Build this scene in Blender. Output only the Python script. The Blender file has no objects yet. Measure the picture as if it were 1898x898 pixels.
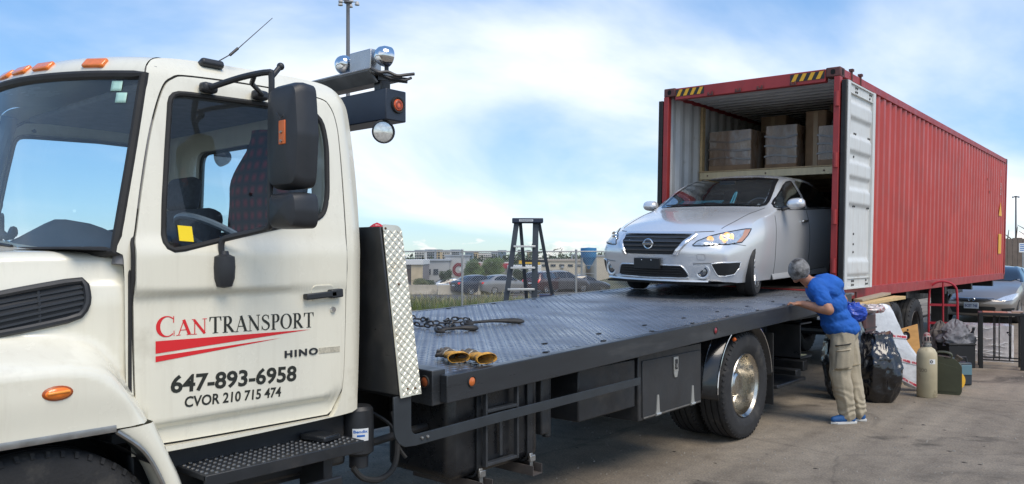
import bpy, bmesh, math, random
import numpy as np
from mathutils import Vector, Matrix, noise
from mathutils.bvhtree import BVHTree
from mathutils.geometry import tessellate_polygon

random.seed(7)
sc = bpy.context.scene
COL = sc.collection
R = math.radians
PI = math.pi

# ------------------------------------------------------------------ camera, sky, sun, exposure
CAM_YAW = R(40.5)          # the truck and the container lie along +Y, the lens looks 40.5 degrees to its left
cd = bpy.data.cameras.new('camera')
cam = bpy.data.objects.new('camera', cd)
COL.objects.link(cam)
cam.location = (0, 0, 1.70)
cam.rotation_euler = (R(90), 0, CAM_YAW)
cd.sensor_width = 36
cd.lens = 27.5
cd.shift_y = 0.0132
cd.clip_start = 0.05
cd.clip_end = 6000
sc.camera = cam

SUN_AZ, SUN_EL = R(100), R(56)      # azimuth clockwise from +Y
world = bpy.data.worlds.new('World')
sc.world = world
world.use_nodes = True
wn, wl = world.node_tree.nodes, world.node_tree.links
wn.clear()
w_out = wn.new('ShaderNodeOutputWorld')
w_bg = wn.new('ShaderNodeBackground')
w_bg.inputs['Strength'].default_value = 0.15
sky = wn.new('ShaderNodeTexSky')
sky.sky_type = 'NISHITA'
sky.sun_disc = False
sky.sun_elevation = SUN_EL
sky.sun_rotation = SUN_AZ
sky.air_density = 1.0
sky.dust_density = 0.15
sky.ozone_density = 3.5
# clouds: noise over the direction, flattened towards the horizon as seen from below a cloud layer
tc = wn.new('ShaderNodeTexCoord')
sep = wn.new('ShaderNodeSeparateXYZ')
wl.new(tc.outputs['Generated'], sep.inputs[0])
def wmath(op, a, b=None, clamp=False):
    n = wn.new('ShaderNodeMath'); n.operation = op; n.use_clamp = clamp
    for i, v in enumerate((a, b)):
        if v is None: continue
        if isinstance(v, (int, float)): n.inputs[i].default_value = v
        else: wl.new(v, n.inputs[i])
    return n.outputs[0]
zc = wmath('MAXIMUM', sep.outputs[2], 0.0)
den = wmath('ADD', zc, 0.22)
cx_ = wmath('DIVIDE', sep.outputs[0], den)
cy_ = wmath('DIVIDE', sep.outputs[1], den)
comb = wn.new('ShaderNodeCombineXYZ')
wl.new(cx_, comb.inputs[0]); wl.new(cy_, comb.inputs[1])
comb.inputs[2].default_value = 3.7
wmap = wn.new('ShaderNodeMapping')
wmap.inputs['Rotation'].default_value = (0, 0, R(120))
wmap.inputs['Scale'].default_value = (0.9, 0.6, 1.0)
wmap.inputs['Location'].default_value = (6.9, 2.4, 0.0)
wl.new(comb.outputs[0], wmap.inputs['Vector'])
n1 = wn.new('ShaderNodeTexNoise')
n1.inputs['Scale'].default_value = 0.7
n1.inputs['Detail'].default_value = 7
n1.inputs['Roughness'].default_value = 0.52
n1.inputs['Distortion'].default_value = 0.35
wl.new(wmap.outputs[0], n1.inputs['Vector'])
ramp = wn.new('ShaderNodeValToRGB')
ramp.color_ramp.elements[0].position = 0.43
ramp.color_ramp.elements[1].position = 0.70
ramp.color_ramp.interpolation = 'EASE'
wl.new(n1.outputs['Fac'], ramp.inputs[0])
hsv = wn.new('ShaderNodeHueSaturation')
hsv.inputs['Saturation'].default_value = 1.82
hsv.inputs['Value'].default_value = 1.72
gam = wn.new('ShaderNodeGamma')          # evens out the bright horizon of a clear-sky model seen through thin high cloud
gam.inputs['Gamma'].default_value = 0.45
wl.new(sky.outputs[0], gam.inputs['Color'])
wl.new(gam.outputs[0], hsv.inputs['Color'])
# thin high haze everywhere, thicker cloud where the noise says so
mixc = wn.new('ShaderNodeMixRGB')
mixc.inputs[2].default_value = (5.6, 5.8, 6.0, 1)
cf = wmath('ADD', wmath('MULTIPLY', ramp.outputs[0], 0.88), 0.08)
wl.new(cf, mixc.inputs[0])
tint = wn.new('ShaderNodeMixRGB'); tint.blend_type = 'MULTIPLY'; tint.inputs[0].default_value = 1.0
tint.inputs[2].default_value = (0.76, 0.98, 1.20, 1)
wl.new(hsv.outputs[0], tint.inputs[1])
wl.new(tint.outputs[0], mixc.inputs[1])
# small heaped clouds low over the town
az_ = wmath('MULTIPLY', wmath('ARCTAN2', sep.outputs[0], sep.outputs[1]), 6.0)
ev_ = wmath('MULTIPLY', sep.outputs[2], 15.0)
cb2_ = wn.new('ShaderNodeCombineXYZ'); wl.new(az_, cb2_.inputs[0]); wl.new(ev_, cb2_.inputs[1]); cb2_.inputs[2].default_value = 4.4
n2_ = wn.new('ShaderNodeTexNoise'); n2_.inputs['Scale'].default_value = 1.6; n2_.inputs['Detail'].default_value = 8; n2_.inputs['Roughness'].default_value = 0.58
wl.new(cb2_.outputs[0], n2_.inputs['Vector'])
hi_ = wmath('MULTIPLY', wmath('MAXIMUM', wmath('SUBTRACT', sep.outputs[2], 0.015), 0.0), 7.5)
cu_ = wmath('MULTIPLY', wmath('SUBTRACT', wmath('SUBTRACT', n2_.outputs['Fac'], hi_), 0.50), 14.0, True)
mix2 = wn.new('ShaderNodeMixRGB'); mix2.inputs[2].default_value = (6.2, 5.6, 5.5, 1)
wl.new(wmath('MULTIPLY', cu_, 0.75, True), mix2.inputs[0]); wl.new(mixc.outputs[0], mix2.inputs[1])
wl.new(mix2.outputs[0], w_bg.inputs['Color'])
wl.new(w_bg.outputs[0], w_out.inputs['Surface'])

sd = bpy.data.lights.new('sun', 'SUN')
sd.energy = 2.1
sd.angle = R(34)
sd.color = (1.0, 0.90, 0.76)
sun = bpy.data.objects.new('sun', sd)
COL.objects.link(sun)
sdir = Vector((math.sin(SUN_AZ) * math.cos(SUN_EL), math.cos(SUN_AZ) * math.cos(SUN_EL), math.sin(SUN_EL)))
sun.rotation_euler = sdir.to_track_quat('Z', 'Y').to_euler()
sun.location = (20, -10, 30)

sc.view_settings.view_transform = 'Standard'
sc.view_settings.look = 'None'
sc.view_settings.exposure = 0.5
sc.view_settings.gamma = 1
sc.view_settings.use_curve_mapping = False
sc.cycles.use_denoising = True
sc.cycles.max_bounces = 8
sc.cycles.transparent_max_bounces = 16
sc.cycles.caustics_reflective = False
sc.cycles.caustics_refractive = False

# ------------------------------------------------------------------ materials
MATS = {}
def mat(name, col, rough=0.5, metal=0.0, spec=0.5, coat=0.0, var=0.0, vscale=3.0, bump=0.0, bscale=40.0,
        dirt=None, dscale=2.0, dlo=0.5, dhi=0.7, rvar=0.0, emit=None, estr=0.0, alpha=1.0, detail=5, stretch=None, gen=False, streak=None):
    if name in MATS: return MATS[name]
    m = bpy.data.materials.new(name); m.use_nodes = True
    nt = m.node_tree; N, L = nt.nodes, nt.links
    b = N['Principled BSDF']
    b.inputs['Base Color'].default_value = (*col, 1)
    b.inputs['Roughness'].default_value = rough
    b.inputs['Metallic'].default_value = metal
    b.inputs['Specular IOR Level'].default_value = spec
    b.inputs['Coat Weight'].default_value = coat
    b.inputs['Coat Roughness'].default_value = 0.06
    b.inputs['Alpha'].default_value = alpha
    if emit:
        b.inputs['Emission Color'].default_value = (*emit, 1)
        b.inputs['Emission Strength'].default_value = estr
    t = N.new('ShaderNodeTexCoord')
    vec = t.outputs['Generated' if gen else 'Object']
    if stretch:
        mp = N.new('ShaderNodeMapping'); mp.inputs['Scale'].default_value = stretch
        L.new(vec, mp.inputs['Vector']); vec = mp.outputs[0]
    def nz(scale, det=5, rgh=0.55):
        n = N.new('ShaderNodeTexNoise'); n.inputs['Scale'].default_value = scale
        n.inputs['Detail'].default_value = det; n.inputs['Roughness'].default_value = rgh
        L.new(vec, n.inputs['Vector']); return n.outputs['Fac']
    cur = None
    if var:
        r = N.new('ShaderNodeMapRange')
        r.inputs['From Min'].default_value = 0.25; r.inputs['From Max'].default_value = 0.75
        r.inputs['To Min'].default_value = 1 - var; r.inputs['To Max'].default_value = 1 + var
        L.new(nz(vscale, detail), r.inputs['Value'])
        mx = N.new('ShaderNodeMixRGB'); mx.blend_type = 'MULTIPLY'; mx.inputs[0].default_value = 1
        mx.inputs[1].default_value = (*col, 1)
        L.new(r.outputs[0], mx.inputs[2]); cur = mx.outputs[0]
    if dirt:
        r = N.new('ShaderNodeMapRange')
        r.inputs['From Min'].default_value = dlo; r.inputs['From Max'].default_value = dhi
        L.new(nz(dscale, 8, 0.65), r.inputs['Value'])
        mx = N.new('ShaderNodeMixRGB'); mx.inputs[2].default_value = (*dirt, 1)
        if cur: L.new(cur, mx.inputs[1])
        else: mx.inputs[1].default_value = (*col, 1)
        L.new(r.outputs[0], mx.inputs[0]); cur = mx.outputs[0]
    if streak:      # run-down grime: (colour, amount)
        mp2 = N.new('ShaderNodeMapping'); mp2.inputs['Scale'].default_value = (9, 9, 0.7); L.new(t.outputs['Object'], mp2.inputs['Vector'])
        n3 = N.new('ShaderNodeTexNoise'); n3.inputs['Scale'].default_value = 2.2; n3.inputs['Detail'].default_value = 8; n3.inputs['Roughness'].default_value = 0.7; L.new(mp2.outputs[0], n3.inputs['Vector'])
        r = N.new('ShaderNodeMapRange'); r.inputs['From Min'].default_value = 0.50; r.inputs['From Max'].default_value = 0.85; r.inputs['To Max'].default_value = streak[1]; L.new(n3.outputs['Fac'], r.inputs['Value'])
        mx = N.new('ShaderNodeMixRGB'); mx.inputs[2].default_value = (*streak[0], 1)
        if cur: L.new(cur, mx.inputs[1])
        else: mx.inputs[1].default_value = (*col, 1)
        L.new(r.outputs[0], mx.inputs[0]); cur = mx.outputs[0]
    if cur: L.new(cur, b.inputs['Base Color'])
    if rvar:
        r = N.new('ShaderNodeMapRange')
        r.inputs['From Min'].default_value = 0.3; r.inputs['From Max'].default_value = 0.7
        r.inputs['To Min'].default_value = max(0.02, rough - rvar); r.inputs['To Max'].default_value = min(1, rough + rvar)
        L.new(nz(vscale * 1.7, 6, 0.6), r.inputs['Value']); L.new(r.outputs[0], b.inputs['Roughness'])
    if bump:
        bp = N.new('ShaderNodeBump'); bp.inputs['Strength'].default_value = bump
        bp.inputs['Distance'].default_value = 0.02
        L.new(nz(bscale, 6), bp.inputs['Height']); L.new(bp.outputs[0], b.inputs['Normal'])
    m.diffuse_color = (*col, 1)
    MATS[name] = m
    return m

def glass_mat(name, col, alpha, rough=0.02, spec=0.5):
    """thin window glass: a clear film of colour that also reflects"""
    if name in MATS: return MATS[name]
    m = bpy.data.materials.new(name); m.use_nodes = True
    N, L = m.node_tree.nodes, m.node_tree.links
    N.clear()
    o = N.new('ShaderNodeOutputMaterial')
    tr = N.new('ShaderNodeBsdfTransparent'); tr.inputs[0].default_value = (*col, 1)
    df = N.new('ShaderNodeBsdfDiffuse'); df.inputs[0].default_value = (0.35, 0.42, 0.47, 1)  # bluish film: dust, and painted haze standing in for reflected sky
    gl = N.new('ShaderNodeBsdfGlossy'); gl.inputs['Roughness'].default_value = rough
    fr = N.new('ShaderNodeFresnel'); ge = N.new('ShaderNodeNewGeometry'); mr_ = N.new('ShaderNodeMapRange')
    mr_.inputs['To Min'].default_value = 1.5; mr_.inputs['To Max'].default_value = 1 / 1.5    # same film seen from either face
    L.new(ge.outputs['Backfacing'], mr_.inputs['Value']); L.new(mr_.outputs[0], fr.inputs['IOR'])
    m1 = N.new('ShaderNodeMixShader'); m1.inputs[0].default_value = alpha
    L.new(tr.outputs[0], m1.inputs[1]); L.new(df.outputs[0], m1.inputs[2])
    m2 = N.new('ShaderNodeMixShader')
    mm = N.new('ShaderNodeMath'); mm.operation = 'MULTIPLY'; mm.inputs[1].default_value = spec * 2; mm.use_clamp = True
    L.new(fr.outputs[0], mm.inputs[0]); L.new(mm.outputs[0], m2.inputs[0])
    L.new(m1.outputs[0], m2.inputs[1]); L.new(gl.outputs[0], m2.inputs[2])
    L.new(m2.outputs[0], o.inputs['Surface'])
    MATS[name] = m
    return m

CREAM = mat('cream_paint', (0.80, 0.765, 0.635), 0.24, coat=0.6, var=0.03, vscale=2.5, rvar=0.08, dirt=(0.45, 0.40, 0.30), dscale=2.6, dlo=0.60, dhi=0.95, streak=((0.42, 0.36, 0.26), 0.22))
BLACKP = mat('black_steel_paint', (0.018, 0.02, 0.023), 0.42, spec=0.5, var=0.35, vscale=5, rvar=0.15, dirt=(0.06, 0.055, 0.05), dscale=3, dlo=0.55, dhi=0.8)
BLACKPL = mat('black_plastic', (0.022, 0.024, 0.028), 0.48, var=0.15, vscale=20, bump=0.05, bscale=300)
RUBBER = mat('rubber', (0.018, 0.018, 0.018), 0.75, var=0.3, vscale=12, bump=0.15, bscale=120)
TYRE = mat('tyre_rubber', (0.022, 0.022, 0.023), 0.8, var=0.3, vscale=9, bump=0.2, bscale=90, dirt=(0.10, 0.09, 0.075), dscale=5, dlo=0.55, dhi=0.85)
CHROME = mat('chrome', (0.72, 0.72, 0.72), 0.08, metal=1.0, rvar=0.05, vscale=8)
DULLM = mat('dull_steel', (0.36, 0.35, 0.33), 0.45, metal=0.9, var=0.25, vscale=14, rvar=0.15)
ALU = mat('aluminium_plate', (0.66, 0.63, 0.55), 0.34, metal=0.85, var=0.15, vscale=9, rvar=0.12, dirt=(0.35, 0.25, 0.12), dscale=6, dlo=0.62, dhi=0.85)
AMBER = mat('amber_lens', (0.85, 0.20, 0.02), 0.18, coat=0.6, var=0.15, vscale=60)
REDL = mat('red_lens', (0.45, 0.02, 0.02), 0.2, coat=0.6)
WHITEL = mat('clear_lens', (0.75, 0.75, 0.72), 0.12, metal=0.6, var=0.3, vscale=60)
INTERIOR = mat('cab_interior_grey', (0.20, 0.20, 0.21), 0.8, var=0.2, vscale=15)
SEATF = mat('seat_fabric', (0.07, 0.08, 0.10), 0.9, var=0.3, vscale=30, bump=0.2, bscale=200)
GLASSW = glass_mat('windscreen_glass', (0.80, 0.92, 0.98), 0.07, spec=0.7)
GLASSS = glass_mat('side_glass', (0.86, 0.92, 0.95), 0.015)

# ------------------------------------------------------------------ mesh helpers
def rootloc(parent):
    p = parent
    while p is not None and p.parent is not None: p = p.parent
    return Vector(p.location) if p is not None else Vector((0, 0, 0))

def link(name, me, material, parent=None):
    o = bpy.data.objects.new(name, me); COL.objects.link(o)
    if material is not None:
        if isinstance(material, (list, tuple)):
            for m in material: me.materials.append(m)
        else: me.materials.append(material)
    if parent is not None: o.parent = parent
    return o

def tag(o, label=None, cat=None, group=None, kind=None):
    if label: o['label'] = label
    if cat: o['category'] = cat
    if group: o['group'] = group
    if kind: o['kind'] = kind
    return o

def thing(name, loc, label, cat, group=None, rz=0.0):
    o = bpy.data.objects.new(name, None); COL.objects.link(o)
    o.empty_display_size = 0.2
    o.location = loc; o.rotation_euler = (0, 0, rz)
    return tag(o, label, cat, group)

def copy_tree(o, parent=None):
    c = o.copy(); COL.objects.link(c); c.parent = parent
    for ch in list(o.children): copy_tree(ch, c)
    return c

class MB:
    def __init__(s): s.v = []; s.f = []; s.mi = []; s.cur = 0
    def add(s, vs, fs):
        b = len(s.v); s.v.extend([tuple(p) for p in vs]); s.f.extend([tuple(i + b for i in f) for f in fs]); s.mi.extend([s.cur] * len(fs)); return s
    def box(s, x0, x1, y0, y1, z0, z1):
        x0, x1 = min(x0, x1), max(x0, x1); y0, y1 = min(y0, y1), max(y0, y1); z0, z1 = min(z0, z1), max(z0, z1)
        return s.add([(x0, y0, z0), (x1, y0, z0), (x1, y1, z0), (x0, y1, z0), (x0, y0, z1), (x1, y0, z1), (x1, y1, z1), (x0, y1, z1)],
              [(0, 3, 2, 1), (4, 5, 6, 7), (0, 1, 5, 4), (1, 2, 6, 5), (2, 3, 7, 6), (3, 0, 4, 7)])
    def obox(s, c, size, M):
        h = [k / 2 for k in size]; M = M.to_3x3()
        vs = [Vector(c) + M @ Vector((a * h[0], b * h[1], d * h[2])) for d in (-1, 1) for a, b in ((-1, -1), (1, -1), (1, 1), (-1, 1))]
        return s.add(vs, [(0, 3, 2, 1), (4, 5, 6, 7), (0, 1, 5, 4), (1, 2, 6, 5), (2, 3, 7, 6), (3, 0, 4, 7)])
    def bar(s, p0, p1, w, h=None, up=(0, 0, 1)):
        """rectangular bar from p0 to p1"""
        h = h or w; p0, p1 = Vector(p0), Vector(p1); d = p1 - p0; L = d.length; d.normalize()
        upv = Vector(up)
        if abs(d.dot(upv)) > 0.98: upv = Vector((0, 1, 0)) if abs(d.y) < 0.9 else Vector((1, 0, 0))
        a = d.cross(upv).normalized(); b = a.cross(d)
        M = Matrix((a, d, b)).transposed()
        return s.obox((p0 + p1) / 2, (w, L, h), M)
    def cyl(s, p0, p1, r0, r1=None, n=16, caps=True):
        r1 = r0 if r1 is None else r1; p0, p1 = Vector(p0), Vector(p1); d = (p1 - p0).normalized()
        a = d.orthogonal().normalized(); b = d.cross(a)
        vs = [p0 + (a * math.cos(2 * PI * i / n) + b * math.sin(2 * PI * i / n)) * r0 for i in range(n)]
        vs += [p1 + (a * math.cos(2 * PI * i / n) + b * math.sin(2 * PI * i / n)) * r1 for i in range(n)]
        fs = [(i, (i + 1) % n, n + (i + 1) % n, n + i) for i in range(n)]
        if caps: fs += [tuple(range(n - 1, -1, -1)), tuple(range(n, 2 * n))]
        return s.add(vs, fs)
    def tube(s, pts, r, n=8, closed=False, caps=True):
        pts = [Vector(p) for p in pts]; k = len(pts)
        rs = r if isinstance(r, (list, tuple)) else [r] * k
        vs = []; prev = None
        for i, p in enumerate(pts):
            if closed: d = pts[(i + 1) % k] - pts[i - 1]
            else: d = pts[min(i + 1, k - 1)] - pts[max(i - 1, 0)]
            if d.length < 1e-9: d = Vector((0, 0, 1))
            d.normalize()
            if prev is None: a = d.orthogonal().normalized()
            else:
                a = prev - d * prev.dot(d)
                a = a.normalized() if a.length > 1e-6 else d.orthogonal().normalized()
            prev = a; b = d.cross(a)
            vs += [p + (a * math.cos(2 * PI * j / n) + b * math.sin(2 * PI * j / n)) * rs[i] for j in range(n)]
        fs = []
        for i in range(k if closed else k - 1):
            i2 = (i + 1) % k
            for j in range(n):
                fs.append((i * n + j, i * n + (j + 1) % n, i2 * n + (j + 1) % n, i2 * n + j))
        if caps and not closed: fs += [tuple(range(n - 1, -1, -1)), tuple((k - 1) * n + j for j in range(n))]
        return s.add(vs, fs)
    def lathe(s, prof, c, axis, n=32, closed=False):
        """prof: list of (radius, distance along axis)"""
        c, d = Vector(c), Vector(axis).normalized(); a = d.orthogonal().normalized(); b = d.cross(a)
        vs = []
        for r, h in prof:
            vs += [c + d * h + (a * math.cos(2 * PI * j / n) + b * math.sin(2 * PI * j / n)) * max(r, 1e-5) for j in range(n)]
        fs = []
        m = len(prof)
        for i in range(m if closed else m - 1):
            i2 = (i + 1) % m
            for j in range(n): fs.append((i * n + j, i * n + (j + 1) % n, i2 * n + (j + 1) % n, i2 * n + j))
        return s.add(vs, fs)
    def prism(s, poly, fn, holes=()):
        """poly in 2D; fn(u, v, k) gives the 3D point for k = 0 or 1"""
        loops = [list(poly)] + [list(h) for h in holes]
        flat = [p for l in loops for p in l]; n = len(flat)
        tri = tessellate_polygon([[Vector((p[0], p[1], 0)) for p in l] for l in loops])
        vs = [fn(p[0], p[1], 0) for p in flat] + [fn(p[0], p[1], 1) for p in flat]
        fs = []
        for t in tri: fs.append(tuple(t)); fs.append(tuple(i + n for i in reversed(t)))
        b = 0
        for l in loops:
            m = len(l)
            for i in range(m): j = (i + 1) % m; fs.append((b + i, b + j, n + b + j, n + b + i))
            b += m
        return s.add(vs, fs)
    def grid(s, rows, closed_u=False, closed_v=False):
        m, n = len(rows), len(rows[0])
        vs = [p for r in rows for p in r]; fs = []
        for i in range(m if closed_u else m - 1):
            for j in range(n if closed_v else n - 1):
                fs.append((i * n + j, i * n + (j + 1) % n, ((i + 1) % m) * n + (j + 1) % n, ((i + 1) % m) * n + j))
        return s.add(vs, fs)
    def sphere(s, c, r, nu=16, nv=10, sx=1, sy=1, sz=1):
        c = Vector(c); rows = []
        for i in range(nv + 1):
            t = PI * i / nv
            rows.append([c + Vector((sx * r * math.sin(t) * math.cos(2 * PI * j / nu), sy * r * math.sin(t) * math.sin(2 * PI * j / nu), sz * r * math.cos(t))) for j in range(nu)])
        return s.grid(rows, closed_v=True)
    def build(s, name, material, parent=None, smooth=35, bevel=0.0, bseg=2, local=False, recalc=True, weld=True, label=None, solid=0.0):
        me = bpy.data.meshes.new(name)
        off = Vector((0, 0, 0)) if (local or parent is None) else rootloc(parent)
        me.from_pydata([(p[0] - off.x, p[1] - off.y, p[2] - off.z) for p in s.v], [], s.f)
        if any(s.mi): me.polygons.foreach_set('material_index', s.mi)
        bm = bmesh.new(); bm.from_mesh(me)
        if weld: bmesh.ops.remove_doubles(bm, verts=bm.verts, dist=1e-5)
        if recalc: bmesh.ops.recalc_face_normals(bm, faces=bm.faces)
        bm.to_mesh(me); bm.free()
        if smooth:
            me.polygons.foreach_set('use_smooth', [True] * len(me.polygons))
            me.set_sharp_from_angle(angle=R(smooth))
        me.update()
        o = link(name, me, material, parent)
        if solid:
            md = o.modifiers.new('solid', 'SOLIDIFY'); md.thickness = solid; md.offset = 0
        if bevel:
            md = o.modifiers.new('bevel', 'BEVEL'); md.width = bevel; md.segments = bseg; md.limit_method = 'ANGLE'; md.angle_limit = R(40)
            md.harden_normals = False
        if label: o['label'] = label
        return o

def ss(a, b, x):
    t = max(0.0, min(1.0, (x - a) / (b - a))); return t * t * (3 - 2 * t)
def lerp(a, b, t): return a + (b - a) * t
def interp(pts, x):
    """smooth monotone-ish interpolation through (x, y) points"""
    if x <= pts[0][0]: return pts[0][1]
    if x >= pts[-1][0]: return pts[-1][1]
    for i in range(len(pts) - 1):
        (x0, y0), (x1, y1) = pts[i], pts[i + 1]
        if x0 <= x <= x1:
            m0 = (y1 - pts[i - 1][1]) / (x1 - pts[i - 1][0]) if i > 0 else (y1 - y0) / (x1 - x0)
            m1 = (pts[i + 2][1] - y0) / (pts[i + 2][0] - x0) if i + 2 < len(pts) else (y1 - y0) / (x1 - x0)
            h = x1 - x0; t = (x - x0) / h
            return ((2 * t ** 3 - 3 * t * t + 1) * y0 + (t ** 3 - 2 * t * t + t) * h * m0 + (-2 * t ** 3 + 3 * t * t) * y1 + (t ** 3 - t * t) * h * m1)
def spline(pts, per=6, closed=False):
    """Catmull-Rom through 2D or 3D points"""
    P = [Vector(p) for p in pts]; n = len(P); out = []
    for i in range(n if closed else n - 1):
        if closed: a, b, c, d = P[i - 1], P[i], P[(i + 1) % n], P[(i + 2) % n]
        else: a, b, c, d = P[max(i - 1, 0)], P[i], P[i + 1], P[min(i + 2, n - 1)]
        for k in range(per):
            t = k / per
            out.append(0.5 * ((2 * b) + (c - a) * t + (2 * a - 5 * b + 4 * c - d) * t * t + (3 * b - a - 3 * c + d) * t ** 3))
    if not closed: out.append(P[-1])
    return out
def roundpoly(pts, r, seg=5):
    """polygon with every corner rounded by radius r (or a per-corner list)"""
    n = len(pts); out = []
    for i in range(n):
        p, a, b = Vector(pts[i]), Vector(pts[i - 1]), Vector(pts[(i + 1) % n])
        rr = r[i] if isinstance(r, (list, tuple)) else r
        if rr <= 0: out.append(p); continue
        da, db = a - p, b - p
        rr = min(rr, da.length * 0.49, db.length * 0.49)
        q0, q1 = p + da.normalized() * rr, p + db.normalized() * rr
        for k in range(seg + 1):
            t = k / seg; out.append(q0 * (1 - t) ** 2 + p * 2 * t * (1 - t) + q1 * t * t)
    return out
def polar(poly, c, N):
    """resample a star-shaped outline at N even angles round c"""
    P = [(p[0] - c[0], p[1] - c[1]) for p in poly]; out = []
    for k in range(N):
        a = 2 * PI * k / N; d = (math.cos(a), math.sin(a)); best = None
        for i in range(len(P)):
            p, q = P[i], P[(i + 1) % len(P)]
            ex, ey = q[0] - p[0], q[1] - p[1]
            det = d[0] * (-ey) + ex * d[1]
            if abs(det) < 1e-12: continue
            t = (p[0] * (-ey) + ex * p[1]) / det
            u = (d[0] * p[1] - d[1] * p[0]) / det
            if t > 0 and -1e-9 <= u <= 1 + 1e-9 and (best is None or t > best): best = t
        best = best or 0.0
        out.append((c[0] + d[0] * best, c[1] + d[1] * best))
    return out
def ring_rows(outer, inner, c, N, M, fn):
    o, i_ = polar(outer, c, N), polar(inner, c, N)
    return [[fn(lerp(a[0], b[0], k / M), lerp(a[1], b[1], k / M)) for a, b in zip(o, i_)] for k in range(M + 1)]
def inset(poly, c, d):
    return [(c[0] + (p[0] - c[0]) * (1 - d / max(1e-6, math.hypot(p[0] - c[0], p[1] - c[1]))), c[1] + (p[1] - c[1]) * (1 - d / max(1e-6, math.hypot(p[0] - c[0], p[1] - c[1])))) for p in poly]

def text_mesh(name, body, material, parent, fn, size, bold=0.0, extrude=0.001, xscale=1.0, width=None, shear=0.0, spacing=1.0):
    """built-in font laid on a surface: fn(u, v, w) -> 3D point"""
    cu = bpy.data.curves.new(name, 'FONT'); cu.body = body; cu.size = size; cu.offset = bold; cu.extrude = extrude
    cu.shear = shear; cu.space_character = spacing; cu.resolution_u = 3
    tmp = bpy.data.objects.new('tmp', cu)
    me = bpy.data.meshes.new_from_object(tmp)
    bpy.data.objects.remove(tmp); bpy.data.curves.remove(cu)
    xs = [v.co.x for v in me.vertices]; x0, x1 = min(xs), max(xs)
    k = (width / (x1 - x0)) if width else xscale
    off = rootloc(parent)
    for v in me.vertices: v.co = Vector(fn((v.co.x - x0) * k, v.co.y, v.co.z)) - off
    me.name = name
    return link(name, me, material, parent)
# ------------------------------------------------------------------ tow truck
XC = -4.26
truck = thing('tow_truck', (XC, 4.0, 0), 'cream flatbed tow truck with red and black lettering on its door', 'truck')

def mirx(p): return (2 * XC - p[0], p[1], p[2])
def cab_hw(y, z):
    """half width of the cab side at (y, z)"""
    w = 1.06
    if z > 1.72: w -= 0.12 * ((z - 1.72) / 0.75) ** 1.3
    w -= 0.05 * ss(2.47, 2.62, z) + 0.02 * ss(2.53, 2.62, z)
    w -= 0.05 * ss(2.50, 2.62, y)
    return w
def door_hw(y, z):
    w = cab_hw(y, z)
    w += 0.030 * ss(1.525, 1.56, z) * (1 - 0.75 * ss(1.9, 2.35, y)) * (1 - ss(1.70, 1.80, z)) - 0.0
    w += 0.030 * (ss(0.975, 1.015, z) - 1)
    return w
def nearP(y, z, dx=0.0): return (XC + cab_hw(y, z) + dx, y, z)
def doorP(y, z, dx=0.0): return (XC + door_hw(y, z) + dx, y, z)

DOOR = [(1.396, 1.687), (1.405, 1.166), (1.425, 0.960), (1.47, 0.914), (2.30, 0.905), (2.385, 0.915), (2.425, 1.00), (2.443, 1.12), (2.455, 1.466), (2.463, 1.902), (2.475, 2.25), (2.472, 2.38), (2.445, 2.465), (2.375, 2.502), (2.045, 2.508), (1.70, 2.492), (1.62, 2.47), (1.568, 2.41), (1.503, 2.227), (1.449, 1.996), (1.412, 1.796)]
WIN = roundpoly([(1.600, 2.405), (1.70, 2.413), (2.06, 2.425), (2.385, 2.420), (2.400, 2.255), (2.372, 1.99), (2.335, 1.885), (1.889, 1.787), (1.515, 1.705), (1.530, 1.92), (1.560, 2.15)],
                [0.10, 0, 0, 0.085, 0.05, 0.05, 0.07, 0, 0.07, 0.05, 0.05])
DC = (1.95, 1.98)
FRAME = [(1.335, 1.700), (1.379, 1.904), (1.441, 2.174), (1.498, 2.43), (1.525, 2.515), (1.60, 2.562), (1.84, 2.588), (2.18, 2.600), (2.42, 2.600), (2.51, 2.578), (2.565, 2.52), (2.59, 2.40), (2.59, 2.10), (2.572, 1.77), (2.562, 1.35), (2.540, 0.99), (2.52, 0.935), (2.44, 0.900), (1.50, 0.885), (1.40, 0.93), (1.375, 1.17), (1.365, 1.687)]
DOOR_S = [tuple(p) for p in spline(DOOR, 5, True)]
FRAME_S = [tuple(p) for p in spline(FRAME, 4, True)]

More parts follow.
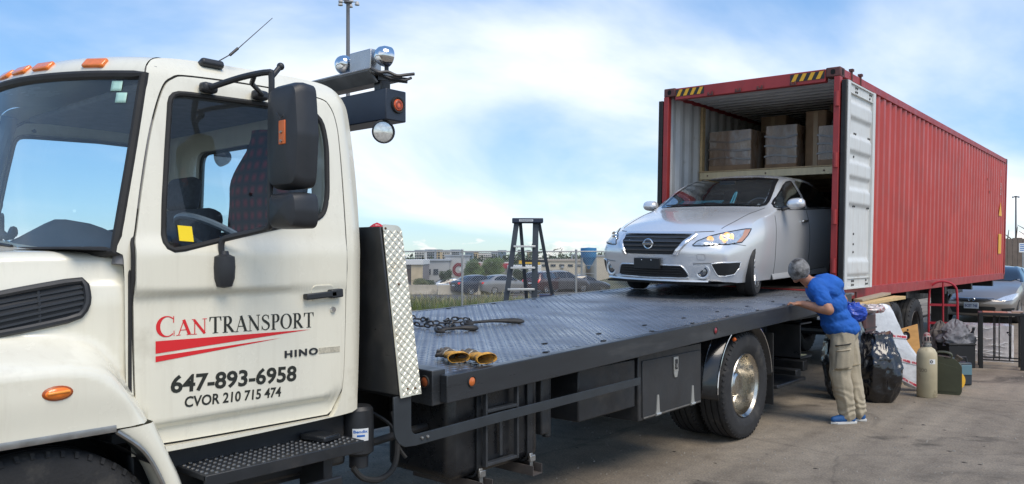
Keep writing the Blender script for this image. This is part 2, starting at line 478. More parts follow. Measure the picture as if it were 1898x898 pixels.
def side_set(flip):
    fx = mirx if flip else (lambda p: p)
    # frame round the door
    m = MB()
    rows = ring_rows(FRAME_S, inset(DOOR_S, DC, -0.004), DC, 200, 6, lambda y, z: fx(nearP(y, z)))
    rows.append([fx((p[0] if flip else p[0], p[1], p[2])) if False else ((p[0] + (0.05 if flip else -0.05)), p[1], p[2]) for p in rows[-1]])
    m.grid(rows, closed_v=True)
    fr = m.build('cab_side', CREAM, truck, smooth=50)
    # door skin with a flange into the jamb and one into the window
    m = MB()
    rows = ring_rows(inset(DOOR_S, DC, 0.006), WIN, DC, 240, 70, lambda y, z: fx(doorP(y, z, 0.004)))
    dx = 0.04 if flip else -0.04
    rows = [[(p[0] + dx, p[1], p[2]) for p in rows[0]]] + rows + [[(p[0] + dx, p[1], p[2]) for p in rows[-1]]]
    m.grid(rows, closed_v=True)
    dr = m.build('door', CREAM, truck, smooth=50)
    # rubber in the door gap
    m = MB(); m.tube([fx(doorP(p[0], p[1], -0.012)) for p in inset(DOOR_S, DC, -0.001)], 0.0085, 6, True)
    m.build('door_seal', RUBBER, dr)
    # window rubber and glass
    wp = polar(WIN, DC, 140)
    m = MB(); m.tube([fx(doorP(p[0], p[1], 0.0)) for p in inset(wp, DC, 0.006)], 0.013, 8, True)
    m.build('window_seal', RUBBER, dr)
    m = MB()
    m.grid(ring_rows(inset(wp, DC, 0.004), inset(wp, DC, 9) if False else [(DC[0] + 0.01 * math.cos(a * PI / 20), DC[1] + 0.01 * math.sin(a * PI / 20)) for a in range(40)], DC, 140, 8, lambda y, z: fx(doorP(y, z, -0.012))), closed_v=True)
    m.build('window_glass', GLASSS, dr)
    # inner door trim
    m = MB()
    inner = [(1.47, 1.0), (2.38, 1.0), (2.42, 1.45), (2.42, 1.86), (1.889, 1.765), (1.50, 1.68)]
    m.prism(inner, lambda y, z, k: fx((XC + 0.985 - 0.04 * k, y, z)))
    m.build('door_trim', INTERIOR, dr)
    return fr, dr
side_near, door_near = side_set(False)
side_far, door_far = side_set(True)

# roof, back wall, cowl and floor
m = MB()
top = [p for p in FRAME_S if p[1] > 2.43]
top = sorted(top, key=lambda p: p[0])
ROOF_U = [-1 + 2 * k / 48 for k in range(49)]
def roofP(u, y, z):
    hw = cab_hw(y, z); fr_ = ss(1.75, 1.50, y); crown = 0.075 * (1 - abs(u) ** 2.6)
    return (XC + hw * u, y - 0.27 * fr_ * (1 - u * u), z + crown * (0.35 + 0.65 * ss(1.5, 1.75, y)) * (1 - 0.6 * ss(2.4, 2.59, y)))
rows = [[roofP(u, y, z) for u in ROOF_U] for y, z in top if y >= 1.60]
ROOF_FRONT = rows[0]
m.grid(rows)
m.build('roof', CREAM, truck, smooth=50)
# back wall with the rear window cut out
m = MB()
wz = [(-0.92, 0.93), (0.92, 0.93), (0.985, 1.3), (0.97, 1.8), (0.90, 2.40), (0.82, 2.55), (-0.82, 2.55), (-0.90, 2.40), (-0.97, 1.8), (-0.985, 1.3)]
RW = roundpoly([(-0.66, 1.79), (0.66, 1.79), (0.62, 2.37), (-0.62, 2.37)], 0.09)
m.prism(wz, lambda u, z, k: (XC + u, 2.585 - 0.04 * k, z), holes=[RW])
bw = m.build('back_wall', CREAM, truck)
m = MB(); m.tube([(XC + p[0], 2.585, p[1]) for p in RW], 0.018, 8, True); m.build('window_seal', RUBBER, bw)
m = MB(); m.prism(RW, lambda u, z, k: (XC + u, 2.572 - 0.005 * k, z)); m.build('window_glass', GLASSS, bw)
m = MB(); m.box(XC - 0.96, XC + 0.96, 1.36, 2.55, 0.93, 0.97); m.box(XC - 0.96, XC + 0.96, 2.5, 2.54, 0.97, 1.75)
m.build('cab_floor', INTERIOR, truck)
m = MB(); m.box(XC - 0.80, XC + 0.80, 1.62, 2.48, 2.47, 2.50); m.build('headliner', INTERIOR, truck, bevel=0.01)

# windscreen: curved sheet between the pillars
def ws(u, v, d=0.0):
    z = lerp(1.715, 2.462, v)
    ye = interp([(1.70, 1.335), (1.904, 1.379), (2.174, 1.441), (2.462, 1.507)], z)
    hw = cab_hw(1.5, min(z, 2.44)) - 0.018
    return Vector((XC + hw * u, ye - 0.27 * (1 - abs(u) ** 2.1) - d, z + 0.03 * v * (1 - u * u)))
m = MB()
U = [-1 + 2 * k / 48 for k in range(49)]
m.grid([[ws(u, j / 12) for u in U] for j in range(13)])
wsg = m.build('windscreen', GLASSW, truck, smooth=60)
m = MB()
edge = [ws(u, 0) for u in U] + [ws(1, j / 12) for j in range(1, 13)] + [ws(u, 1) for u in reversed(U[:-1])] + [ws(-1, j / 12) for j in range(11, 0, -1)]
def flat(pts, r):
    return pts
m.tube(edge, 0.021, 8, True); m.build('windscreen_seal', RUBBER, wsg)
# sun band and inspection stickers inside the glass, wiper outside
for (u0, u1, v0, v1) in ((0.865, 0.915, 0.905, 0.965), (0.895, 0.943, 0.835, 0.895)):
    m = MB(); m.grid([[ws(lerp(u0, u1, i / 3), lerp(v0, v1, j / 3), 0.004) for i in range(4)] for j in range(4)])
    m.build('inspection_sticker', mat('pale_green_sticker', (0.42, 0.66, 0.58), 0.5), wsg, solid=0.001)
m = MB(); m.tube([ws(0.55, 0.03, 0.03), ws(0.45, 0.045, 0.03), ws(0.1, 0.03, 0.035)], 0.008, 6); m.tube([ws(0.52, -0.04, 0.05), ws(0.45, 0.045, 0.04)], 0.012, 6)
m.build('wiper', BLACKPL, truck)
# pillars behind the glass edges so that the corner is closed
for sgn in (1, -1):
    m = MB()
    m.tube([(XC + sgn * (cab_hw(1.5, z) - 0.045), interp([(1.70, 1.335), (1.904, 1.379), (2.174, 1.441), (2.462, 1.507)], z) + 0.045, z) for z in (1.66, 1.9, 2.174, 2.3, 2.44, 2.5)], 0.042, 10)
    m.build('pillar', INTERIOR, truck)
# roof lip rolling over from the glass to the roof
m = MB()
rows = []
def lipP(u, t):
    w = ws(u, 1.0); i = (u + 1) * 24; k = min(47, int(i)); f = i - k
    r = Vector(ROOF_FRONT[k]).lerp(Vector(ROOF_FRONT[k + 1]), f); a = t * PI / 2
    return (lerp(w.x, r.x, t), lerp(w.y, r.y, 1 - math.cos(a)), lerp(w.z, r.z, math.sin(a)))
for j in range(11): rows.append([lipP(u, j / 10) for u in U])
m.grid(rows); m.build('roof_lip', CREAM, truck, smooth=60)
# five amber clearance lamps on the lip
for x in (-3.56, -3.87, -4.05, -4.22, -4.95):
    u = (x - XC) / 0.93
    p0, p1, p2 = Vector(lipP(u, 0.22)), Vector(lipP(u, 0.34)), Vector(lipP(u, 0.48))
    tu = (Vector(lipP(min(1, u + 0.03), 0.34)) - Vector(lipP(u - 0.03, 0.34))).normalized(); tv = (p2 - p0).normalized(); nn = tu.cross(tv).normalized()
    if nn.y > 0: nn = -nn
    M_ = Matrix((tu, tv, nn)).transposed()
    m = MB(); m.obox(p1 + nn * 0.003, (0.115, 0.05, 0.022), M_)
    m.build('clearance_lamp', AMBER, truck, bevel=0.008)

# hood side as a relief over (y, z), with the fender swelling out of it
def fender_top(y): return interp([(-0.2, 1.36), (0.6, 1.385), (1.0, 1.385), (1.17, 1.372), (1.27, 1.325), (1.36, 1.20), (1.44, 1.075), (1.5, 0.95)], y)
def hood_top(y): return interp([(-0.15, 1.47), (0.1, 1.56), (0.5, 1.655), (0.95, 1.712), (1.25, 1.718), (1.34, 1.715)], y)
def hood_hw(y, z):
    w = interp([(-0.15, 0.74), (0.3, 0.90), (0.9, 0.985), (1.38, 1.045)], y)
    w -= 0.035 * ss(1.50, 1.72, z) + 0.02 * ss(1.48, 1.56, z) * (1 - ss(0.8, 1.35, y))
    w -= 0.012 * ss(1.585, 1.60, z) * ss(1.15, 1.3, y)
    d = fender_top(y) - z
    w2 = 1.205 - 0.012 * ss(1.20, 1.05, z) + 0.0 * y
    w2 -= 0.10 * ss(0.35, -0.15, y)
    return lerp(w, w2, ss(-0.03, 0.115, d) * (1 - ss(1.40, 1.475, y) * 0.3))
def arch_low(y):
    c, r = 1.0, 0.585
    base = 1.045
    if y < 0.55: return max(0.78, 1.045 - ((0.55 - y) / 0.45) ** 2 * 0.4) if y > 0.1 else 0.78
    return base - 0.002
hood = None
for sgn, nm in ((1, 'hood'), (-1, 'hood')):
    m = MB(); rows = []
    ys = [-0.15 + (1.385 + 0.15) * i / 60 for i in range(61)]
    for y in ys:
        zl, zt = arch_low(y), hood_top(y) - 0.03
        if y > 1.30: zl = lerp(1.045, 1.05, (y - 1.3) / 0.085)
        row = []
        for k in range(45):
            z = lerp(zl, zt, k / 44); y2 = -0.15 + (y + 0.15) * (1 + 0.036 * ss(1.20, 1.05, z))
            row.append((XC + sgn * hood_hw(y2, z), y2, z))
        hw = hood_hw(y, zt)
        for k in range(1, 15):      # over the shoulder to the middle of the hood
            t = k / 14
            a = min(1, t * 3.2)
            x = hw * (1 - 0.10 * math.sin(a * PI / 2) * 1.0) if t < 0.3125 else hw * 0.90 * (1 - (t - 0.3125) / 0.6875)
            zz = zt + 0.03 * math.sin(a * PI / 2) + 0.055 * ss(0.3, 1, t)
            if t < 0.3125: x = hw - 0.05 * (1 - math.cos(a * PI / 2)) - (hw * 0.10 - 0.05) * a
            row.append((XC + sgn * x, y, zz))
        rows.append(row)
    m.grid(rows)
    o = m.build(nm, CREAM, truck, smooth=70, label='cream hood with fender and black louvred vent')
    if sgn > 0: hood = o
    else: hood_far = o
# cowl plate between hood and windscreen
m = MB()
m.grid([[(XC + u * 1.03, 1.40 - 0.33 * (1 - u * u) * 0.9, 1.715), (XC + u * 1.04, 1.20 - 0.2 * (1 - u * u), 1.725)] [::1] for u in U])
m.build('cowl', BLACKPL, truck)
# rear edge of the hood and the rubber between hood and door
for sgn in (1, -1):
    m = MB(); m.tube([(XC + sgn * (1.058 - 0.02 * ss(1.62, 1.7, z)), 1.389, z) for z in (1.10, 1.2, 1.35, 1.5, 1.62, 1.69)], 0.0085, 8)
    m.build('hood_seal', RUBBER, truck)
# lower rear piece of the fender
for sgn in (1, -1):
    m = MB()
    o_ = spline([(1.432, 1.045), (1.495, 0.90), (1.546, 0.777), (1.572, 0.66), (1.58, 0.56)], 5)
    i_ = spline([(1.285, 1.035), (1.385, 0.945), (1.455, 0.815), (1.492, 0.69), (1.505, 0.56)], 5)
    rows = []
    for a, b in zip(o_, i_):
        rows.append([(XC + sgn * 1.05, a[0] + 0.0, a[1]), (XC + sgn * 1.17, a[0], a[1]), (XC + sgn * 1.197, a[0] - 0.02, a[1]), (XC + sgn * 1.203, lerp(a[0], b[0], .5), lerp(a[1], b[1], .5)),
                     (XC + sgn * 1.199, b[0] + 0.012, b[1] + .004), (XC + sgn * 1.19, b[0], b[1]), (XC + sgn * 1.05, b[0], b[1])])
    m.grid(rows); m.build('fender_extension', CREAM, truck, smooth=50)
    m = MB(); m.tube([(XC + sgn * 1.196, b[0] - 0.003, b[1] - 0.003) for b in i_], 0.009, 6); m.build('arch_trim', DULLM, truck)
    m = MB(); m.grid([[(XC + sgn * (hood_hw(y, 1.05) + 0.003), y, 1.058), (XC + sgn * (hood_hw(y, 1.05) + 0.006), y, 1.048), (XC + sgn * (hood_hw(y, 1.05) + 0.003), y, 1.032)] for y in [0.56 + 0.72 * i / 12 for i in range(13)]])
    m.build('arch_trim', DULLM, truck)
    # dark wheel well
    m = MB(); rows = []
    for a in range(0, 19):
        an = R(-5 + 190 * a / 18)
        rows.append([(XC + sgn * 1.17, 1.0 + 0.60 * math.cos(an), 0.47 + 0.58 * math.sin(an)), (XC + sgn * 0.55, 1.0 + 0.60 * math.cos(an), 0.47 + 0.58 * math.sin(an))])
    m.grid(rows); m.build('wheel_well', BLACKPL, truck)
    m = MB(); m.box(XC + sgn * 0.54, XC + sgn * 0.57, 0.4, 1.6, 0.45, 1.05); m.build('well_panel', BLACKPL, truck)
    # amber side marker
    m = MB(); cxm = XC + sgn * (hood_hw(1.073, 1.207) + 0.0)
    m.sphere((cxm, 1.073, 1.207), 1.0, 20, 10, 0.016, 0.047, 0.023); mk = m.build('side_marker', AMBER, truck)
    m = MB(); m.sphere((cxm + sgn * 0.001, 1.073, 1.207), 1.0, 20, 10, 0.009, 0.052, 0.027); m.build('bezel', mat('amber_bezel', (0.35, 0.07, 0.01), .3), mk)
    m = MB(); m.obox((cxm + sgn * 0.012, 1.073, 1.211), (0.014, 0.074, 0.009), Matrix.Rotation(R(3), 3, 'X')); m.build('reflector_bar', mat('amber_reflector', (0.95, 0.35, 0.06), 0.2), mk, bevel=0.003)

# louvred vent on the hood side
VENT = roundpoly([(0.60, 1.505), (1.245, 1.612), (1.252, 1.52), (1.222, 1.462), (0.60, 1.335)], [0.02, 0.03, 0.03, 0.03, 0.02])
for sgn, hd in ((1, hood), (-1, hood_far)):
    vx = lambda y, z, d: (XC + sgn * (hood_hw(y, z) + d), y, z)
    vc = (0.93, 1.47)
    m = MB(); m.grid(ring_rows(VENT, [(vc[0] + 0.01 * math.cos(a * PI / 20), vc[1] + 0.003 * math.sin(a * PI / 20)) for a in range(40)], vc, 120, 14, lambda y, z: vx(y, z, 0.001)), closed_v=True); vent = m.build('vent', mat('vent_black', (0.012, 0.013, 0.015), 0.6), hd)
    m = MB(); m.tube([vx(p[0], p[1], 0.006) for p in inset(polar(VENT, vc, 90), vc, 0.008)], 0.014, 8, True); m.build('frame', BLACKPL, vent)
    for k in range(1, 6):
        f = k / 6; m = MB()
        a = (0.62, lerp(1.345, 1.49, f)); b = (1.238, lerp(1.475, 1.60, f))
        pts = [vx(lerp(a[0], b[0], t / 8), lerp(a[1], b[1], t / 8), 0.005) for t in range(9)]
        rows = [[(p[0] - sgn * 0.006, p[1], p[2] + 0.006), (p[0] + sgn * 0.004, p[1], p[2] + 0.002), (p[0] + sgn * 0.004, p[1], p[2] - 0.003), (p[0] - sgn * 0.006, p[1], p[2] - 0.006)] for p in pts]
        m.grid(rows); m.build('slat', mat('vent_slat', (0.035, 0.04, 0.048), 0.4), vent)
    for y in (0.86, 1.08):
        m = MB(); m.tube([vx(y, lerp(1.40, 1.56, t) + (y - 0.93) * 0.2, 0.002) for t in (0, .5, 1)], 0.006, 6); m.build('rib', BLACKPL, vent)

# nose: grille, lamps, bumper (left of the picture)
m = MB()
m.grid([[(XC + u * 0.74, -0.15 - 0.10 * (1 - u * u), z) for u in U] for z in (0.78, 1.0, 1.2, 1.4, 1.47)])
nose = m.build('nose', CREAM, truck, smooth=60)
m = MB(); m.box(XC - 0.55, XC + 0.55, -0.30, -0.20, 0.86, 1.36); gr = m.build('grille', BLACKPL, truck, bevel=0.02)
for k in range(6):
    m = MB(); m.box(XC - 0.52, XC + 0.52, -0.325, -0.30, 0.90 + 0.08 * k, 0.925 + 0.08 * k); m.build('slat', CHROME, gr, bevel=0.006)
for s_ in (-1, 1):
    m = MB(); m.sphere((XC + s_ * 0.80, -0.08, 1.08), 1, 16, 10, 0.17, 0.10, 0.13); m.build('headlight', WHITEL, truck)
m = MB(); m.box(XC - 1.18, XC + 1.18, -0.55, -0.25, 0.42, 0.74); m.build('bumper', CHROME, truck, bevel=0.06, bseg=3)

# writing and badges on the near door
INK = mat('black_lettering', (0.022, 0.024, 0.018), 0.45)
REDV = mat('red_lettering', (0.70, 0.02, 0.025), 0.4)
def dw(u, v, w, y0=0, z0=0, slope=0.0): return doorP(y0 + u, z0 + v + slope * u, 0.0055 + w)
def stroke(polys, pts, ws_):
    P = [Vector(p) for p in pts]
    for i in range(len(P) - 1):
        def nrm(k):
            d = (P[min(k + 1, len(P) - 1)] - P[max(k - 1, 0)]).normalized(); return Vector((-d.y, d.x))
        a, b = nrm(i), nrm(i + 1); w0 = ws_[i] if isinstance(ws_, list) else ws_; w1 = ws_[i + 1] if isinstance(ws_, list) else ws_
        polys.append([P[i] + a * w0 / 2, P[i] - a * w0 / 2, P[i + 1] - b * w1 / 2, P[i + 1] + b * w1 / 2])
def rect(polys, x0, y0, x1, y1): polys.append([Vector((x0, y0)), Vector((x1, y0)), Vector((x1, y1)), Vector((x0, y1))])
def serif(polys, x, y, w=0.30): rect(polys, x - w / 2, y - 0.02, x + w / 2, y + 0.02)
def arc(cx, cy, rx, ry, a0, a1, n=18): return [(cx + rx * math.cos(R(lerp(a0, a1, i / n))), cy + ry * math.sin(R(lerp(a0, a1, i / n)))) for i in range(n + 1)]
def fat(pts, cx, rx, thick, thin): return [lerp(thin, thick, min(1, abs(p[0] - cx) / rx) ** 1.6) for p in pts]
def glyph(ch):
    p = []; TH, TN = 0.165, 0.05
    if ch == 'C':
        a = arc(0.46, 0.5, 0.36, 0.475, 48, 312, 30); w = [0.05 + 0.12 * max(0, -math.cos(R(lerp(48, 312, i / 30)))) ** 1.2 for i in range(31)]
        stroke(p, a, w); rect(p, 0.71, 0.66, 0.745, 0.98); rect(p, 0.73, 0.03, 0.76, 0.28); return p, 0.84
    if ch == 'A':
        stroke(p, [(0.12, 0.03), (0.41, 0.97)], TN); p[-1:] = p[-1:]
        stroke(p, [(0.40, 0.985), (0.72, 0.03)], TH); rect(p, 0.22, 0.31, 0.60, 0.36); serif(p, 0.11, 0.02, 0.24); serif(p, 0.72, 0.02, 0.32); return p, 0.86
    if ch == 'N':
        rect(p, 0.13, 0.02, 0.18, 0.96); rect(p, 0.70, 0.02, 0.75, 0.98); stroke(p, [(0.12, 0.95), (0.73, 0.02)], 0.15)
        serif(p, 0.15, 0.02, 0.26); serif(p, 0.08, 0.98, 0.18); serif(p, 0.725, 0.98, 0.26); return p, 0.88
    if ch == 'T':
        rect(p, 0.33, 0, 0.49, 0.96); serif(p, 0.41, 0.02, 0.36); rect(p, 0.03, 0.95, 0.79, 1.0)
        p.append([Vector((0.03, 0.72)), Vector((0.06, 0.72)), Vector((0.15, 0.96)), Vector((0.03, 0.96))]); p.append([Vector((0.76, 0.72)), Vector((0.79, 0.72)), Vector((0.79, 0.96)), Vector((0.67, 0.96))]); return p, 0.82
    if ch in 'RP':
        rect(p, 0.14, 0, 0.30, 1.0); serif(p, 0.22, 0.02, 0.34); serif(p, 0.16, 0.98, 0.24)
        a = [(0.28, 0.975)] + arc(0.38, 0.735, 0.20, 0.24, 90, -90, 16) + [(0.28, 0.495)]
        w = [0.05] + [0.05 + 0.12 * max(0, math.cos(R(lerp(90, -90, i / 16)))) ** 1.1 for i in range(17)] + [0.05]; stroke(p, a, w)
        if ch == 'R': stroke(p, [(0.36, 0.50), (0.72, 0.03)], 0.16); serif(p, 0.75, 0.02, 0.2); return p, 0.86
        return p, 0.70
    if ch == 'S':
        a = [(0.56, 0.80), (0.50, 0.92), (0.36, 0.97), (0.21, 0.91), (0.15, 0.78), (0.22, 0.64), (0.38, 0.53), (0.54, 0.41), (0.60, 0.26), (0.53, 0.10), (0.36, 0.03), (0.19, 0.08), (0.11, 0.24)]
        a = [tuple(q) for q in spline(a, 3)]; n = len(a) - 1
        stroke(p, a, [0.05 + 0.12 * math.exp(-((i / n - 0.52) / 0.22) ** 2) for i in range(n + 1)]); rect(p, 0.555, 0.70, 0.585, 0.97); rect(p, 0.085, 0.03, 0.115, 0.31); return p, 0.70
    if ch == 'O':
        a = arc(0.45, 0.5, 0.345, 0.475, 0, 360, 36); stroke(p, a, fat(a, 0.45, 0.345, 0.17, 0.045)); return p, 0.90
def lettering(name, items, material, y0, y1, fn_base, parent):
    """items: (char, height); laid between y0 and y1"""
    tot = sum(glyph(c)[1] * h for c, h in items); k = (y1 - y0) / tot; x = y0; m = MB(); lvl = 0
    for c, h in items:
        ps, adv = glyph(c)
        for q in ps:
            lvl += 1
            m.add([doorP(x + v.x * h * k, fn_base(x) + v.y * h, 0.0052 + 0.00001 * (lvl % 40)) for v in q], [(0, 1, 2, 3)])
        x += adv * h * k
    return m.build(name, material, parent, smooth=0, weld=False, recalc=False)
base = lambda y: 1.366 - 0.0185 * (y - 1.49)
lettering('lettering', [('C', 0.087), ('A', 0.066), ('N', 0.066)], REDV, 1.490, 1.715, lambda y: base(y) - (0.004 if y < 1.55 else 0), door_near)
lettering('lettering', [(c, 0.072) for c in 'TRANSPORT'], INK, 1.722, 2.262, base, door_near)
for pts in ([(1.490, 1.348), (2.24, 1.343), (1.490, 1.297)], [(1.490, 1.286), (2.08, 1.315), (1.490, 1.262)]):
    n_ = 14; m = MB(); a, b, c = pts
    m.grid([[doorP(lerp(a[0], b[0], i / n_), lerp(a[1], b[1], i / n_), 0.0055), doorP(lerp(c[0], b[0], i / n_), lerp(c[1], b[1], i / n_), 0.0055)] for i in range(n_ + 1)])
    m.build('stripe', REDV, door_near)
text_mesh('lettering', '647-893-6958', INK, door_near, lambda u, v, w: dw(u, v, w * 0.2, 1.553, 1.129, -0.036), 0.098, bold=0.0028, width=0.61, shear=0.05)
text_mesh('lettering', 'CVOR 210 715 474', INK, door_near, lambda u, v, w: dw(u, v, w * 0.2, 1.613, 1.060, -0.036), 0.062, bold=0.0014, width=0.466, shear=0.08)
text_mesh('badge', 'HINO', BLACKPL, door_near, lambda u, v, w: dw(u, v, w, 2.098, 1.221, 0.0), 0.044, bold=0.0014, extrude=0.003, width=0.185, spacing=1.25)
m = MB(); m.prism([(2.290, 1.221), (2.415, 1.219), (2.415, 1.247), (2.290, 1.249)], lambda y, z, k: doorP(y, z, 0.0045 + 0.0015 * k))
m.build('faded_sticker', mat('faded_sticker', (0.50, 0.46, 0.36), 0.6, var=0.35, vscale=80), door_near)
# handle with its dished recess, lock, yellow notice on the window
for flip, dr in ((False, door_near), (True, door_far)):
    fx = mirx if flip else (lambda p: p)
    m = MB(); m.prism(roundpoly([(2.245, 1.475), (2.375, 1.475), (2.375, 1.555), (2.245, 1.555)], 0.03), lambda y, z, k: fx(doorP(y, z, 0.002 + 0.005 * k)))
    m.build('handle_dish', CREAM, dr, bevel=0.003)
    m = MB(); m.bar(fx(doorP(2.20, 1.502, 0.030)), fx(doorP(2.375, 1.512, 0.030)), 0.020, 0.030); m.bar(fx(doorP(2.34, 1.511, 0.020)), fx(doorP(2.412, 1.515, 0.020)), 0.040, 0.042)
    m.bar(fx(doorP(2.20, 1.502, 0.016)), fx(doorP(2.225, 1.503, 0.016)), 0.03, 0.028)
    m.build('handle', BLACKPL, dr, bevel=0.006)
    m = MB(); m.lathe([(0.0, 0.012), (0.012, 0.012), (0.015, 0.006), (0.016, 0.0)], fx(doorP(2.372, 1.432, 0.004)), (-1 if flip else 1, 0, 0), 20); m.build('lock', CHROME, dr)
m = MB(); m.prism([(1.593, 1.762), (1.655, 1.758), (1.655, 1.824), (1.593, 1.828)], lambda y, z, k: doorP(y, z, -0.009 + 0.003 * k))
nt_ = m.build('notice', mat('yellow_notice', (0.90, 0.66, 0.01), 0.5), door_near)
for k, (z, y1, h) in enumerate(((1.812, 1.645, 0.007), (1.800, 1.636, 0.002), (1.792, 1.642, 0.002), (1.784, 1.634, 0.002), (1.774, 1.640, 0.002))):
    m = MB(); m.prism([(1.600, z), (y1, z), (y1, z + h), (1.600, z + h)], lambda y, zz, k: doorP(y, zz, -0.0058 + 0.0006 * k)); m.build('print_line', INK, nt_)

# mirror on its tube frame
mr = truck
m = MB()
m.tube(spline([(-3.26, 1.768, 2.445), (-3.12, 1.83, 2.478), (-3.00, 1.885, 2.492), (-2.985, 1.895, 2.47), (-2.99, 1.895, 2.3), (-2.99, 1.89, 1.95), (-2.99, 1.89, 1.835), (-3.03, 1.885, 1.815), (-3.12, 1.80, 1.785), (-3.16, 1.765, 1.765), (-3.165, 1.765, 1.70)], 6), 0.0135, 10)
m.tube([(-3.26, 2.02, 2.452), (-3.15, 1.90, 2.468), (-3.06, 1.86, 2.487)], 0.011, 8)
mirror = m.build('mirror', BLACKPL, truck, label='black door mirror on a tube frame')
for y, z in ((1.768, 2.445), (2.024, 2.452)):
    m = MB(); m.obox((-3.285, y, z), (0.05, 0.075, 0.045), Matrix.Rotation(R(10), 3, 'Z')); m.build('bracket', BLACKPL, mirror, bevel=0.014)
m = MB(); m.cyl((-2.985, 1.895, 2.47), (-2.985, 1.935, 2.52), 0.012, n=10); m.sphere((-2.985, 1.94, 2.525), 0.017, 10, 8); m.build('end_cap', BLACKPL, mirror)
def shell(name, x0, x1, z0, z1, r, y, dep, taper=0.0):
    m = MB(); rows = []
    o_ = roundpoly([(x0, z0), (x1 - taper, z0), (x1, (z0 + z1) / 2), (x1 - taper, z1), (x0, z1)], [r, r, r * 0.3, r, r])
    c = ((x0 + x1) / 2, (z0 + z1) / 2)
    for s_, d in ((1.0, dep), (1.02, dep * 0.4), (1.0, 0.0), (0.93, -dep * 0.32), (0.7, -dep * 0.50), (0.02, -dep * 0.52)):
        rows.append([(c[0] + (p[0] - c[0]) * s_, y + d, c[1] + (p[1] - c[1]) * s_) for p in o_])
    m.grid(rows, closed_v=True)
    sh = m.build(name, BLACKPL, mirror, smooth=40)
    m = MB(); m.prism([(c[0] + (p[0] - c[0]) * 0.97, c[1] + (p[1] - c[1]) * 0.97) for p in o_], lambda x, z, k: (x, y + dep - 0.012 + 0.004 * k, z)); m.build('mirror_glass', CHROME, sh)
    return sh
sh1 = shell('housing', -2.985, -2.755, 1.985, 2.425, 0.045, 1.90, 0.075, 0.022)
sh2 = shell('lower_housing', -2.975, -2.77, 1.815, 1.965, 0.04, 1.90, 0.085, 0.01)
m = MB(); m.box(-2.873, -2.828, 1.856, 1.868, 2.165, 2.265); rf = m.build('reflector', mat('orange_reflector', (0.70, 0.16, 0.04), 0.3), sh1, bevel=0.003)
for z in (2.215, 2.178): 
    m = MB(); m.cyl((-2.850, 1.859, z), (-2.850, 1.849, z), 0.006, n=8); m.build('screw', DULLM, rf)
m = MB(); m.tube([(-2.888, 1.855, 2.30), (-2.863, 1.85, 2.285), (-2.851, 1.852, 2.268), (-2.826, 1.85, 2.282)], 0.002, 5); m.build('wire_tie', BLACKPL, rf)
m = MB(); m.lathe([(0.018, 0.10), (0.022, 0.085), (0.045, 0.075), (0.048, 0.03), (0.045, -0.02), (0.034, -0.055), (0.0, -0.062)], (-3.165, 1.775, 1.62), (0, 0, 1), 18)
m.build('lower_mount', BLACKPL, mirror, smooth=50)
m = MB(); m.bar((-3.205, 1.775, 1.61), (-3.165, 1.775, 1.61), 0.05, 0.10); m.build('mount_plate', BLACKPL, mirror, bevel=0.01)
# simple far mirror
fm = copy_tree(mirror, truck)
def flip_tree(o):
    me = o.data.copy(); o.data = me
    for v in me.vertices: v.co.x = -v.co.x
    me.flip_normals()
    for c in o.children: flip_tree(c)
flip_tree(fm); fm.location = (0, -0.34, 0)

# antenna
m = MB(); m.obox((-3.385, 1.83, 2.572), (0.07, 0.11, 0.035), Matrix.Rotation(R(-20), 3, 'Y')); an = m.build('antenna_base', BLACKPL, truck, bevel=0.012)
m = MB(); m.tube([(-3.38, 1.85, 2.585), (-3.36, 1.93, 2.645), (-3.36, 2.138, 2.856)], [0.003, 0.0025, 0.0016], 6); m.tube([(-3.362, 1.915, 2.632), (-3.36, 1.955, 2.672)], 0.0065, 8); m.build('whip', BLACKPL, an)

# cab interior
m = MB()
rows = []
for k in range(25):
    u = -1 + k / 12
    yf = 1.40 - 0.24 * (1 - u * u)
    hump = 0.10 * math.exp(-((u - 0.45) / 0.25) ** 2) + 0.02 * math.exp(-((u + .5) / .2) ** 2)
    rows.append([(XC + u * 0.97, yf - 0.06, 1.68), (XC + u * 0.97, yf + 0.02, 1.73 + hump * 0.4), (XC + u * 0.97, yf + 0.14, 1.765 + hump), (XC + u * 0.97, yf + 0.24, 1.75 + hump), (XC + u * 0.97, yf + 0.31, 1.65 + hump * .6), (XC + u * 0.97, yf + 0.30, 1.40), (XC + u * 0.97, yf + 0.24, 1.0)])
m.grid(rows); m.build('dashboard', mat('dashboard_plastic', (0.045, 0.05, 0.06), 0.7, var=0.2, vscale=10), truck, smooth=50)
m = MB(); m.tube([(XC - 0.02 + 0.04 * k, 1.215 + 0.02 * math.sin(k * 1.3), 1.80 + 0.018 * math.sin(k * 2.1)) for k in range(9)], 0.018, 8); m.bar((XC + 0.10, 1.22, 1.80), (XC + 0.07, 1.20, 1.90), 0.03, 0.02); m.build('phone_mount', BLACKPL, truck)
m = MB(); m.tube([(-3.64 + 0.235 * math.cos(a * PI / 16), 2.03 - 0.20 * math.sin(a * PI / 16), 1.765 + 0.125 * math.sin(a * PI / 16)) for a in range(32)], 0.017, 8, True)
m.tube([(-3.87, 2.03, 1.765), (-3.64, 2.01, 1.73), (-3.41, 2.03, 1.765)], 0.014, 6); m.tube([(-3.64, 2.01, 1.73), (-3.66, 1.66, 1.50)], 0.03, 8)
m.build('steering_wheel', mat('steering_wheel_grey', (0.16, 0.19, 0.22), 0.4), truck)
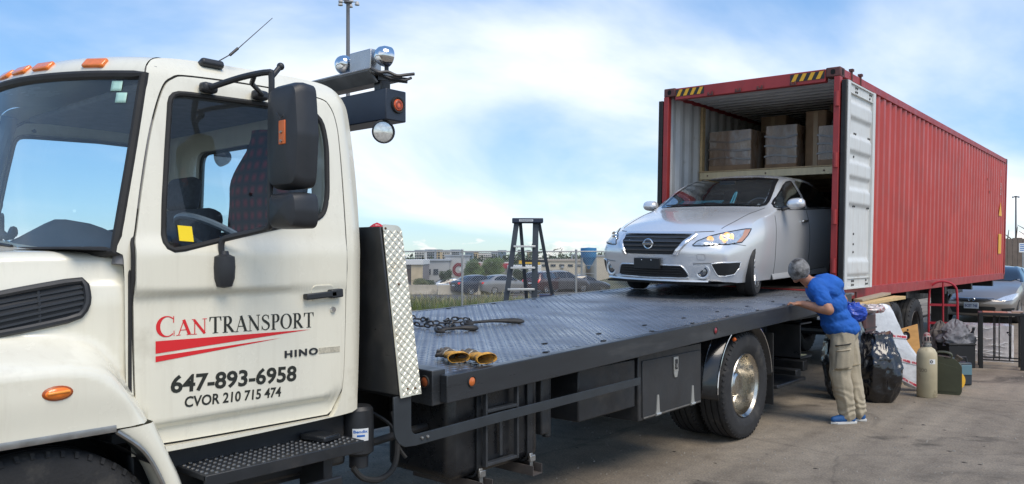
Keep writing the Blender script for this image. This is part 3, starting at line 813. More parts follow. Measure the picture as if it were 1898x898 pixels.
def seat(x, wid, ys=2.02):
    m = MB(); m.box(x - wid / 2, x + wid / 2, ys - 0.32, ys + 0.20, 1.28, 1.45); st = m.build('seat', SEATF, truck, bevel=0.06, bseg=3)
    m = MB(); m.obox((x, ys + 0.27, 1.70), (wid, 0.15, 0.56), Matrix.Rotation(R(-10), 3, 'X')); m.build('backrest', SEATF, st, bevel=0.06, bseg=3)
    m = MB(); m.obox((x, ys + 0.335, 2.075), (min(wid, 0.30), 0.10, 0.21), Matrix.Rotation(R(-8), 3, 'X')); m.build('headrest', SEATF, st, bevel=0.045, bseg=3)
seat(XC + 0.52, 0.52, 2.14); seat(XC - 0.42, 0.86)
m = MB(); m.box(XC - 0.62, XC - 0.30, 1.75, 2.26, 1.40, 1.83); m.build('middle_console', SEATF, truck, bevel=0.06, bseg=3)

# plaid jacket hung behind the driver
def plaid():
    m = bpy.data.materials.new('plaid_cloth'); m.use_nodes = True; N, L = m.node_tree.nodes, m.node_tree.links
    b = N['Principled BSDF']; b.inputs['Roughness'].default_value = 0.9
    t = N.new('ShaderNodeTexCoord'); w1 = N.new('ShaderNodeTexWave'); w2 = N.new('ShaderNodeTexWave'); w2.bands_direction = 'Z'
    for w in (w1, w2): w.inputs['Scale'].default_value = 4.5; w.inputs['Distortion'].default_value = 0.6; L.new(t.outputs['Object'], w.inputs['Vector'])
    a = N.new('ShaderNodeMath'); a.operation = 'MULTIPLY'; L.new(w1.outputs['Fac'], a.inputs[0]); L.new(w2.outputs['Fac'], a.inputs[1])
    r = N.new('ShaderNodeValToRGB'); r.color_ramp.elements[0].color = (0.02, 0.018, 0.022, 1); r.color_ramp.elements[1].color = (0.30, 0.03, 0.04, 1)
    L.new(a.outputs[0], r.inputs[0]); L.new(r.outputs[0], b.inputs['Base Color']); return m
jk = tag(MB(), ) if False else None
rows = []
for i in range(22):
    t = i / 21; z = lerp(2.40, 1.60, t); row = []
    wdt = 0.07 + 0.24 * ss(0, 0.4, t); dpt = 0.05 + 0.07 * ss(0, 0.5, t)
    for j in range(20):
        a = 2 * PI * j / 20; f = 1 + 0.16 * noise.noise((math.cos(a) * 2, math.sin(a) * 2, z * 4)) + 0.10 * math.sin(5 * a + z * 3) * t
        row.append((XC + 0.33 + wdt * f * math.cos(a), 2.43 + dpt * f * math.sin(a) * 0.8, z))
    rows.append(row)
m = MB(); m.grid(rows, closed_v=True)
jacket = m.build('hanging_jacket', plaid(), None, smooth=60)
tag(jacket, 'dark red plaid jacket hanging behind the driver seat inside the truck cab', 'jacket')

# step under the door
m = MB(); m.box(-3.34, -3.035, 1.62, 2.44, 0.772, 0.797); m.box(-3.052, -3.032, 1.62, 2.44, 0.742, 0.7975); m.box(-3.30, -3.1, 1.75, 1.80, 0.55, 0.77); m.box(-3.30, -3.1, 2.25, 2.30, 0.55, 0.77); m.box(-3.34, -3.30, 1.62, 2.44, 0.60, 0.77)
step = m.build('step', BLACKP, truck, bevel=0.004)
m = MB()
for i in range(8):
    for j in range(22):
        m.lathe([(0.0, 0.006), (0.006, 0.0055), (0.009, 0.0)], (-3.325 + 0.037 * i + 0.018 * (j % 2), 1.64 + 0.0365 * j, 0.797), (0, 0, 1), 6)
lg = m.build('step_studs', mat('worn_stud', (0.17, 0.165, 0.155), 0.45, metal=0.7, var=0.3, vscale=9), step); lg['kind'] = 'stuff'
m = MB(); m.obox((-3.20, 2.30, 0.815), (0.16, 0.11, 0.03), Matrix.Rotation(R(12), 3, 'Z')); m.build('hinge_block', BLACKP, step, bevel=0.008)
m = MB(); m.box(-3.05, -3.02, 1.66, 2.30, 0.60, 0.655); m.box(-3.30, -3.05, 1.70, 1.74, 0.6, 0.65); m.build('lower_step_rail', BLACKP, step, bevel=0.006)
m = MB(); m.box(-3.42, -3.28, 1.42, 2.52, 0.62, 0.90); m.build('rocker_panel', BLACKP, truck, bevel=0.02)
# air drier canister with its sticker, hoses
m = MB(); m.lathe([(0.0, 0.12), (0.06, 0.118), (0.075, 0.10), (0.078, 0.0), (0.078, -0.12), (0.05, -0.14), (0.05, -0.2), (0.0, -0.2)], (-3.26, 2.585, 0.80), (0, 0, 1), 24)
ad = m.build('air_canister', BLACKPL, truck)
m = MB()
m.grid([[(-3.26 + 0.0792 * math.cos(a), 2.585 + 0.0792 * math.sin(a), z) for z in (0.748, 0.812)] for a in [R(-62 + 62 * i / 8) for i in range(9)]])
m.build('sticker', mat('white_sticker', (0.75, 0.78, 0.80), 0.4), ad)
text_mesh('sticker_print', 'Bendix', mat('blue_print', (0.02, 0.14, 0.50), 0.4), ad, lambda u, v, w: (-3.26 + 0.0799 * math.cos(R(-58) + u / 0.079), 2.585 + 0.0799 * math.sin(R(-58) + u / 0.079), 0.790 + v), 0.02, bold=0.0006, width=0.075, extrude=0.0)
m = MB()
m.grid([[(-3.26 + 0.0799 * math.cos(a), 2.585 + 0.0799 * math.sin(a), z) for z in (0.770, 0.780)] for a in [R(-45 + 30 * i / 5) for i in range(6)]]); m.build('sticker_mark', mat('blue_print', (0.02, 0.14, 0.5)), ad)
m = MB(); m.tube(spline([(-3.2, 2.50, 0.62), (-3.18, 2.55, 0.56), (-3.17, 2.66, 0.535), (-3.2, 2.78, 0.58), (-3.25, 2.84, 0.72), (-3.3, 2.85, 0.84)], 5), 0.016, 8)
m.tube([(-3.25, 2.5, 0.70), (-3.25, 3.05, 0.735)], 0.022, 8); m.tube(spline([(-3.3, 2.7, 0.86), (-3.26, 2.80, 0.78), (-3.24, 2.84, 0.66), (-3.2, 2.86, 0.6)], 5), 0.01, 6)
m.build('air_hose', RUBBER, truck)
# frame rails, cross members, axle, engine mass
for s_ in (-1, 1):
    m = MB(); m.box(XC + s_ * 0.37, XC + s_ * 0.45, -0.2, 9.0, 0.62, 0.88); m.build('frame_rail', BLACKP, truck)
m = MB()
for y in (0.3, 2.7, 4.3, 5.6, 8.2): m.box(XC - 0.369, XC + 0.369, y, y + 0.12, 0.66, 0.84)
m.build('cross_members', BLACKP, truck)
m = MB(); m.box(XC - 0.30, XC + 0.30, 0.1, 1.35, 0.55, 1.45); m.cyl((XC, 1.4, 0.65), (XC, 6.7, 0.55), 0.05, n=10); m.build('drivetrain', BLACKP, truck, bevel=0.03)
for y in (1.02, 6.94):
    m = MB(); m.cyl((XC - 0.95, y, 0.495), (XC + 0.95, y, 0.495), 0.07, n=12); m.sphere((XC, y, 0.495), 0.20, 14, 10); m.build('axle', BLACKP, truck)

# wheels: origin at the wheel centre, axle along x, outer face towards +x
def tread_tyre(Rr, w, rim_r, n=48):
    m = MB(); hw = w / 2
    prof = [(rim_r, -hw * 0.72), (rim_r + 0.02, -hw * 0.86), (lerp(rim_r, Rr, 0.45), -hw), (Rr - 0.05, -hw * 0.97), (Rr - 0.012, -hw * 0.83), (Rr, -hw * 0.72)]
    for g in (-0.45, 0.0, 0.45):
        prof += [(Rr, (g - 0.055) * hw), (Rr - 0.014, (g - 0.05) * hw), (Rr - 0.014, (g + 0.05) * hw), (Rr, (g + 0.055) * hw)]
    prof += [(Rr, hw * 0.72), (Rr - 0.012, hw * 0.83), (Rr - 0.022, hw * 0.90), (Rr - 0.05, hw * 0.97), (Rr - 0.06, hw * 0.975), (Rr - 0.066, hw * 0.985), (lerp(rim_r, Rr, 0.5), hw * 1.0), (lerp(rim_r, Rr, 0.42), hw * 1.006), (lerp(rim_r, Rr, 0.36), hw * 0.99), (rim_r + 0.02, hw * 0.86), (rim_r, hw * 0.72)]
    m.lathe(prof, (0, 0, 0), (1, 0, 0), n)
    # shoulder blocks
    for k in range(n):
        a = 2 * PI * k / n
        for s_ in (-1, 1):
            d = Vector((0, math.cos(a), math.sin(a)))
            m.bar(d * (Rr - 0.028) + Vector((s_ * hw * 0.89, 0, 0)), d * (Rr - 0.007) + Vector((s_ * hw * 0.80, 0, 0)), 0.014, 0.02, up=(1, 0, 0))
    return m
def truck_wheel(loc, flip, dual, dep_in):
    w = bpy.data.objects.new('wheel', None); COL.objects.link(w); w.parent = truck
    w.location = Vector(loc) - rootloc(truck)
    if flip: w.rotation_euler = (0, 0, PI)
    tread_tyre(0.495, 0.27, 0.29, 60).build('tyre', TYRE, w, local=True, smooth=40)
    m = MB()
    if dual:   # deep dished rim
        m.lathe([(0.292, 0.118), (0.298, 0.108), (0.290, 0.100), (0.276, 0.085), (0.268, 0.02), (0.262, -0.06), (0.245, -0.085), (0.20, -0.092), (0.165, -0.088), (0.15, -0.07), (0.115, -0.065), (0.11, 0.03), (0.09, 0.045), (0.0, 0.048)], (0, 0, 0), (1, 0, 0), 48)
        bx = -0.085
    else:
        m.lathe([(0.292, 0.118), (0.298, 0.108), (0.285, 0.10), (0.27, 0.05), (0.25, 0.03), (0.20, 0.075), (0.165, 0.10), (0.12, 0.11), (0.10, 0.15), (0.0, 0.155)], (0, 0, 0), (1, 0, 0), 48); bx = 0.09
    rim = m.build('rim', mat('polished_wheel', (0.58, 0.55, 0.49), 0.26, metal=1.0, var=0.12, vscale=7, rvar=0.10, dirt=(0.25, 0.21, 0.16), dscale=6, dlo=0.55, dhi=0.8), w, local=True, smooth=30)
    for k in range(8):
        a = 2 * PI * k / 8; m = MB(); m.lathe([(0.0, 0.055), (0.012, 0.05), (0.017, 0.03), (0.017, 0.0)], (bx, 0.14 * math.cos(a), 0.14 * math.sin(a)), (1, 0, 0), 6); m.build('lug_nut', CHROME, rim, local=True, smooth=20)
    for k in range(5):
        a = 2 * PI * (k + 0.5) / 5; m = MB(); m.lathe([(0.0, 0.004), (0.030, 0.004), (0.034, 0.0)], (bx - 0.004, 0.215 * math.cos(a), 0.215 * math.sin(a)), (1, 0, 0), 14); m.build('hand_hole', BLACKPL, rim, local=True)
    return w
truck_wheel((-3.185, 6.94, 0.495), False, True, 0)
truck_wheel((-3.52, 6.94, 0.495), True, True, 0)
truck_wheel((2 * XC + 3.185, 6.94, 0.495), True, True, 0)
truck_wheel((2 * XC + 3.52, 6.94, 0.495), False, True, 0)
truck_wheel((-3.26, 1.02, 0.495), False, False, 0)
truck_wheel((2 * XC + 3.26, 1.02, 0.495), True, False, 0)
# ------------------------------------------------------------------ headboard, light bar, deck
def zdeck(x, y): return 1.053 + 0.0283 * (y - 3.148) + 0.027 * (-3.0 - x)
# headboard: tapered black box with bright tread plate on its sides
m = MB()
def hb(x_s, z, y):
    hw = lerp(1.255, 1.12, (z - 0.99) / 0.86); return (XC + x_s * hw, y, z)
m.prism([(-1, 0.99), (1, 0.99), (1, 1.85), (-1, 1.85)], lambda u, z, k: hb(u, z, (2.625 if k == 0 else 2.76) + 0.02 * (1.85 - z)))
headboard = m.build('headboard', BLACKP, truck, bevel=0.006)
PLATE = mat('tread_plate_alu', (0.70, 0.655, 0.53), 0.36, metal=0.55, var=0.12, vscale=7, rvar=0.12, dirt=(0.42, 0.29, 0.12), dscale=5, dlo=0.60, dhi=0.85)
for s_ in (1, -1):
    m = MB()
    def pp(y, z, d=0.0):
        hw = lerp(1.258, 1.123, (z - 0.985) / 0.86); return (XC + s_ * (hw + d), y + 0.02 * (1.85 - z), z)
    m.prism(roundpoly([(2.622, 0.978), (2.766, 0.982), (2.766, 1.858), (2.64, 1.862)], [0.004, 0.004, 0.045, 0.01]), lambda y, z, k: pp(y, z, 0.003 + 0.004 * k))
    pl = m.build('side_plate', PLATE, headboard, bevel=0.002)
    m = MB()
    nz_, ny_ = 42, 6
    for i in range(nz_):
        for j in range(ny_):
            y = 2.634 + 0.0225 * (j + 0.5) ; z = 0.995 + 0.0202 * i
            if y > 2.758: continue
            a = R(45) if (i + j) % 2 == 0 else R(-45)
            dy, dz = math.cos(a), math.sin(a)
            L_, W_ = 0.0125, 0.0042
            P = lambda u, v, d: pp(y + dy * u - dz * v, z + dz * u + dy * v, 0.007 + d)
            m.add([P(-L_, 0, 0), P(0, -W_, 0), P(L_, 0, 0), P(0, W_, 0), P(-L_ * 0.4, 0, 0.0028), P(L_ * 0.4, 0, 0.0028)], [(0, 1, 5, 4), (1, 2, 5), (2, 3, 4, 5), (3, 0, 4)])
    lg = m.build('tread_lugs', PLATE, pl, smooth=60); lg['kind'] = 'stuff'
    for (y, z) in ((2.675, 1.018), (2.725, 1.016), (2.70, 1.55), (2.655, 1.84)):
        m = MB(); m.lathe([(0, 0.012), (0.006, 0.01), (0.008, 0.006)], pp(y, z, 0.0), (s_, 0, 0), 8); m.build('bolt', mat('rusty_bolt', (0.14, 0.08, 0.04), 0.7, metal=0.4), pl)
# light bar on posts behind the cab
LB = mat('light_bar_navy', (0.020, 0.028, 0.045), 0.38, var=0.2, vscale=6)
m = MB(); m.box(2 * XC + 3.345, -3.345, 2.84, 2.99, 2.455, 2.63); bar_ = m.build('light_beam', LB, truck, bevel=0.006)
for s_ in (-1, 1):
    m = MB(); m.box(XC + s_ * 0.40, XC + s_ * 0.48, 2.82, 2.93, 1.7, 2.44); m.build('post', BLACKP, bar_, bevel=0.004)
    m = MB(); xo = XC + s_ * 0.915
    m.lathe([(0.0, 0.014), (0.029, 0.013), (0.034, 0.006), (0.034, 0.0)], (xo, 2.925, 2.545), (s_, 0, 0), 24); al = m.build('end_lamp', mat('orange_lens', (0.75, 0.12, 0.03), 0.25, coat=0.5), bar_)
    m = MB(); m.lathe([(0.035, 0.010), (0.043, 0.012), (0.047, 0.004), (0.047, 0.0)], (xo, 2.925, 2.545), (s_, 0, 0), 24); m.build('lamp_ring', RUBBER, al)
    m = MB(); m.lathe([(0.012, 0.0155), (0.022, 0.0165), (0.026, 0.014)], (xo, 2.925, 2.545), (s_, 0, 0), 18); m.build('lens_ring', mat('orange_dark', (0.30, 0.05, 0.02), .3), al)
# sloping platform on top with a frayed rail
m = MB()
m.prism([(2.77, 2.735), (2.78, 2.745), (3.02, 2.712), (3.02, 2.702), (2.79, 2.715)], lambda y, z, k: (lerp(2 * XC + 3.40, -3.40, k), y, z))
plat = m.build('lamp_platform', mat('platform_grey', (0.26, 0.265, 0.27), 0.45, metal=0.4, var=0.3, vscale=8), truck, bevel=0.002)
for x in (-3.47, 2 * XC + 3.41): m = MB(); m.box(x, x + 0.06, 2.86, 2.93, 2.628, 2.71); m.build('bracket', BLACKP, plat, bevel=0.004)
m = MB(); m.prism([(2.775, 2.725), (2.785, 2.738), (2.85, 2.675), (2.84, 2.668)], lambda y, z, k: (lerp(2 * XC + 3.42, -3.42, k), y, z)); m.build('front_plate', mat('platform_front', (0.14, 0.145, 0.15), 0.5, metal=0.3, var=0.3, vscale=12), plat, bevel=0.002)
m = MB()
m.tube(spline([(-3.40, 2.78, 2.735), (-3.36, 2.80, 2.71), (-3.34, 2.85, 2.718), (-3.31, 2.89, 2.70), (-3.29, 2.94, 2.71), (-3.28, 2.99, 2.722)], 4), 0.010, 6)
m.tube([(-3.39, 2.80, 2.715), (-3.34, 2.87, 2.685), (-3.30, 2.94, 2.68), (-3.29, 2.98, 2.70)], 0.008, 6); m.bar((-3.385, 2.82, 2.69), (-3.30, 2.96, 2.682), 0.012, 0.03)
m.build('cable', BLACKPL, plat)
# round chrome lamps and a steel box on the platform
for (x, y, z, yaw, rr) in ((-3.73, 2.86, 2.815, -62, 0.058), (-3.385, 2.88, 2.815, -95, 0.058)):
    d = Vector((math.cos(R(yaw)), math.sin(R(yaw)), 0.05))
    bk = -d
    m = MB(); m.lathe([(0.0, 0.075), (0.025, 0.070), (0.045, 0.052), (0.056, 0.025), (0.058, 0.0), (0.058, -0.012)], (x, y, z), d, 24); lp = m.build('work_lamp', CHROME, truck, smooth=50)
    m = MB(); m.lathe([(0.0, -0.018), (0.04, -0.016), (0.054, -0.010)], (x, y, z), d, 24); m.build('lens', WHITEL, lp)
    m = MB(); m.cyl((x, y, z - 0.05), (x, y, z - 0.085), 0.012, n=8); m.build('stem', BLACKP, lp)
m = MB(); m.box(-3.655, -3.465, 2.83, 2.91, 2.735, 2.868); m.build('steel_box', mat('brushed_steel', (0.42, 0.42, 0.42), 0.3, metal=0.9, rvar=0.1, var=0.15, vscale=6), truck, bevel=0.006)
# work light under the beam
for s_ in (1, -1):
    xw = XC + s_ * 0.865; d = Vector((0.60 * s_, -0.30, -0.05)).normalized(); c = Vector((xw, 2.86, 2.392))
    m = MB(); m.lathe([(0.0, -0.055), (0.035, -0.052), (0.052, -0.03), (0.062, 0.0), (0.066, 0.02), (0.060, 0.026), (0.056, 0.018)], c, d, 28); wl_ = m.build('flood_lamp', BLACKPL, truck, smooth=40)
    m = MB(); m.lathe([(0.0, 0.020), (0.03, 0.019), (0.055, 0.015)], c, d, 28); m.build('lens', WHITEL, wl_)
    m = MB(); m.bar((xw - .02 * s_, 2.88, 2.456), (xw - .02 * s_, 2.87, 2.42), 0.05, 0.02); m.build('bracket', BLACKP, wl_)

# deck: tread plate top, side channels, front lip
DX0, DX1, DY0, DY1 = -5.50, -3.00, 2.97, 9.80
DECK = mat('deck_steel', (0.24, 0.25, 0.265), 0.36, metal=0.6, var=0.45, vscale=1.1, rvar=0.16, dirt=(0.085, 0.075, 0.065), dscale=1.3, dlo=0.5, dhi=0.72, bump=0.06, bscale=60)
m = MB()
def slab(x0, x1, y0, y1, t, dz=0.0):
    c = [(x0, y0), (x1, y0), (x1, y1), (x0, y1)]
    vs = [(x, y, zdeck(x, y) - t + dz) for x, y in c] + [(x, y, zdeck(x, y) + dz) for x, y in c]
    m.add(vs, [(0, 3, 2, 1), (4, 5, 6, 7), (0, 1, 5, 4), (1, 2, 6, 5), (2, 3, 7, 6), (3, 0, 4, 7)])
slab(DX0 + 0.012, DX1 - 0.03, DY0 + 0.05, DY1, 0.012)
deck = m.build('deck', DECK, truck)
m = MB()
px_, py_ = 0.046, 0.046
nx, ny = int((DX1 - DX0 - 0.10) / px_), int((DY1 - DY0 - 0.10) / py_)
for i in range(nx):
    for j in range(ny):
        x, y = DX0 + 0.04 + px_ * (i + 0.5), DY0 + 0.08 + py_ * (j + 0.5)
        a = R(45) if (i + j) % 2 == 0 else R(-45)
        ca, sa = math.cos(a), math.sin(a); L_, W_ = 0.021, 0.0075
        P = lambda u, v, d: (x + ca * u - sa * v, y + sa * u + ca * v, zdeck(x, y) + d)
        m.add([P(-L_, 0, 0), P(0, -W_, 0), P(L_, 0, 0), P(0, W_, 0), P(0, 0, 0.0045)], [(0, 1, 4), (1, 2, 4), (2, 3, 4), (3, 0, 4)])
lg = m.build('tread_lugs', mat('deck_lug_steel', (0.36, 0.37, 0.39), 0.28, metal=0.8, var=0.3, vscale=1.1, rvar=0.12), deck, smooth=0, recalc=False, weld=False); lg['kind'] = 'stuff'
# key slots along the deck
for k in range(9):
    for (x, dy) in ((-3.09, 0.0), (-3.32, 0.28), (-5.40, 0.1)):
        y = 3.95 + 0.66 * k + dy
        m = MB()
        pts = [(-0.04, 0.0), (-0.016, 0.009), (0.0, 0.018), (0.016, 0.009), (0.04, 0.0), (0.016, -0.009), (0.0, -0.018), (-0.016, -0.009)]
        m.prism(pts, lambda u, v, kk: (x + v, y + u, zdeck(x, y) + 0.003 + 0.003 * kk)); m.build('key_slot', mat('slot_dark', (0.006, 0.006, 0.006), 0.9), deck)
def chan(name, x0, x1, y0, y1, h, dz, mt=BLACKP, bevel=0.005):
    m = MB(); n_ = 2
    c = [(x0, y0), (x1, y0), (x1, y1), (x0, y1)]
    m.add([(x, y, zdeck(x, y) - h + dz) for x, y in c] + [(x, y, zdeck(x, y) + dz) for x, y in c], [(0, 3, 2, 1), (4, 5, 6, 7), (0, 1, 5, 4), (1, 2, 6, 5), (2, 3, 7, 6), (3, 0, 4, 7)])
    return m.build(name, mt, truck, bevel=bevel)
SIDEP = mat('deck_side_paint', (0.028, 0.031, 0.035), 0.34, var=0.3, vscale=3, rvar=0.12, dirt=(0.10, 0.10, 0.10), dscale=2.5, dlo=0.58, dhi=0.9, stretch=(1, 0.3, 2))
sr1 = chan('side_rail', DX1 - 0.055, DX1, DY0 + 0.005, DY1, 0.150, 0.004, SIDEP)
sr2 = chan('side_rail', DX0, DX0 + 0.055, DY0 + 0.005, DY1, 0.150, 0.004, SIDEP)
fl = chan('front_lip', DX0 + 0.06, DX1 - 0.058, DY0 - 0.05, DY0 + 0.05, 0.19, 0.03, SIDEP)
tl = chan('tail_plate', DX0 + 0.06, DX1 - 0.06, DY1 - 0.02, DY1 + 0.30, 0.03, -0.012, DECK)
m = MB()
for k in range(14):
    y = DY0 + 0.3 + 0.5 * k; m.box(DX0 + 0.06, DX1 - 0.06, y, y + 0.07, zdeck(-4.25, y) - 0.13, zdeck(-4.25, y) - 0.03)
m.build('cross_members', BLACKP, deck)
for s_ in (-1, 1):
    m = MB(); y0, y1 = DY0 + 0.1, DY1 - 0.1
    m.box(XC + s_ * 0.36, XC + s_ * 0.46, y0, y1, 0.885, 0.96); m.build('subframe', BLACKP, truck)
# lamps in the rails
def round_lamp(c, d, r, mt, par, nm='marker_lamp'):
    m = MB(); m.lathe([(0.0, 0.010), (r * 0.7, 0.0085), (r, 0.003), (r, -0.002)], c, d, 22); l = m.build(nm, mt, par)
    m = MB(); m.lathe([(r, 0.006), (r * 1.16, 0.008), (r * 1.28, 0.002), (r * 1.3, -0.002)], c, d, 22); m.build('lamp_ring', RUBBER, l)
DAMB = mat('amber_marker', (0.60, 0.15, 0.03), 0.3, coat=0.3, var=0.15, vscale=40)
round_lamp((-3.0, 3.166, zdeck(-3, 3.166) - 0.055), (1, 0, 0), 0.026, DAMB, truck)
round_lamp((-3.115, DY0 - 0.05, zdeck(-3.115, 2.95) - 0.035), (0, -1, 0), 0.028, mat('amber_marker_dull', (0.34, 0.09, 0.03), 0.45), truck)
round_lamp((-3.0, 6.171, zdeck(-3, 6.17) - 0.075), (1, 0, 0), 0.026, mat('red_marker', (0.28, 0.02, 0.03), 0.3, coat=0.4), truck)
# rail guard: strap and bar
m = MB()
prof = [(2.612, 0.985), (2.728, 0.985), (2.728, 0.812)] + [(2.768 - 0.04 * math.cos(a), 0.812 - 0.04 * math.sin(a)) for a in (R(30), R(60), R(90))] + [(3.42, 0.787), (4.98, 0.806), (4.98, 0.752), (3.42, 0.729), (2.76, 0.714)] + [(2.72 - 0.108 * math.sin(a), 0.822 - 0.108 * math.cos(a)) for a in (R(20), R(45), R(70), R(90))]
m.prism(prof, lambda y, z, k: (-3.012 - 0.012 * k, y, z))
m.build('side_guard', mat('guard_paint', (0.030, 0.036, 0.042), 0.38, var=0.2, vscale=6, rvar=0.1), truck, bevel=0.002)
for y in (2.80, 2.84):
    m = MB(); m.lathe([(0, 0.010), (0.008, 0.008), (0.010, 0.0)], (-3.011, y, 0.748), (1, 0, 0), 6); m.build('bolt', DULLM, truck, smooth=0)
# fuel tank with straps and a climbing step frame
m = MB(); m.box(-3.64, -3.10, 3.09, 3.90, 0.425, 0.965)
tank = m.build('fuel_tank', mat('tank_black', (0.010, 0.011, 0.013), 0.30, var=0.3, vscale=4, rvar=0.12, dirt=(0.045, 0.045, 0.045), dscale=3, dlo=0.5, dhi=0.8), truck, bevel=0.055, bseg=4)
for y in (3.30, 3.76):
    m = MB(); o_ = roundpoly([(-3.655, 0.41), (-3.085, 0.41), (-3.085, 0.985), (-3.655, 0.985)], 0.06); i_ = roundpoly([(-3.645, 0.42), (-3.095, 0.42), (-3.095, 0.975), (-3.645, 0.975)], 0.055)
    m.prism(o_, lambda x, z, k: (x, y + 0.05 * k, z), holes=[i_]); m.build('strap', BLACKP, tank)
    m = MB(); m.box(-3.60, -3.02, y - 0.02, y + 0.06, 0.345, 0.352); m.box(-3.60, -3.02, y - 0.026, y - 0.02, 0.345, 0.405); m.box(-3.60, -3.02, y + 0.06, y + 0.066, 0.345, 0.405); m.build('bracket', mat('rusty_channel', (0.07, 0.06, 0.055), 0.8, var=0.4, vscale=10), tank)
    m = MB(); m.bar((-3.07, y + 0.02, 0.352), (-3.075, y + 0.02, 0.47), 0.012, 0.03); m.obox((-3.065, y + 0.02, 0.44), (0.02, 0.05, 0.04), Matrix.Identity(3)); m.build('strap_bolt', DULLM, tank, bevel=0.004)
m = MB()
for y in (3.335, 3.615): m.box(-3.075, -3.045, y, y + 0.016, 0.475, 0.935)
for z in (0.49, 0.80): m.box(-3.085, -3.045, 3.352, 3.614, z - 0.012, z + 0.006)
m.box(-3.082, -3.075, 3.49, 3.515, 0.51, 0.74)
m.build('tank_step', mat('step_frame', (0.035, 0.038, 0.042), 0.4, var=0.3, vscale=9), truck, bevel=0.002)
m = MB(); m.box(-3.30, -3.10, 3.92, 4.0, 0.55, 0.95); m.cyl((-3.14, 4.02, 0.52), (-3.14, 4.02, 0.95), 0.03, n=10); m.box(-3.5, -3.12, 4.35, 5.08, 0.56, 0.92); m.build('battery_box', BLACKP, truck, bevel=0.01)
# broom bristles poking out under the deck
m = MB()
random.seed(3)
for k in range(90):
    a, b = random.uniform(-0.05, 0.05), random.uniform(-0.025, 0.02)
    m.tube([(-3.42 + b * 0.5, 4.38 + a * 0.4, 0.86), (-3.40 + b, 4.42 + a, 0.77), (-3.38 + b * 1.6, 4.47 + a * 1.9, 0.685 + random.uniform(-0.02, 0.02))], 0.0016, 3)
m.box(-3.46, -3.38, 4.36, 4.43, 0.85, 0.91)
brm = m.build('broom_head', mat('straw_bristle', (0.24, 0.17, 0.12), 0.9, var=0.3, vscale=30), None, smooth=0)
tag(brm, 'brown straw broom head poking out under the flatbed deck', 'broom')
# toolbox with latch and hinges
m = MB(); m.box(-3.62, -3.105, 5.10, 6.12, 0.445, 0.955); tb = m.build('toolbox', BLACKP, truck, bevel=0.008)
m = MB(); m.box(-3.105, -3.096, 5.15, 6.085, 0.47, 0.90); td = m.build('toolbox_door', mat('toolbox_door', (0.030, 0.032, 0.035), 0.4, var=0.2, vscale=5, rvar=0.1), tb, bevel=0.004)
m = MB(); m.box(-3.104, -3.090, 5.16, 6.08, 0.462, 0.472); m.build('hinge_rod', DULLM, tb)
for y in (5.37, 5.94):
    m = MB(); m.prism([(y - 0.035, 0.455), (y + 0.035, 0.455), (y + 0.022, 0.50), (y + 0.012, 0.615), (y - 0.012, 0.615), (y - 0.022, 0.50)], lambda yy, z, k: (-3.096 + 0.008 * k, yy, z)); m.cyl((-3.088, y - 0.035, 0.468), (-3.088, y + 0.035, 0.468), 0.010, n=8); m.build('hinge', mat('pale_steel', (0.5, 0.5, 0.47), 0.4, metal=0.6), tb)
m = MB(); m.prism([(5.615, 0.765), (5.685, 0.765), (5.685, 0.885), (5.615, 0.885)], lambda y, z, k: (-3.096 + 0.012 * k, y, z)); m.prism([(5.63, 0.72), (5.67, 0.72), (5.685, 0.765), (5.615, 0.765)], lambda y, z, k: (-3.096 + 0.010 * k, y, z)); lt = m.build('latch', mat('pale_steel', (0.5, 0.5, 0.47), 0.4, metal=0.6), tb, bevel=0.002)
m = MB(); m.prism([(5.63, 0.785), (5.67, 0.785), (5.67, 0.865), (5.63, 0.865)], lambda y, z, k: (-3.083 + 0.002 * k, y, z)); m.build('latch_dish', BLACKP, lt); m = MB(); m.box(-3.082, -3.074, 5.635, 5.665, 0.80, 0.83); m.build('paddle', DULLM, lt)
# mudguards over the rear duals
def guard(x_out, x_in, a0, a1, rad):
    m = MB(); rows = []; n_ = 20
    for i in range(n_ + 1):
        an = R(lerp(a0, a1, i / n_)); y, z = 6.94 + rad * math.cos(an), 0.495 + rad * math.sin(an)
        rows.append([(x_out, y, z), (x_in, y, z)])
    m.grid(rows); return m
for s_ in (1, -1):
    f = lambda x: x if s_ > 0 else 2 * XC - x
    for (a0, a1) in ((96, 186), (2, 62)):
        g = guard(f(-3.06), f(-3.68), a0, a1, 0.585).build('mudguard', mat('mudguard_black', (0.010, 0.011, 0.013), 0.22, coat=0.4, var=0.2, vscale=6), truck, solid=0.012)
        for x in ((-3.062, -3.215, -3.36) if a0 > 90 else (-3.062,)):
            m = MB(); m.tube([(f(x), 6.94 + 0.593 * math.cos(R(lerp(a0, a1, i / 18))), 0.495 + 0.593 * math.sin(R(lerp(a0, a1, i / 18)))) for i in range(1, 18)], 0.006, 6); m.build('trim', CHROME, g)
    m = MB(); m.box(f(-3.66), f(-3.07), 7.585, 7.60, 0.22, 0.93); m.build('mud_flap', RUBBER, truck, bevel=0.004)
m = MB()
for a in (R(35), R(-35)): m.bar(Vector((-3.29, 6.352, 0.80)) - Vector((math.cos(a), 0, math.sin(a))) * 0.035, Vector((-3.29, 6.352, 0.80)) + Vector((math.cos(a), 0, math.sin(a))) * 0.035, 0.006, 0.014, up=(0, 1, 0))
m.build('white_mark', mat('white_mark', (0.7, 0.72, 0.74), 0.4), truck)
m = MB(); m.sphere((-3.055, 6.66, 0.945), 0.020, 12, 8); m.build('guard_lamp', mat('orange_bead', (0.75, 0.14, 0.02), 0.3), truck)
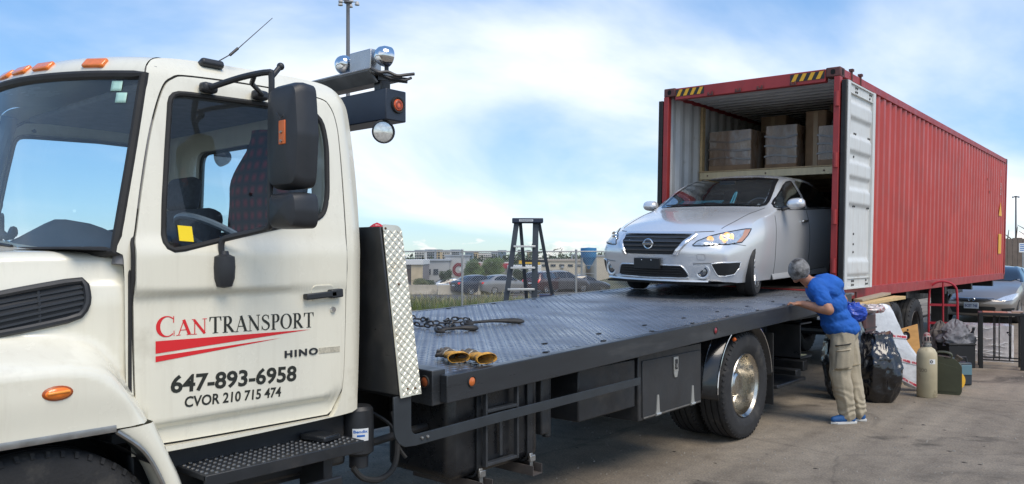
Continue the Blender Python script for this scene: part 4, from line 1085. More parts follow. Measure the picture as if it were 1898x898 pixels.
# tail: lamp housing, tilt arms and wheel lift stowed under the tail
m = MB(); m.box(-3.42, -3.06, 8.28, 8.30, 0.60, 0.98); m.box(-3.42, -3.06, 8.28, 8.62, 0.60, 0.615); m.box(-3.42, -3.06, 8.28, 8.62, 0.965, 0.98); m.box(-3.42, -3.40, 8.30, 8.62, 0.615, 0.965)
tb_ = m.build('tail_lamp_housing', BLACKP, truck)
m = MB()
for k in range(4): m.cyl((-3.38, 8.45 + 0.03 * k, 0.78 - 0.004 * k), (-3.372, 8.45 + 0.03 * k, 0.78 - 0.004 * k), 0.007, n=8)
m.build('lamp_leds', mat('led_white', (0.8, 0.8, 0.8), 0.2), tb_)
m = MB(); m.box(-3.38, -3.10, 8.34, 8.58, 0.616, 0.622); m.build('lens', mat('dusty_lens', (0.32, 0.33, 0.22), 0.4), tb_)
m = MB(); m.box(XC - 1.0, XC + 1.0, 8.7, 8.85, 0.30, 0.42); m.box(XC - 0.12, XC + 0.12, 7.9, 9.3, 0.40, 0.56); m.box(XC - 0.9, XC + 0.9, 9.2, 9.34, 0.34, 0.46); m.box(-3.6, -3.15, 7.9, 8.7, 0.32, 0.36); m.box(-3.6, -3.15, 7.75, 7.80, 0.30, 0.62)
m.build('wheel_lift', BLACKP, truck, bevel=0.01)
# red cloth stuffed behind the headboard
m = MB(); rows = []
for i in range(9):
    t = i / 8; rows.append([(-3.36 + 0.075 * math.cos(2 * PI * j / 14) * math.sin(PI * t) * (1 + 0.3 * noise.noise((j, t * 3, 1))), 2.79 + 0.045 * math.sin(2 * PI * j / 14) * math.sin(PI * t), 1.80 + 0.082 * t + 0.02 * noise.noise((j * 2, t * 5, 3)) * math.sin(PI * t)) for j in range(14)])
m.grid(rows, closed_v=True)
rc = m.build('red_rag', mat('red_rag_cloth', (0.55, 0.02, 0.04), 0.85, dirt=(0.7, 0.65, 0.6), dscale=25, dlo=0.55, dhi=0.6), None, smooth=60)
tag(rc, 'small red and white cloth showing above the black headboard', 'cloth')
# ------------------------------------------------------------------ red shipping container on its chassis
CY, CZ = 9.89, 1.125
CW, CL, CH = 2.438, 12.192, 2.896
cont = thing('shipping_container', (-3.22, CY, CZ), 'long red shipping container with its white inner door swung open', 'container')
cont.rotation_euler = (0, R(1.2), 0)
RED = mat('container_red', (0.46, 0.050, 0.038), 0.42, var=0.12, vscale=1.0, rvar=0.1, dirt=(0.33, 0.05, 0.04), dscale=1.1, dlo=0.5, dhi=0.75, bump=0.04, bscale=8, streak=((0.22, 0.03, 0.025), 0.6))
REDF = mat('container_frame_red', (0.35, 0.035, 0.035), 0.5, var=0.2, vscale=3, rvar=0.1, dirt=(0.12, 0.04, 0.04), dscale=3, dlo=0.58, dhi=0.8)
GREYW = mat('container_inner_grey', (0.66, 0.67, 0.67), 0.55, var=0.12, vscale=3, dirt=(0.25, 0.2, 0.15), dscale=4, dlo=0.62, dhi=0.85)
CASTM = mat('corner_casting', (0.12, 0.045, 0.04), 0.7, var=0.4, vscale=8)
def cb(name, boxes, mt, bevel=0.0, par=None):
    m = MB()
    for b in boxes: m.box(*b)
    return m.build(name, mt, par or cont, local=True, bevel=bevel)
# local axes: x from 0 (near side) to -CW, y from 0 (doors) to CL, z from 0 to CH
def corrug(y, pitch=0.278, dep=0.036):
    t = (y % pitch) / pitch
    if t < 0.25: return 0.0
    if t < 0.5: return -dep * (t - 0.25) / 0.25
    if t < 0.75: return -dep
    return -dep * (1 - (t - 0.75) / 0.25)
ys = [0.06]
y = 0.06
while y < CL - 0.1:
    y += 0.278 / 4; ys.append(min(y, CL - 0.06))
for side in (0, 1):
    m = MB(); rows = []
    for yy in ys:
        x = (-0.012 + corrug(yy)) if side == 0 else (-CW + 0.012 - corrug(yy))
        rows.append([(x, yy, 0.155), (x, yy, 1.4), (x, yy, CH - 0.10)])
    m.grid(rows); m.build('side_panel', RED, cont, local=True, smooth=20, recalc=False)
    # painted grey lining face inside
    m = MB(); s_ = -0.003 if side == 0 else 0.003
    m.grid([[(p[0] + s_, p[1], p[2]) for p in r] for r in rows]); m.build('inner_lining', GREYW, cont, local=True, smooth=20, recalc=False)
cb('roof', [(-CW + 0.05, -0.05, 0.1, CL - 0.1, CH - 0.06, CH - 0.03)], GREYW)
m = MB()
yr = 0.3
while yr < CL - 0.3:
    m.box(-CW + 0.1, -0.1, yr, yr + 0.10, CH - 0.082, CH - 0.061); yr += 0.21
m.build('roof_ribs', GREYW, cont, local=True)
cb('floor', [(-CW + 0.05, -0.05, 0.02, CL - 0.05, 0.10, 0.16)], mat('container_floor', (0.10, 0.07, 0.05), 0.8, var=0.3, vscale=5))
cb('front_wall', [(-CW + 0.05, -0.05, CL - 0.06, CL - 0.02, 0.1, CH - 0.05)], REDF)
cb('top_rail', [(-0.06, 0.0, 0.17, CL - 0.17, CH - 0.11, CH - 0.012)], REDF, 0.006)
cb('top_rail', [(-CW, -CW + 0.06, 0.17, CL - 0.17, CH - 0.11, CH - 0.012)], REDF, 0.006)
cb('bottom_rail', [(-0.05, -0.002, 0.17, CL - 0.17, 0.012, 0.16)], REDF, 0.006)
cb('bottom_rail', [(-CW + 0.002, -CW + 0.05, 0.17, CL - 0.17, 0.012, 0.16)], REDF, 0.006)
header = cb('header', [(-CW + 0.18, -0.18, 0.004, 0.10, CH - 0.17, CH - 0.012)], REDF, 0.006)
cb('sill', [(-CW + 0.18, -0.18, 0.0, 0.12, 0.012, 0.14)], REDF, 0.006)
for x0 in (-0.075, -CW):
    cb('corner_post', [(x0 + (0.0 if x0 < -1 else 0.0), x0 + 0.075, 0.0, 0.09, 0.118, CH - 0.118)], REDF, 0.006)
    cb('corner_post', [(x0, x0 + 0.075, CL - 0.09, CL, 0.118, CH - 0.118)], REDF, 0.006)
for x in (-0.178, -CW):
    for y in (0.0, CL - 0.178):
        for z in (0.0, CH - 0.118):
            c = cb('corner_casting', [(x, x + 0.178, y, y + 0.178, z, z + 0.118)], CASTM, 0.012)
            m = MB()
            xo = x + (0.179 if x > -1 else -0.001); m.prism(roundpoly([(-0.028, -0.04), (0.028, -0.04), (0.028, 0.04), (-0.028, 0.04)], 0.025), lambda u, v, k: (xo - 0.002 + 0.004 * k, y + 0.089 + u, z + 0.059 + v))
            yo = -0.001 if y < 1 else CL + 0.001
            m.prism(roundpoly([(-0.028, -0.032), (0.028, -0.032), (0.028, 0.032), (-0.028, 0.032)], 0.025), lambda u, v, k: (x + 0.089 + u, yo - 0.002 + 0.004 * k, z + 0.059 + v))
            m.build('casting_hole', mat('hole_black', (0.005, 0.005, 0.005), 0.9), c, local=True)
# hazard stripes on the header
for (x0, x1) in ((-CW + 0.19, -CW + 0.62), (-0.62, -0.19)):
    zb, zt = CH - 0.128, CH - 0.032
    m = MB(); m.box(x0, x1, 0.0, 0.004, zb, zt); hz = m.build('hazard_strip', mat('hazard_black', (0.02, 0.02, 0.02), 0.5), header, local=True)
    for k in range(4):
        xa = x0 + 0.012 + 0.104 * k
        m = MB(); m.prism([(xa, zb + 0.002), (xa + 0.05, zb + 0.002), (xa + 0.095, zt - 0.002), (xa + 0.045, zt - 0.002)], lambda x, z, k: (x, -0.003 + 0.004 * k, z)); m.build('yellow_stripe', mat('hazard_yellow', (0.80, 0.42, 0.02), 0.5), hz, local=True)
for x in (-CW + 0.72, -CW + 1.12, -CW + 1.42, -CW + 1.86):
    m = MB(); m.box(x - 0.04, x + 0.04, -0.018, 0.004, CH - 0.168, CH - 0.148); m.cyl((x - 0.025, -0.012, CH - 0.15), (x - 0.025, -0.012, CH - 0.125), 0.014, n=8); m.cyl((x + 0.03, -0.012, CH - 0.15), (x + 0.03, -0.012, CH - 0.12), 0.012, n=8); m.build('keeper', CASTM, header, local=True)
# door hinges on the near post
for z in (0.45, 1.05, 1.75, 2.5):
    m = MB(); m.cyl((-0.03, -0.012, z - 0.09), (-0.03, -0.012, z + 0.09), 0.028, n=10); m.build('hinge', REDF, cont, local=True)
# near door, swung right round flat against the side: white inner face out
door_c = None
m = MB()
D0, D1, DZ0, DZ1 = 0.055, 1.185, 0.155, CH - 0.165
def dsurf(y, z):
    """relief of the door's inner face over (y, z)"""
    x = 0.052
    for zc in (0.43, 1.32, 1.66, 1.98, 2.40):
        x += 0.030 * ss(zc - 0.135, zc - 0.075, z) * ss(zc + 0.125, zc + 0.06, z) * ss(D0 + 0.10, D0 + 0.11, y) * ss(D1 - 0.115, D1 - 0.155, y)
    return x
rows = []
zz = [DZ0 + 0.13 + (DZ1 - DZ0 - 0.26) * i / 130 for i in range(131)]
yy_ = [D0 + 0.10, D0 + 0.105] + [D0 + 0.11 + (D1 - D0 - 0.27) * i / 6 for i in range(7)] + [D1 - 0.145, D1 - 0.13, D1 - 0.115, D1 - 0.10]
for z in zz: rows.append([(dsurf(y, z), y, z) for y in yy_])
m.grid(rows)
WHITED = mat('container_white', (0.66, 0.67, 0.65), 0.5, var=0.06, vscale=4, dirt=(0.40, 0.34, 0.27), dscale=2.2, dlo=0.60, dhi=0.9, streak=((0.36, 0.28, 0.20), 0.6))
door_c = m.build('open_door', WHITED, cont, local=True, smooth=40, label='white inner face of the opened container door')
cb('door_frame', [(0.02, 0.085, D0, D0 + 0.10, DZ0, DZ1), (0.02, 0.085, D1 - 0.10, D1, DZ0, DZ1), (0.02, 0.080, D0 + 0.1, D1 - 0.1, DZ0, DZ0 + 0.022), (0.02, 0.062, D0 + 0.1, D1 - 0.1, DZ0 + 0.022, DZ0 + 0.13), (0.02, 0.080, D0 + 0.1, D1 - 0.1, DZ1 - 0.022, DZ1), (0.02, 0.062, D0 + 0.1, D1 - 0.1, DZ1 - 0.13, DZ1 - 0.022), (0.02, 0.078, D0 + 0.1, D1 - 0.1, DZ0 + 0.13, DZ0 + 0.14), (0.02, 0.078, D0 + 0.1, D1 - 0.1, DZ1 - 0.14, DZ1 - 0.13)], WHITED, 0.003, door_c)
cb('door_back', [(0.012, 0.03, D0, D1, DZ0, DZ1)], REDF, 0, door_c)
cb('door_gasket', [(0.012, 0.075, D0 - 0.045, D0 - 0.002, DZ0, DZ1)], RUBBER, 0.01, door_c)
k = 0
for (yo, zs) in ((0.34, (DZ0 + 0.05, DZ0 + 0.10, DZ1 - 0.05, DZ1 - 0.10, 1.20, 1.82, 2.11)), (0.40, (DZ0 + 0.05, DZ0 + 0.10, DZ1 - 0.05, DZ1 - 0.10, 0.62, 0.72, 0.85, 1.20, 2.11)), (0.92, (DZ0 + 0.05, DZ0 + 0.10, DZ1 - 0.05, DZ1 - 0.10, 1.20, 2.11)), (0.98, (DZ0 + 0.05, DZ1 - 0.05, 1.20, 2.11))):
    for z in zs:
        m = MB(); m.lathe([(0.0, 0.012), (0.012, 0.010), (0.016, 0.0)], (dsurf(yo + D0, z) + (0.010 if (z < DZ0 + 0.13 or z > DZ1 - 0.13) else 0.0), yo + D0, z), (1, 0, 0), 10); m.build('rivet', mat('rivet_dark', (0.06, 0.06, 0.06), 0.6), door_c, local=True)
# locking bars carried on the outer face, ends showing above and below
for y in (0.42, 0.78):
    m = MB(); m.cyl((0.0, y, -0.02), (0.0, y, 0.10), 0.017, n=10); m.obox((0.0, y, 0.0), (0.05, 0.06, 0.03), Matrix.Identity(3)); m.build('lock_rod', CASTM, door_c, local=True)
    m = MB(); m.cyl((0.0, y, CH - 0.11), (0.0, y, CH + 0.03), 0.017, n=10); m.obox((0.0, y, CH + 0.02), (0.05, 0.06, 0.03), Matrix.Identity(3)); m.build('lock_rod', CASTM, door_c, local=True)
# far door folded back along the other side: only its edge shows
m = MB(); m.box(-CW - 0.075, -CW - 0.02, 0.03, 1.17, 0.155, CH - 0.165); m.build('far_door', mat('far_door_dark', (0.10, 0.03, 0.035), 0.6), cont, local=True, bevel=0.006)
cb('far_door_gasket', [(-CW - 0.08, -CW - 0.015, 0.0, 0.028, 0.155, CH - 0.165)], RUBBER, 0.006)
# marks near the far end
WM = mat('white_marking', (0.62, 0.60, 0.58), 0.6)
YM = mat('yellow_marking', (0.80, 0.40, 0.02), 0.5)
def cside(y, z, d=0.002): return (-0.012 + d + 0.0, y, z)
m = MB(); m.prism([(CL - 0.92, 0.62), (CL - 0.55, 0.62), (CL - 0.55, 1.08), (CL - 0.92, 1.08)], lambda y, z, k: cside(y, z, 0.002 + 0.003 * k)); m.build('yellow_label', YM, cont, local=True)
m = MB(); m.prism([(CL - 0.95, 1.50), (CL - 0.55, 1.50), (CL - 0.75, 1.82)], lambda y, z, k: cside(y, z, 0.002 + 0.003 * k)); m.build('warning_triangle', YM, cont, local=True)
for txt, z, h in (('2', 2.0, 0.20), ('3', 2.12, 0.22), ('1', 2.42, 0.22)):
    t_ = text_mesh('marking', txt, WM, cont, lambda u, v, w: (-0.010 + w, CL - 0.80 + u, z + v), h)
    off = rootloc(cont)
    for v in t_.data.vertices: v.co += off
random.seed(5)
for k in range(9):
    m = MB(); y = CL - random.uniform(0.8, 3.0); z = random.uniform(1.0, 2.3); s_ = random.uniform(0.02, 0.045)
    m.prism([(y + s_ * math.cos(a * PI / 4) * random.uniform(.5, 1.1), z + s_ * math.sin(a * PI / 4) * random.uniform(.5, 1.1)) for a in range(8)], lambda yy, zz, k: (corrug(y) - 0.010 + 0.003 * k, yy, zz)); m.build('scuff', mat('scuff', (0.33, 0.12, 0.10), 0.7), cont, local=True)

# loft shelf inside, with its wrapped pallets of goods (each pallet is a thing)
WOOD = mat('raw_timber', (0.55, 0.40, 0.22), 0.7, var=0.18, vscale=6, stretch=(1, 1, 6), bump=0.1, bscale=30)
shelf = thing('loft_shelf', (-4.44, 11.0, CZ + 0.16), 'pale timber loft shelf across the inside of the container', 'shelf')
def cw(x, y, z):
    """container-local to world, with the container's slight lean"""
    v = Matrix.Rotation(R(1.2), 3, 'Y') @ Vector((x, y, z)); return (-3.22 + v.x, CY + v.y, CZ + v.z)
def cbox(m, x0, x1, y0, y1, z0, z1):
    m.add([cw(x, y, z) for z in (z0, z1) for x, y in ((x0, y0), (x1, y0), (x1, y1), (x0, y1))], [(0, 3, 2, 1), (4, 5, 6, 7), (0, 1, 5, 4), (1, 2, 6, 5), (2, 3, 7, 6), (3, 0, 4, 7)])
ZS = 1.775
m = MB(); cbox(m, -CW + 0.09, -0.09, 0.96, 1.002, ZS - 0.10, ZS); m.build('front_beam', mat('painted_timber', (0.62, 0.52, 0.33), 0.6, var=0.12, vscale=5, stretch=(4, 1, 1)), shelf, bevel=0.003)
for k in range(10):
    m = MB(); cbox(m, -CW + 0.08, -0.08, 0.95 + 0.40 * k, 1.34 + 0.40 * k, ZS + 0.002, ZS + 0.02); m.build('board', mat('osb_board', (0.42, 0.31, 0.18), 0.8, var=0.3, vscale=18), shelf)
for k in range(4):
    m = MB(); cbox(m, -CW + 0.09, -0.09, 1.8 + 0.9 * k, 1.84 + 0.9 * k, ZS - 0.09, ZS); m.build('joist', WOOD, shelf)
for x in (-CW + 0.06, -0.10):
    for y in (1.01, 2.6, 4.2):
        m = MB(); cbox(m, x, x + 0.04, y, y + 0.09, 0.165, CH - 0.12 if (x < -1 and y < 1.5) else ZS - 0.105); m.build('upright', WOOD, shelf, bevel=0.003)
for k, x in enumerate((-CW + 0.22, -1.32, -0.5)):
    m = MB(); p = cw(x, 0.959, ZS - 0.05); m.cyl(p, (p[0], p[1] - 0.006, p[2]), 0.012, n=8); m.build('bolt', CASTM, shelf)
WRAP = mat('stretch_wrap_grey', (0.20, 0.135, 0.09), 0.30, coat=0.5, var=0.4, vscale=5, rvar=0.2, bump=0.6, bscale=14, stretch=(1, 1, 0.35), dirt=(0.30, 0.29, 0.28), dscale=5, dlo=0.52, dhi=0.72)  # paler grey patches are highlights on the film, painted into its colour
CARD = mat('cardboard', (0.23, 0.15, 0.09), 0.8, var=0.2, vscale=6)
gz = ZS + 0.022
PAL = [(-CW + 0.19, -CW + 0.86, 0.42, 1.0, 0.50, 'wrapped', 'pale shrink wrapped box on the loft shelf, leftmost of the three in front'),
       (-CW + 0.98, -CW + 1.46, 0.62, 1.2, 0.54, 'wrapped', 'pale shrink wrapped box on the loft shelf, middle of the three in front'),
       (-CW + 1.82, -CW + 2.32, 0.40, 1.0, 0.46, 'wrapped', 'pale shrink wrapped box on the loft shelf, next to the open door'),
       (-CW + 0.62, -CW + 1.02, 1.3, 1.9, 0.80, 'card', 'tall brown carton standing behind the left wrapped box on the loft'),
       (-CW + 1.50, -CW + 1.80, 0.8, 1.4, 0.74, 'card', 'narrow brown carton between the middle and right wrapped boxes'),
       (-CW + 0.25, -CW + 1.70, 2.2, 3.0, 0.72, 'card', 'wide dark carton stack filling the loft behind the front boxes'),
       (-CW + 1.72, -CW + 2.33, 1.15, 1.8, 0.86, 'card', 'dark tall load behind the right wrapped box on the loft')]
for i, (x0, x1, y0, y1, h, kd, lb) in enumerate(PAL):
    c0 = cw((x0 + x1) / 2, (y0 + y1) / 2, gz)
    y0 += 0.62; y1 += 0.62; h *= 1.18 if kd == 'wrapped' else 1.12; c0 = cw((x0 + x1) / 2, (y0 + y1) / 2, gz)
    t = thing('wrapped_box' if kd == 'wrapped' else 'carton', c0, lb, 'box', 'goods on the container loft')
    m = MB(); rows = []
    ol = roundpoly([(x0, y0), (x1, y0), (x1, y1), (x0, y1)], 0.03, 3)
    cxm_, cym_ = (x0 + x1) / 2, (y0 + y1) / 2
    for j in range(15):
        f = j / 14; z = gz + h * f
        rows.append([cw(cxm_ + (p[0] - cxm_) * (1 + (0.018 * noise.noise((p[0] * 7, p[1] * 7 + i, z * 6)) if kd == 'wrapped' else 0.0)), cym_ + (p[1] - cym_) * (1 + (0.03 * noise.noise((p[0] * 7 + 9, p[1] * 7, z * 6 + i)) if kd == 'wrapped' else 0)), z) for p in ol])
    m.grid(rows, closed_v=True); b0 = len(m.v)
    m.add([cw(p[0], p[1], gz + h) for p in ol], [tuple(range(len(ol)))])
    m.build('wrapping' if kd == 'wrapped' else 'carton_body', WRAP if kd == 'wrapped' else CARD, t, smooth=45)
    if kd == 'wrapped':
        m = MB(); cbox(m, x0 + 0.01, x1 - 0.01, y0 - 0.012, y0 + 0.02, gz + 0.004, gz + 0.08); m.build('brown_base', CARD, t, bevel=0.006)
        for q in range(3):
            zt_ = gz + h * (0.3 + 0.22 * q); m = MB(); rows = []
            for s_ in range(14):
                u = s_ / 13; rows.append([cw(lerp(x0 - 0.004, x1 + 0.004, u), y0 - 0.012 - 0.006 * noise.noise((u * 9, q, i)), zt_ + 0.02 * math.sin(u * 5 + q) + dz_) for dz_ in (-0.012, 0.0, 0.014)])
            m.grid(rows); m.build('wrap_fold', mat('wrap_fold', (0.15, 0.12, 0.10), 0.22, coat=0.6), t)
    else:
        m = MB(); cbox(m, (x0 + x1) / 2 - 0.03, (x0 + x1) / 2 + 0.03, y0 - 0.003, y0 + 0.0, gz + 0.02, gz + h - 0.01); m.build('tape', mat('brown_tape', (0.30, 0.20, 0.10), 0.3), t)
bn = MB(); rows = []
for i in range(12):
    t = i / 11; rows.append([cw(-CW + 2.05 + 0.22 * math.sin(PI * t) * math.cos(2 * PI * j / 14) * (1 + 0.25 * noise.noise((j, t * 4, 2))), 1.57 + 0.2 * math.sin(PI * t) * math.sin(2 * PI * j / 14), gz + 0.50 + 0.34 * t) for j in range(14)])
bn.grid(rows, closed_v=True); bo = bn.build('wrapped_bundle', mat('bundle_dark', (0.10, 0.10, 0.105), 0.4, coat=0.4, var=0.4, vscale=8, bump=0.5, bscale=12), None, smooth=60)
tag(bo, 'lumpy plastic bundle lying on top of the right wrapped box in the container', 'bundle')

# trailer chassis under the container
ch = thing('container_chassis', (-4.44, 14.5, 0), 'black trailer chassis with wheels under the red container', 'trailer')
for x in (-4.95, -3.95):
    m = MB(); m.box(x - 0.06, x + 0.06, CY + 0.05, CY + CL - 1.2, 0.84, 1.10); m.build('beam', BLACKP, ch)
for y in (CY + 0.05, CY + 1.5, CY + 4.2, CY + 7, CY + 9.5, CY + 12.0):
    m = MB(); m.box(-5.5, -3.45, y, y + 0.14, 0.96, 1.102); m.build('bolster', BLACKP, ch)
for y in (12.75, 14.0):
    m = MB(); m.cyl((-5.4, y, 0.5), (-3.5, y, 0.5), 0.07, n=10); m.build('axle', BLACKP, ch)
    for x, fl in ((-3.40, False), (-3.72, True), (-5.48, True), (-5.16, False)):
        w = bpy.data.objects.new('wheel', None); COL.objects.link(w); w.parent = ch; w.location = Vector((x, y, 0.5)) - rootloc(ch)
        if fl: w.rotation_euler = (0, 0, PI)
        tread_tyre(0.50, 0.27, 0.29, 36).build('tyre', TYRE, w, local=True, smooth=40)
        m = MB(); m.lathe([(0.292, 0.118), (0.298, 0.108), (0.276, 0.085), (0.262, -0.06), (0.20, -0.092), (0.11, -0.065), (0.10, 0.03), (0.0, 0.04)], (0, 0, 0), (1, 0, 0), 32); m.build('rim', mat('dark_rim', (0.10, 0.09, 0.085), 0.6, metal=0.4), w, local=True)
for x in (-4.9, -3.98):
    m = MB(); m.box(x - 0.07, x + 0.07, 18.9, 19.04, 0.12, 0.9); m.box(x - 0.15, x + 0.15, 18.8, 19.14, 0.0, 0.12); m.bar((x, 19.0, 0.35), (x, 20.2, 0.86), 0.05); m.build('landing_leg', BLACKP, ch)
m = MB(); m.bar((-3.85, 15.4, 0.86), (-3.85, 16.6, 0.5), 0.04); m.bar((-3.85, 15.2, 0.5), (-3.85, 18.9, 0.5), 0.035); m.tube([(-3.5, 15.1, 0.84), (-3.48, 15.12, 0.6), (-3.46, 15.1, 0.45)], 0.015, 6); m.build('brace', BLACKP, ch)
m = MB(); m.box(-3.76, -3.46, 17.2, 17.23, 0.28, 1.0); m.build('flap', RUBBER, ch)
# ------------------------------------------------------------------ cars: local axes x across, y back (front axle at 0), z up
SED = dict(front=-0.95, rear=3.67, wb=2.70, wr=0.315, arch=0.388, hw=0.875, zb=0.17,
    top=[(-0.95, 0.66), (-0.90, 0.725), (-0.82, 0.765), (-0.5, 0.865), (0.0, 0.965), (0.36, 1.035), (0.45, 1.07), (0.75, 1.245), (1.05, 1.395), (1.30, 1.465), (1.60, 1.495), (2.1, 1.475), (2.5, 1.41), (2.85, 1.255), (3.10, 1.135), (3.3, 1.10), (3.60, 1.06), (3.67, 0.98)],
    sh=[(-0.95, 0.60), (-0.85, 0.66), (-0.5, 0.765), (0.0, 0.885), (0.45, 0.955), (1.2, 0.99), (2.2, 1.02), (3.0, 1.035), (3.5, 1.0), (3.67, 0.93)],
    wid=[(-0.95, 0.80), (-0.7, 0.845), (-0.3, 0.868), (0.2, 0.878), (1.4, 0.88), (2.6, 0.878), (3.2, 0.855), (3.67, 0.77)],
    cant_w=[(-0.95, 0.64), (0.0, 0.70), (0.35, 0.745), (0.55, 0.775), (0.95, 0.705), (1.25, 0.648), (1.6, 0.635), (2.2, 0.62), (2.6, 0.62), (3.1, 0.69), (3.67, 0.6)],
    cant_z=[(-0.95, 0.645), (-0.8, 0.735), (0.0, 0.93), (0.35, 1.0), (0.55, 1.055), (0.95, 1.29), (1.25, 1.40), (1.6, 1.432), (2.2, 1.405), (2.6, 1.30), (3.1, 1.085), (3.67, 0.95)], sweep=0.34, tuck=0.05)
def grow(P, dz, dw, dl): return P
def car_body(P, ns=110, name='body', paint=None, parent=None, cuts=True):
    f, r = P['front'], P['rear']
    prof_n = (10, 8, 10, 16)
    def section(y):
        w, zs = interp(P['wid'], y), interp(P['sh'], y); zt = interp(P['top'], y); wc, zc = interp(P['cant_w'], y), interp(P['cant_z'], y)
        zt = max(zt, zs + 0.02); zc = min(max(zc, zs + 0.012), zt - 0.004)
        zb = P['zb'] + 0.02 * ss(f + 0.3, f, y) + 0.10 * ss(r - 0.5, r, y)
        ws_ = w - 0.035
        pts = []
        side = [(0.0, zb), (w * 0.55, zb), (w - P['tuck'], zb), (w - 0.012, lerp(zb, zs, 0.28)), (w, lerp(zb, zs, 0.58)), (w - 0.006, lerp(zb, zs, 0.80)), (ws_, zs)]
        out = []
        out += [Vector(side[0]), Vector((w * 0.3, zb)), Vector(side[1]), Vector((w * 0.8, zb))]
        sp = spline(side[2:], 5); out += sp
        nseg = 12
        for k in range(1, nseg + 1):
            t = k / nseg; out.append(Vector((lerp(ws_, wc, t) + 0.020 * math.sin(PI * t), lerp(zs, zc, t))))
        for k in range(1, 15):
            t = k / 14; x = wc * (1 - t)
            out.append(Vector((x, zc + (zt - zc) * (1 - (1 - t) ** 2.4))))
        return out
    def warp(x, y, z):
        wf, wr_ = ss(0.15, f, y), ss(r - 0.9, r, y)
        ax = abs(x) / P['hw']
        y2 = y + P['sweep'] * ax ** 2.5 * wf - 0.22 * ax ** 2.5 * wr_
        y2 += wf * (0.075 * ss(0.52, 0.80, z) * ss(-0.5, f, y) + 0.05 * ss(0.40, 0.18, z) - 0.02 * math.exp(-((z - 0.50) / 0.08) ** 2) * ss(-0.7, f, y))
        return (x, y2, z)
    rows = []
    ys = sorted(set([f + (r - f) * (0.5 - 0.5 * math.cos(PI * k / ns)) * 1.0 if False else f + (r - f) * k / ns for k in range(ns + 1)]))
    def cap(y, sgn):
        sec = section(y); c = Vector((0, (sec[0].y + sec[-1].y) / 2)); out = []
        for s_, d in ((0.0, -0.055), (0.25, -0.055), (0.5, -0.055), (0.7, -0.055), (0.82, -0.054), (0.90, -0.048), (0.95, -0.036), (0.98, -0.020)):
            out.append([warp(0 + p.x * lerp(1, s_, 1) if False else p.x * s_ if s_ < 0.98 else p.x * s_, y, c.y + (p.y - c.y) * s_) for p in sec])
            out[-1] = [(q[0], q[1] - d * sgn * -1 if False else q[1] + d * sgn, q[2]) for q in out[-1]]
        return out
    rows += cap(ys[0], 1)
    for y in ys: rows.append([warp(p.x, y, p.y) for p in section(y)])
    rows += [c for c in reversed(cap(ys[-1], -1))]
    m = MB(); m.grid(rows); m.grid([[(-p[0], p[1], p[2]) for p in reversed(rw)] for rw in rows])
    o = m.build(name, paint, parent, smooth=45, local=True)
    bm = bmesh.new(); bm.from_mesh(o.data)
    bmesh.ops.holes_fill(bm, edges=bm.edges, sides=0)
    bmesh.ops.recalc_face_normals(bm, faces=bm.faces); bm.to_mesh(o.data); bm.free()
    return o
def bvh_of(o):
    bm = bmesh.new(); bm.from_mesh(o.data); bmesh.ops.triangulate(bm, faces=bm.faces); t = BVHTree.FromBMesh(bm); bm.free(); return t
def caster(bvh, axis, off, sgn=1):
    last = [Vector((0, 0, 0))]
    def fn(u, v, d=0.0):
        if axis == 'front': o_, dr = Vector((u, -4, v)), Vector((0, 1, 0))
        elif axis == 'side': o_, dr = Vector((3 * sgn, u, v)), Vector((-sgn, 0, 0))
        elif axis == 'rear': o_, dr = Vector((u, 9, v)), Vector((0, -1, 0))
        else: o_, dr = Vector((u, v, 4)), Vector((0, 0, -1))
        h = bvh.ray_cast(o_, dr)
        if h[0] is None: return tuple(last[0])
        n = h[1]
        if n.dot(dr) > 0: n = -n
        p = h[0] + n * (off + d); last[0] = p; return tuple(p)
    return fn
def patch(bvh, axis, outline, off, name, mt, parent, N=90, M=7, sgn=1, thick=0.0):
    c = (sum(p[0] for p in outline) / len(outline), sum(p[1] for p in outline) / len(outline))
    fn = caster(bvh, axis, off, sgn); tiny = [(c[0] + 0.002 * math.cos(a * PI / 8), c[1] + 0.002 * math.sin(a * PI / 8)) for a in range(16)]
    m = MB(); rows = ring_rows(outline, tiny, c, N, M, lambda a, b: fn(a, b))
    if thick:
        fb = caster(bvh, axis, off - thick, sgn); rows = [[fb(p[0], p[1]) for p in polar(outline, c, N)]] + rows
    m.grid(rows, closed_v=True); n_ = len(m.v); m.add(rows[-1], [tuple(range(N))])
    return m.build(name, mt, parent, local=True, smooth=50)
def patch_ring(bvh, axis, outline, wdt, off, name, mt, parent, N=110, M=3, sgn=1, r=None):
    c = (sum(p[0] for p in outline) / len(outline), sum(p[1] for p in outline) / len(outline))
    fn = caster(bvh, axis, off, sgn); o_ = polar(outline, c, N); i_ = inset(o_, c, wdt)
    m = MB()
    if r: m.tube([fn(p[0], p[1]) for p in o_], r, 6, True)
    else: m.grid(ring_rows(o_, i_, c, N, M, lambda a, b: fn(a, b)), closed_v=True)
    return m.build(name, mt, parent, local=True, smooth=60)
def line_on(bvh, axis, pts, off, r, name, mt, parent, sgn=1, per=6):
    fn = caster(bvh, axis, off, sgn); P = spline(pts, per) if len(pts) > 2 else [Vector(pts[0]).lerp(Vector(pts[1]), k / 10) for k in range(11)]
    m = MB(); m.tube([fn(p[0], p[1]) for p in P], r, 6); return m.build(name, mt, parent, local=True)
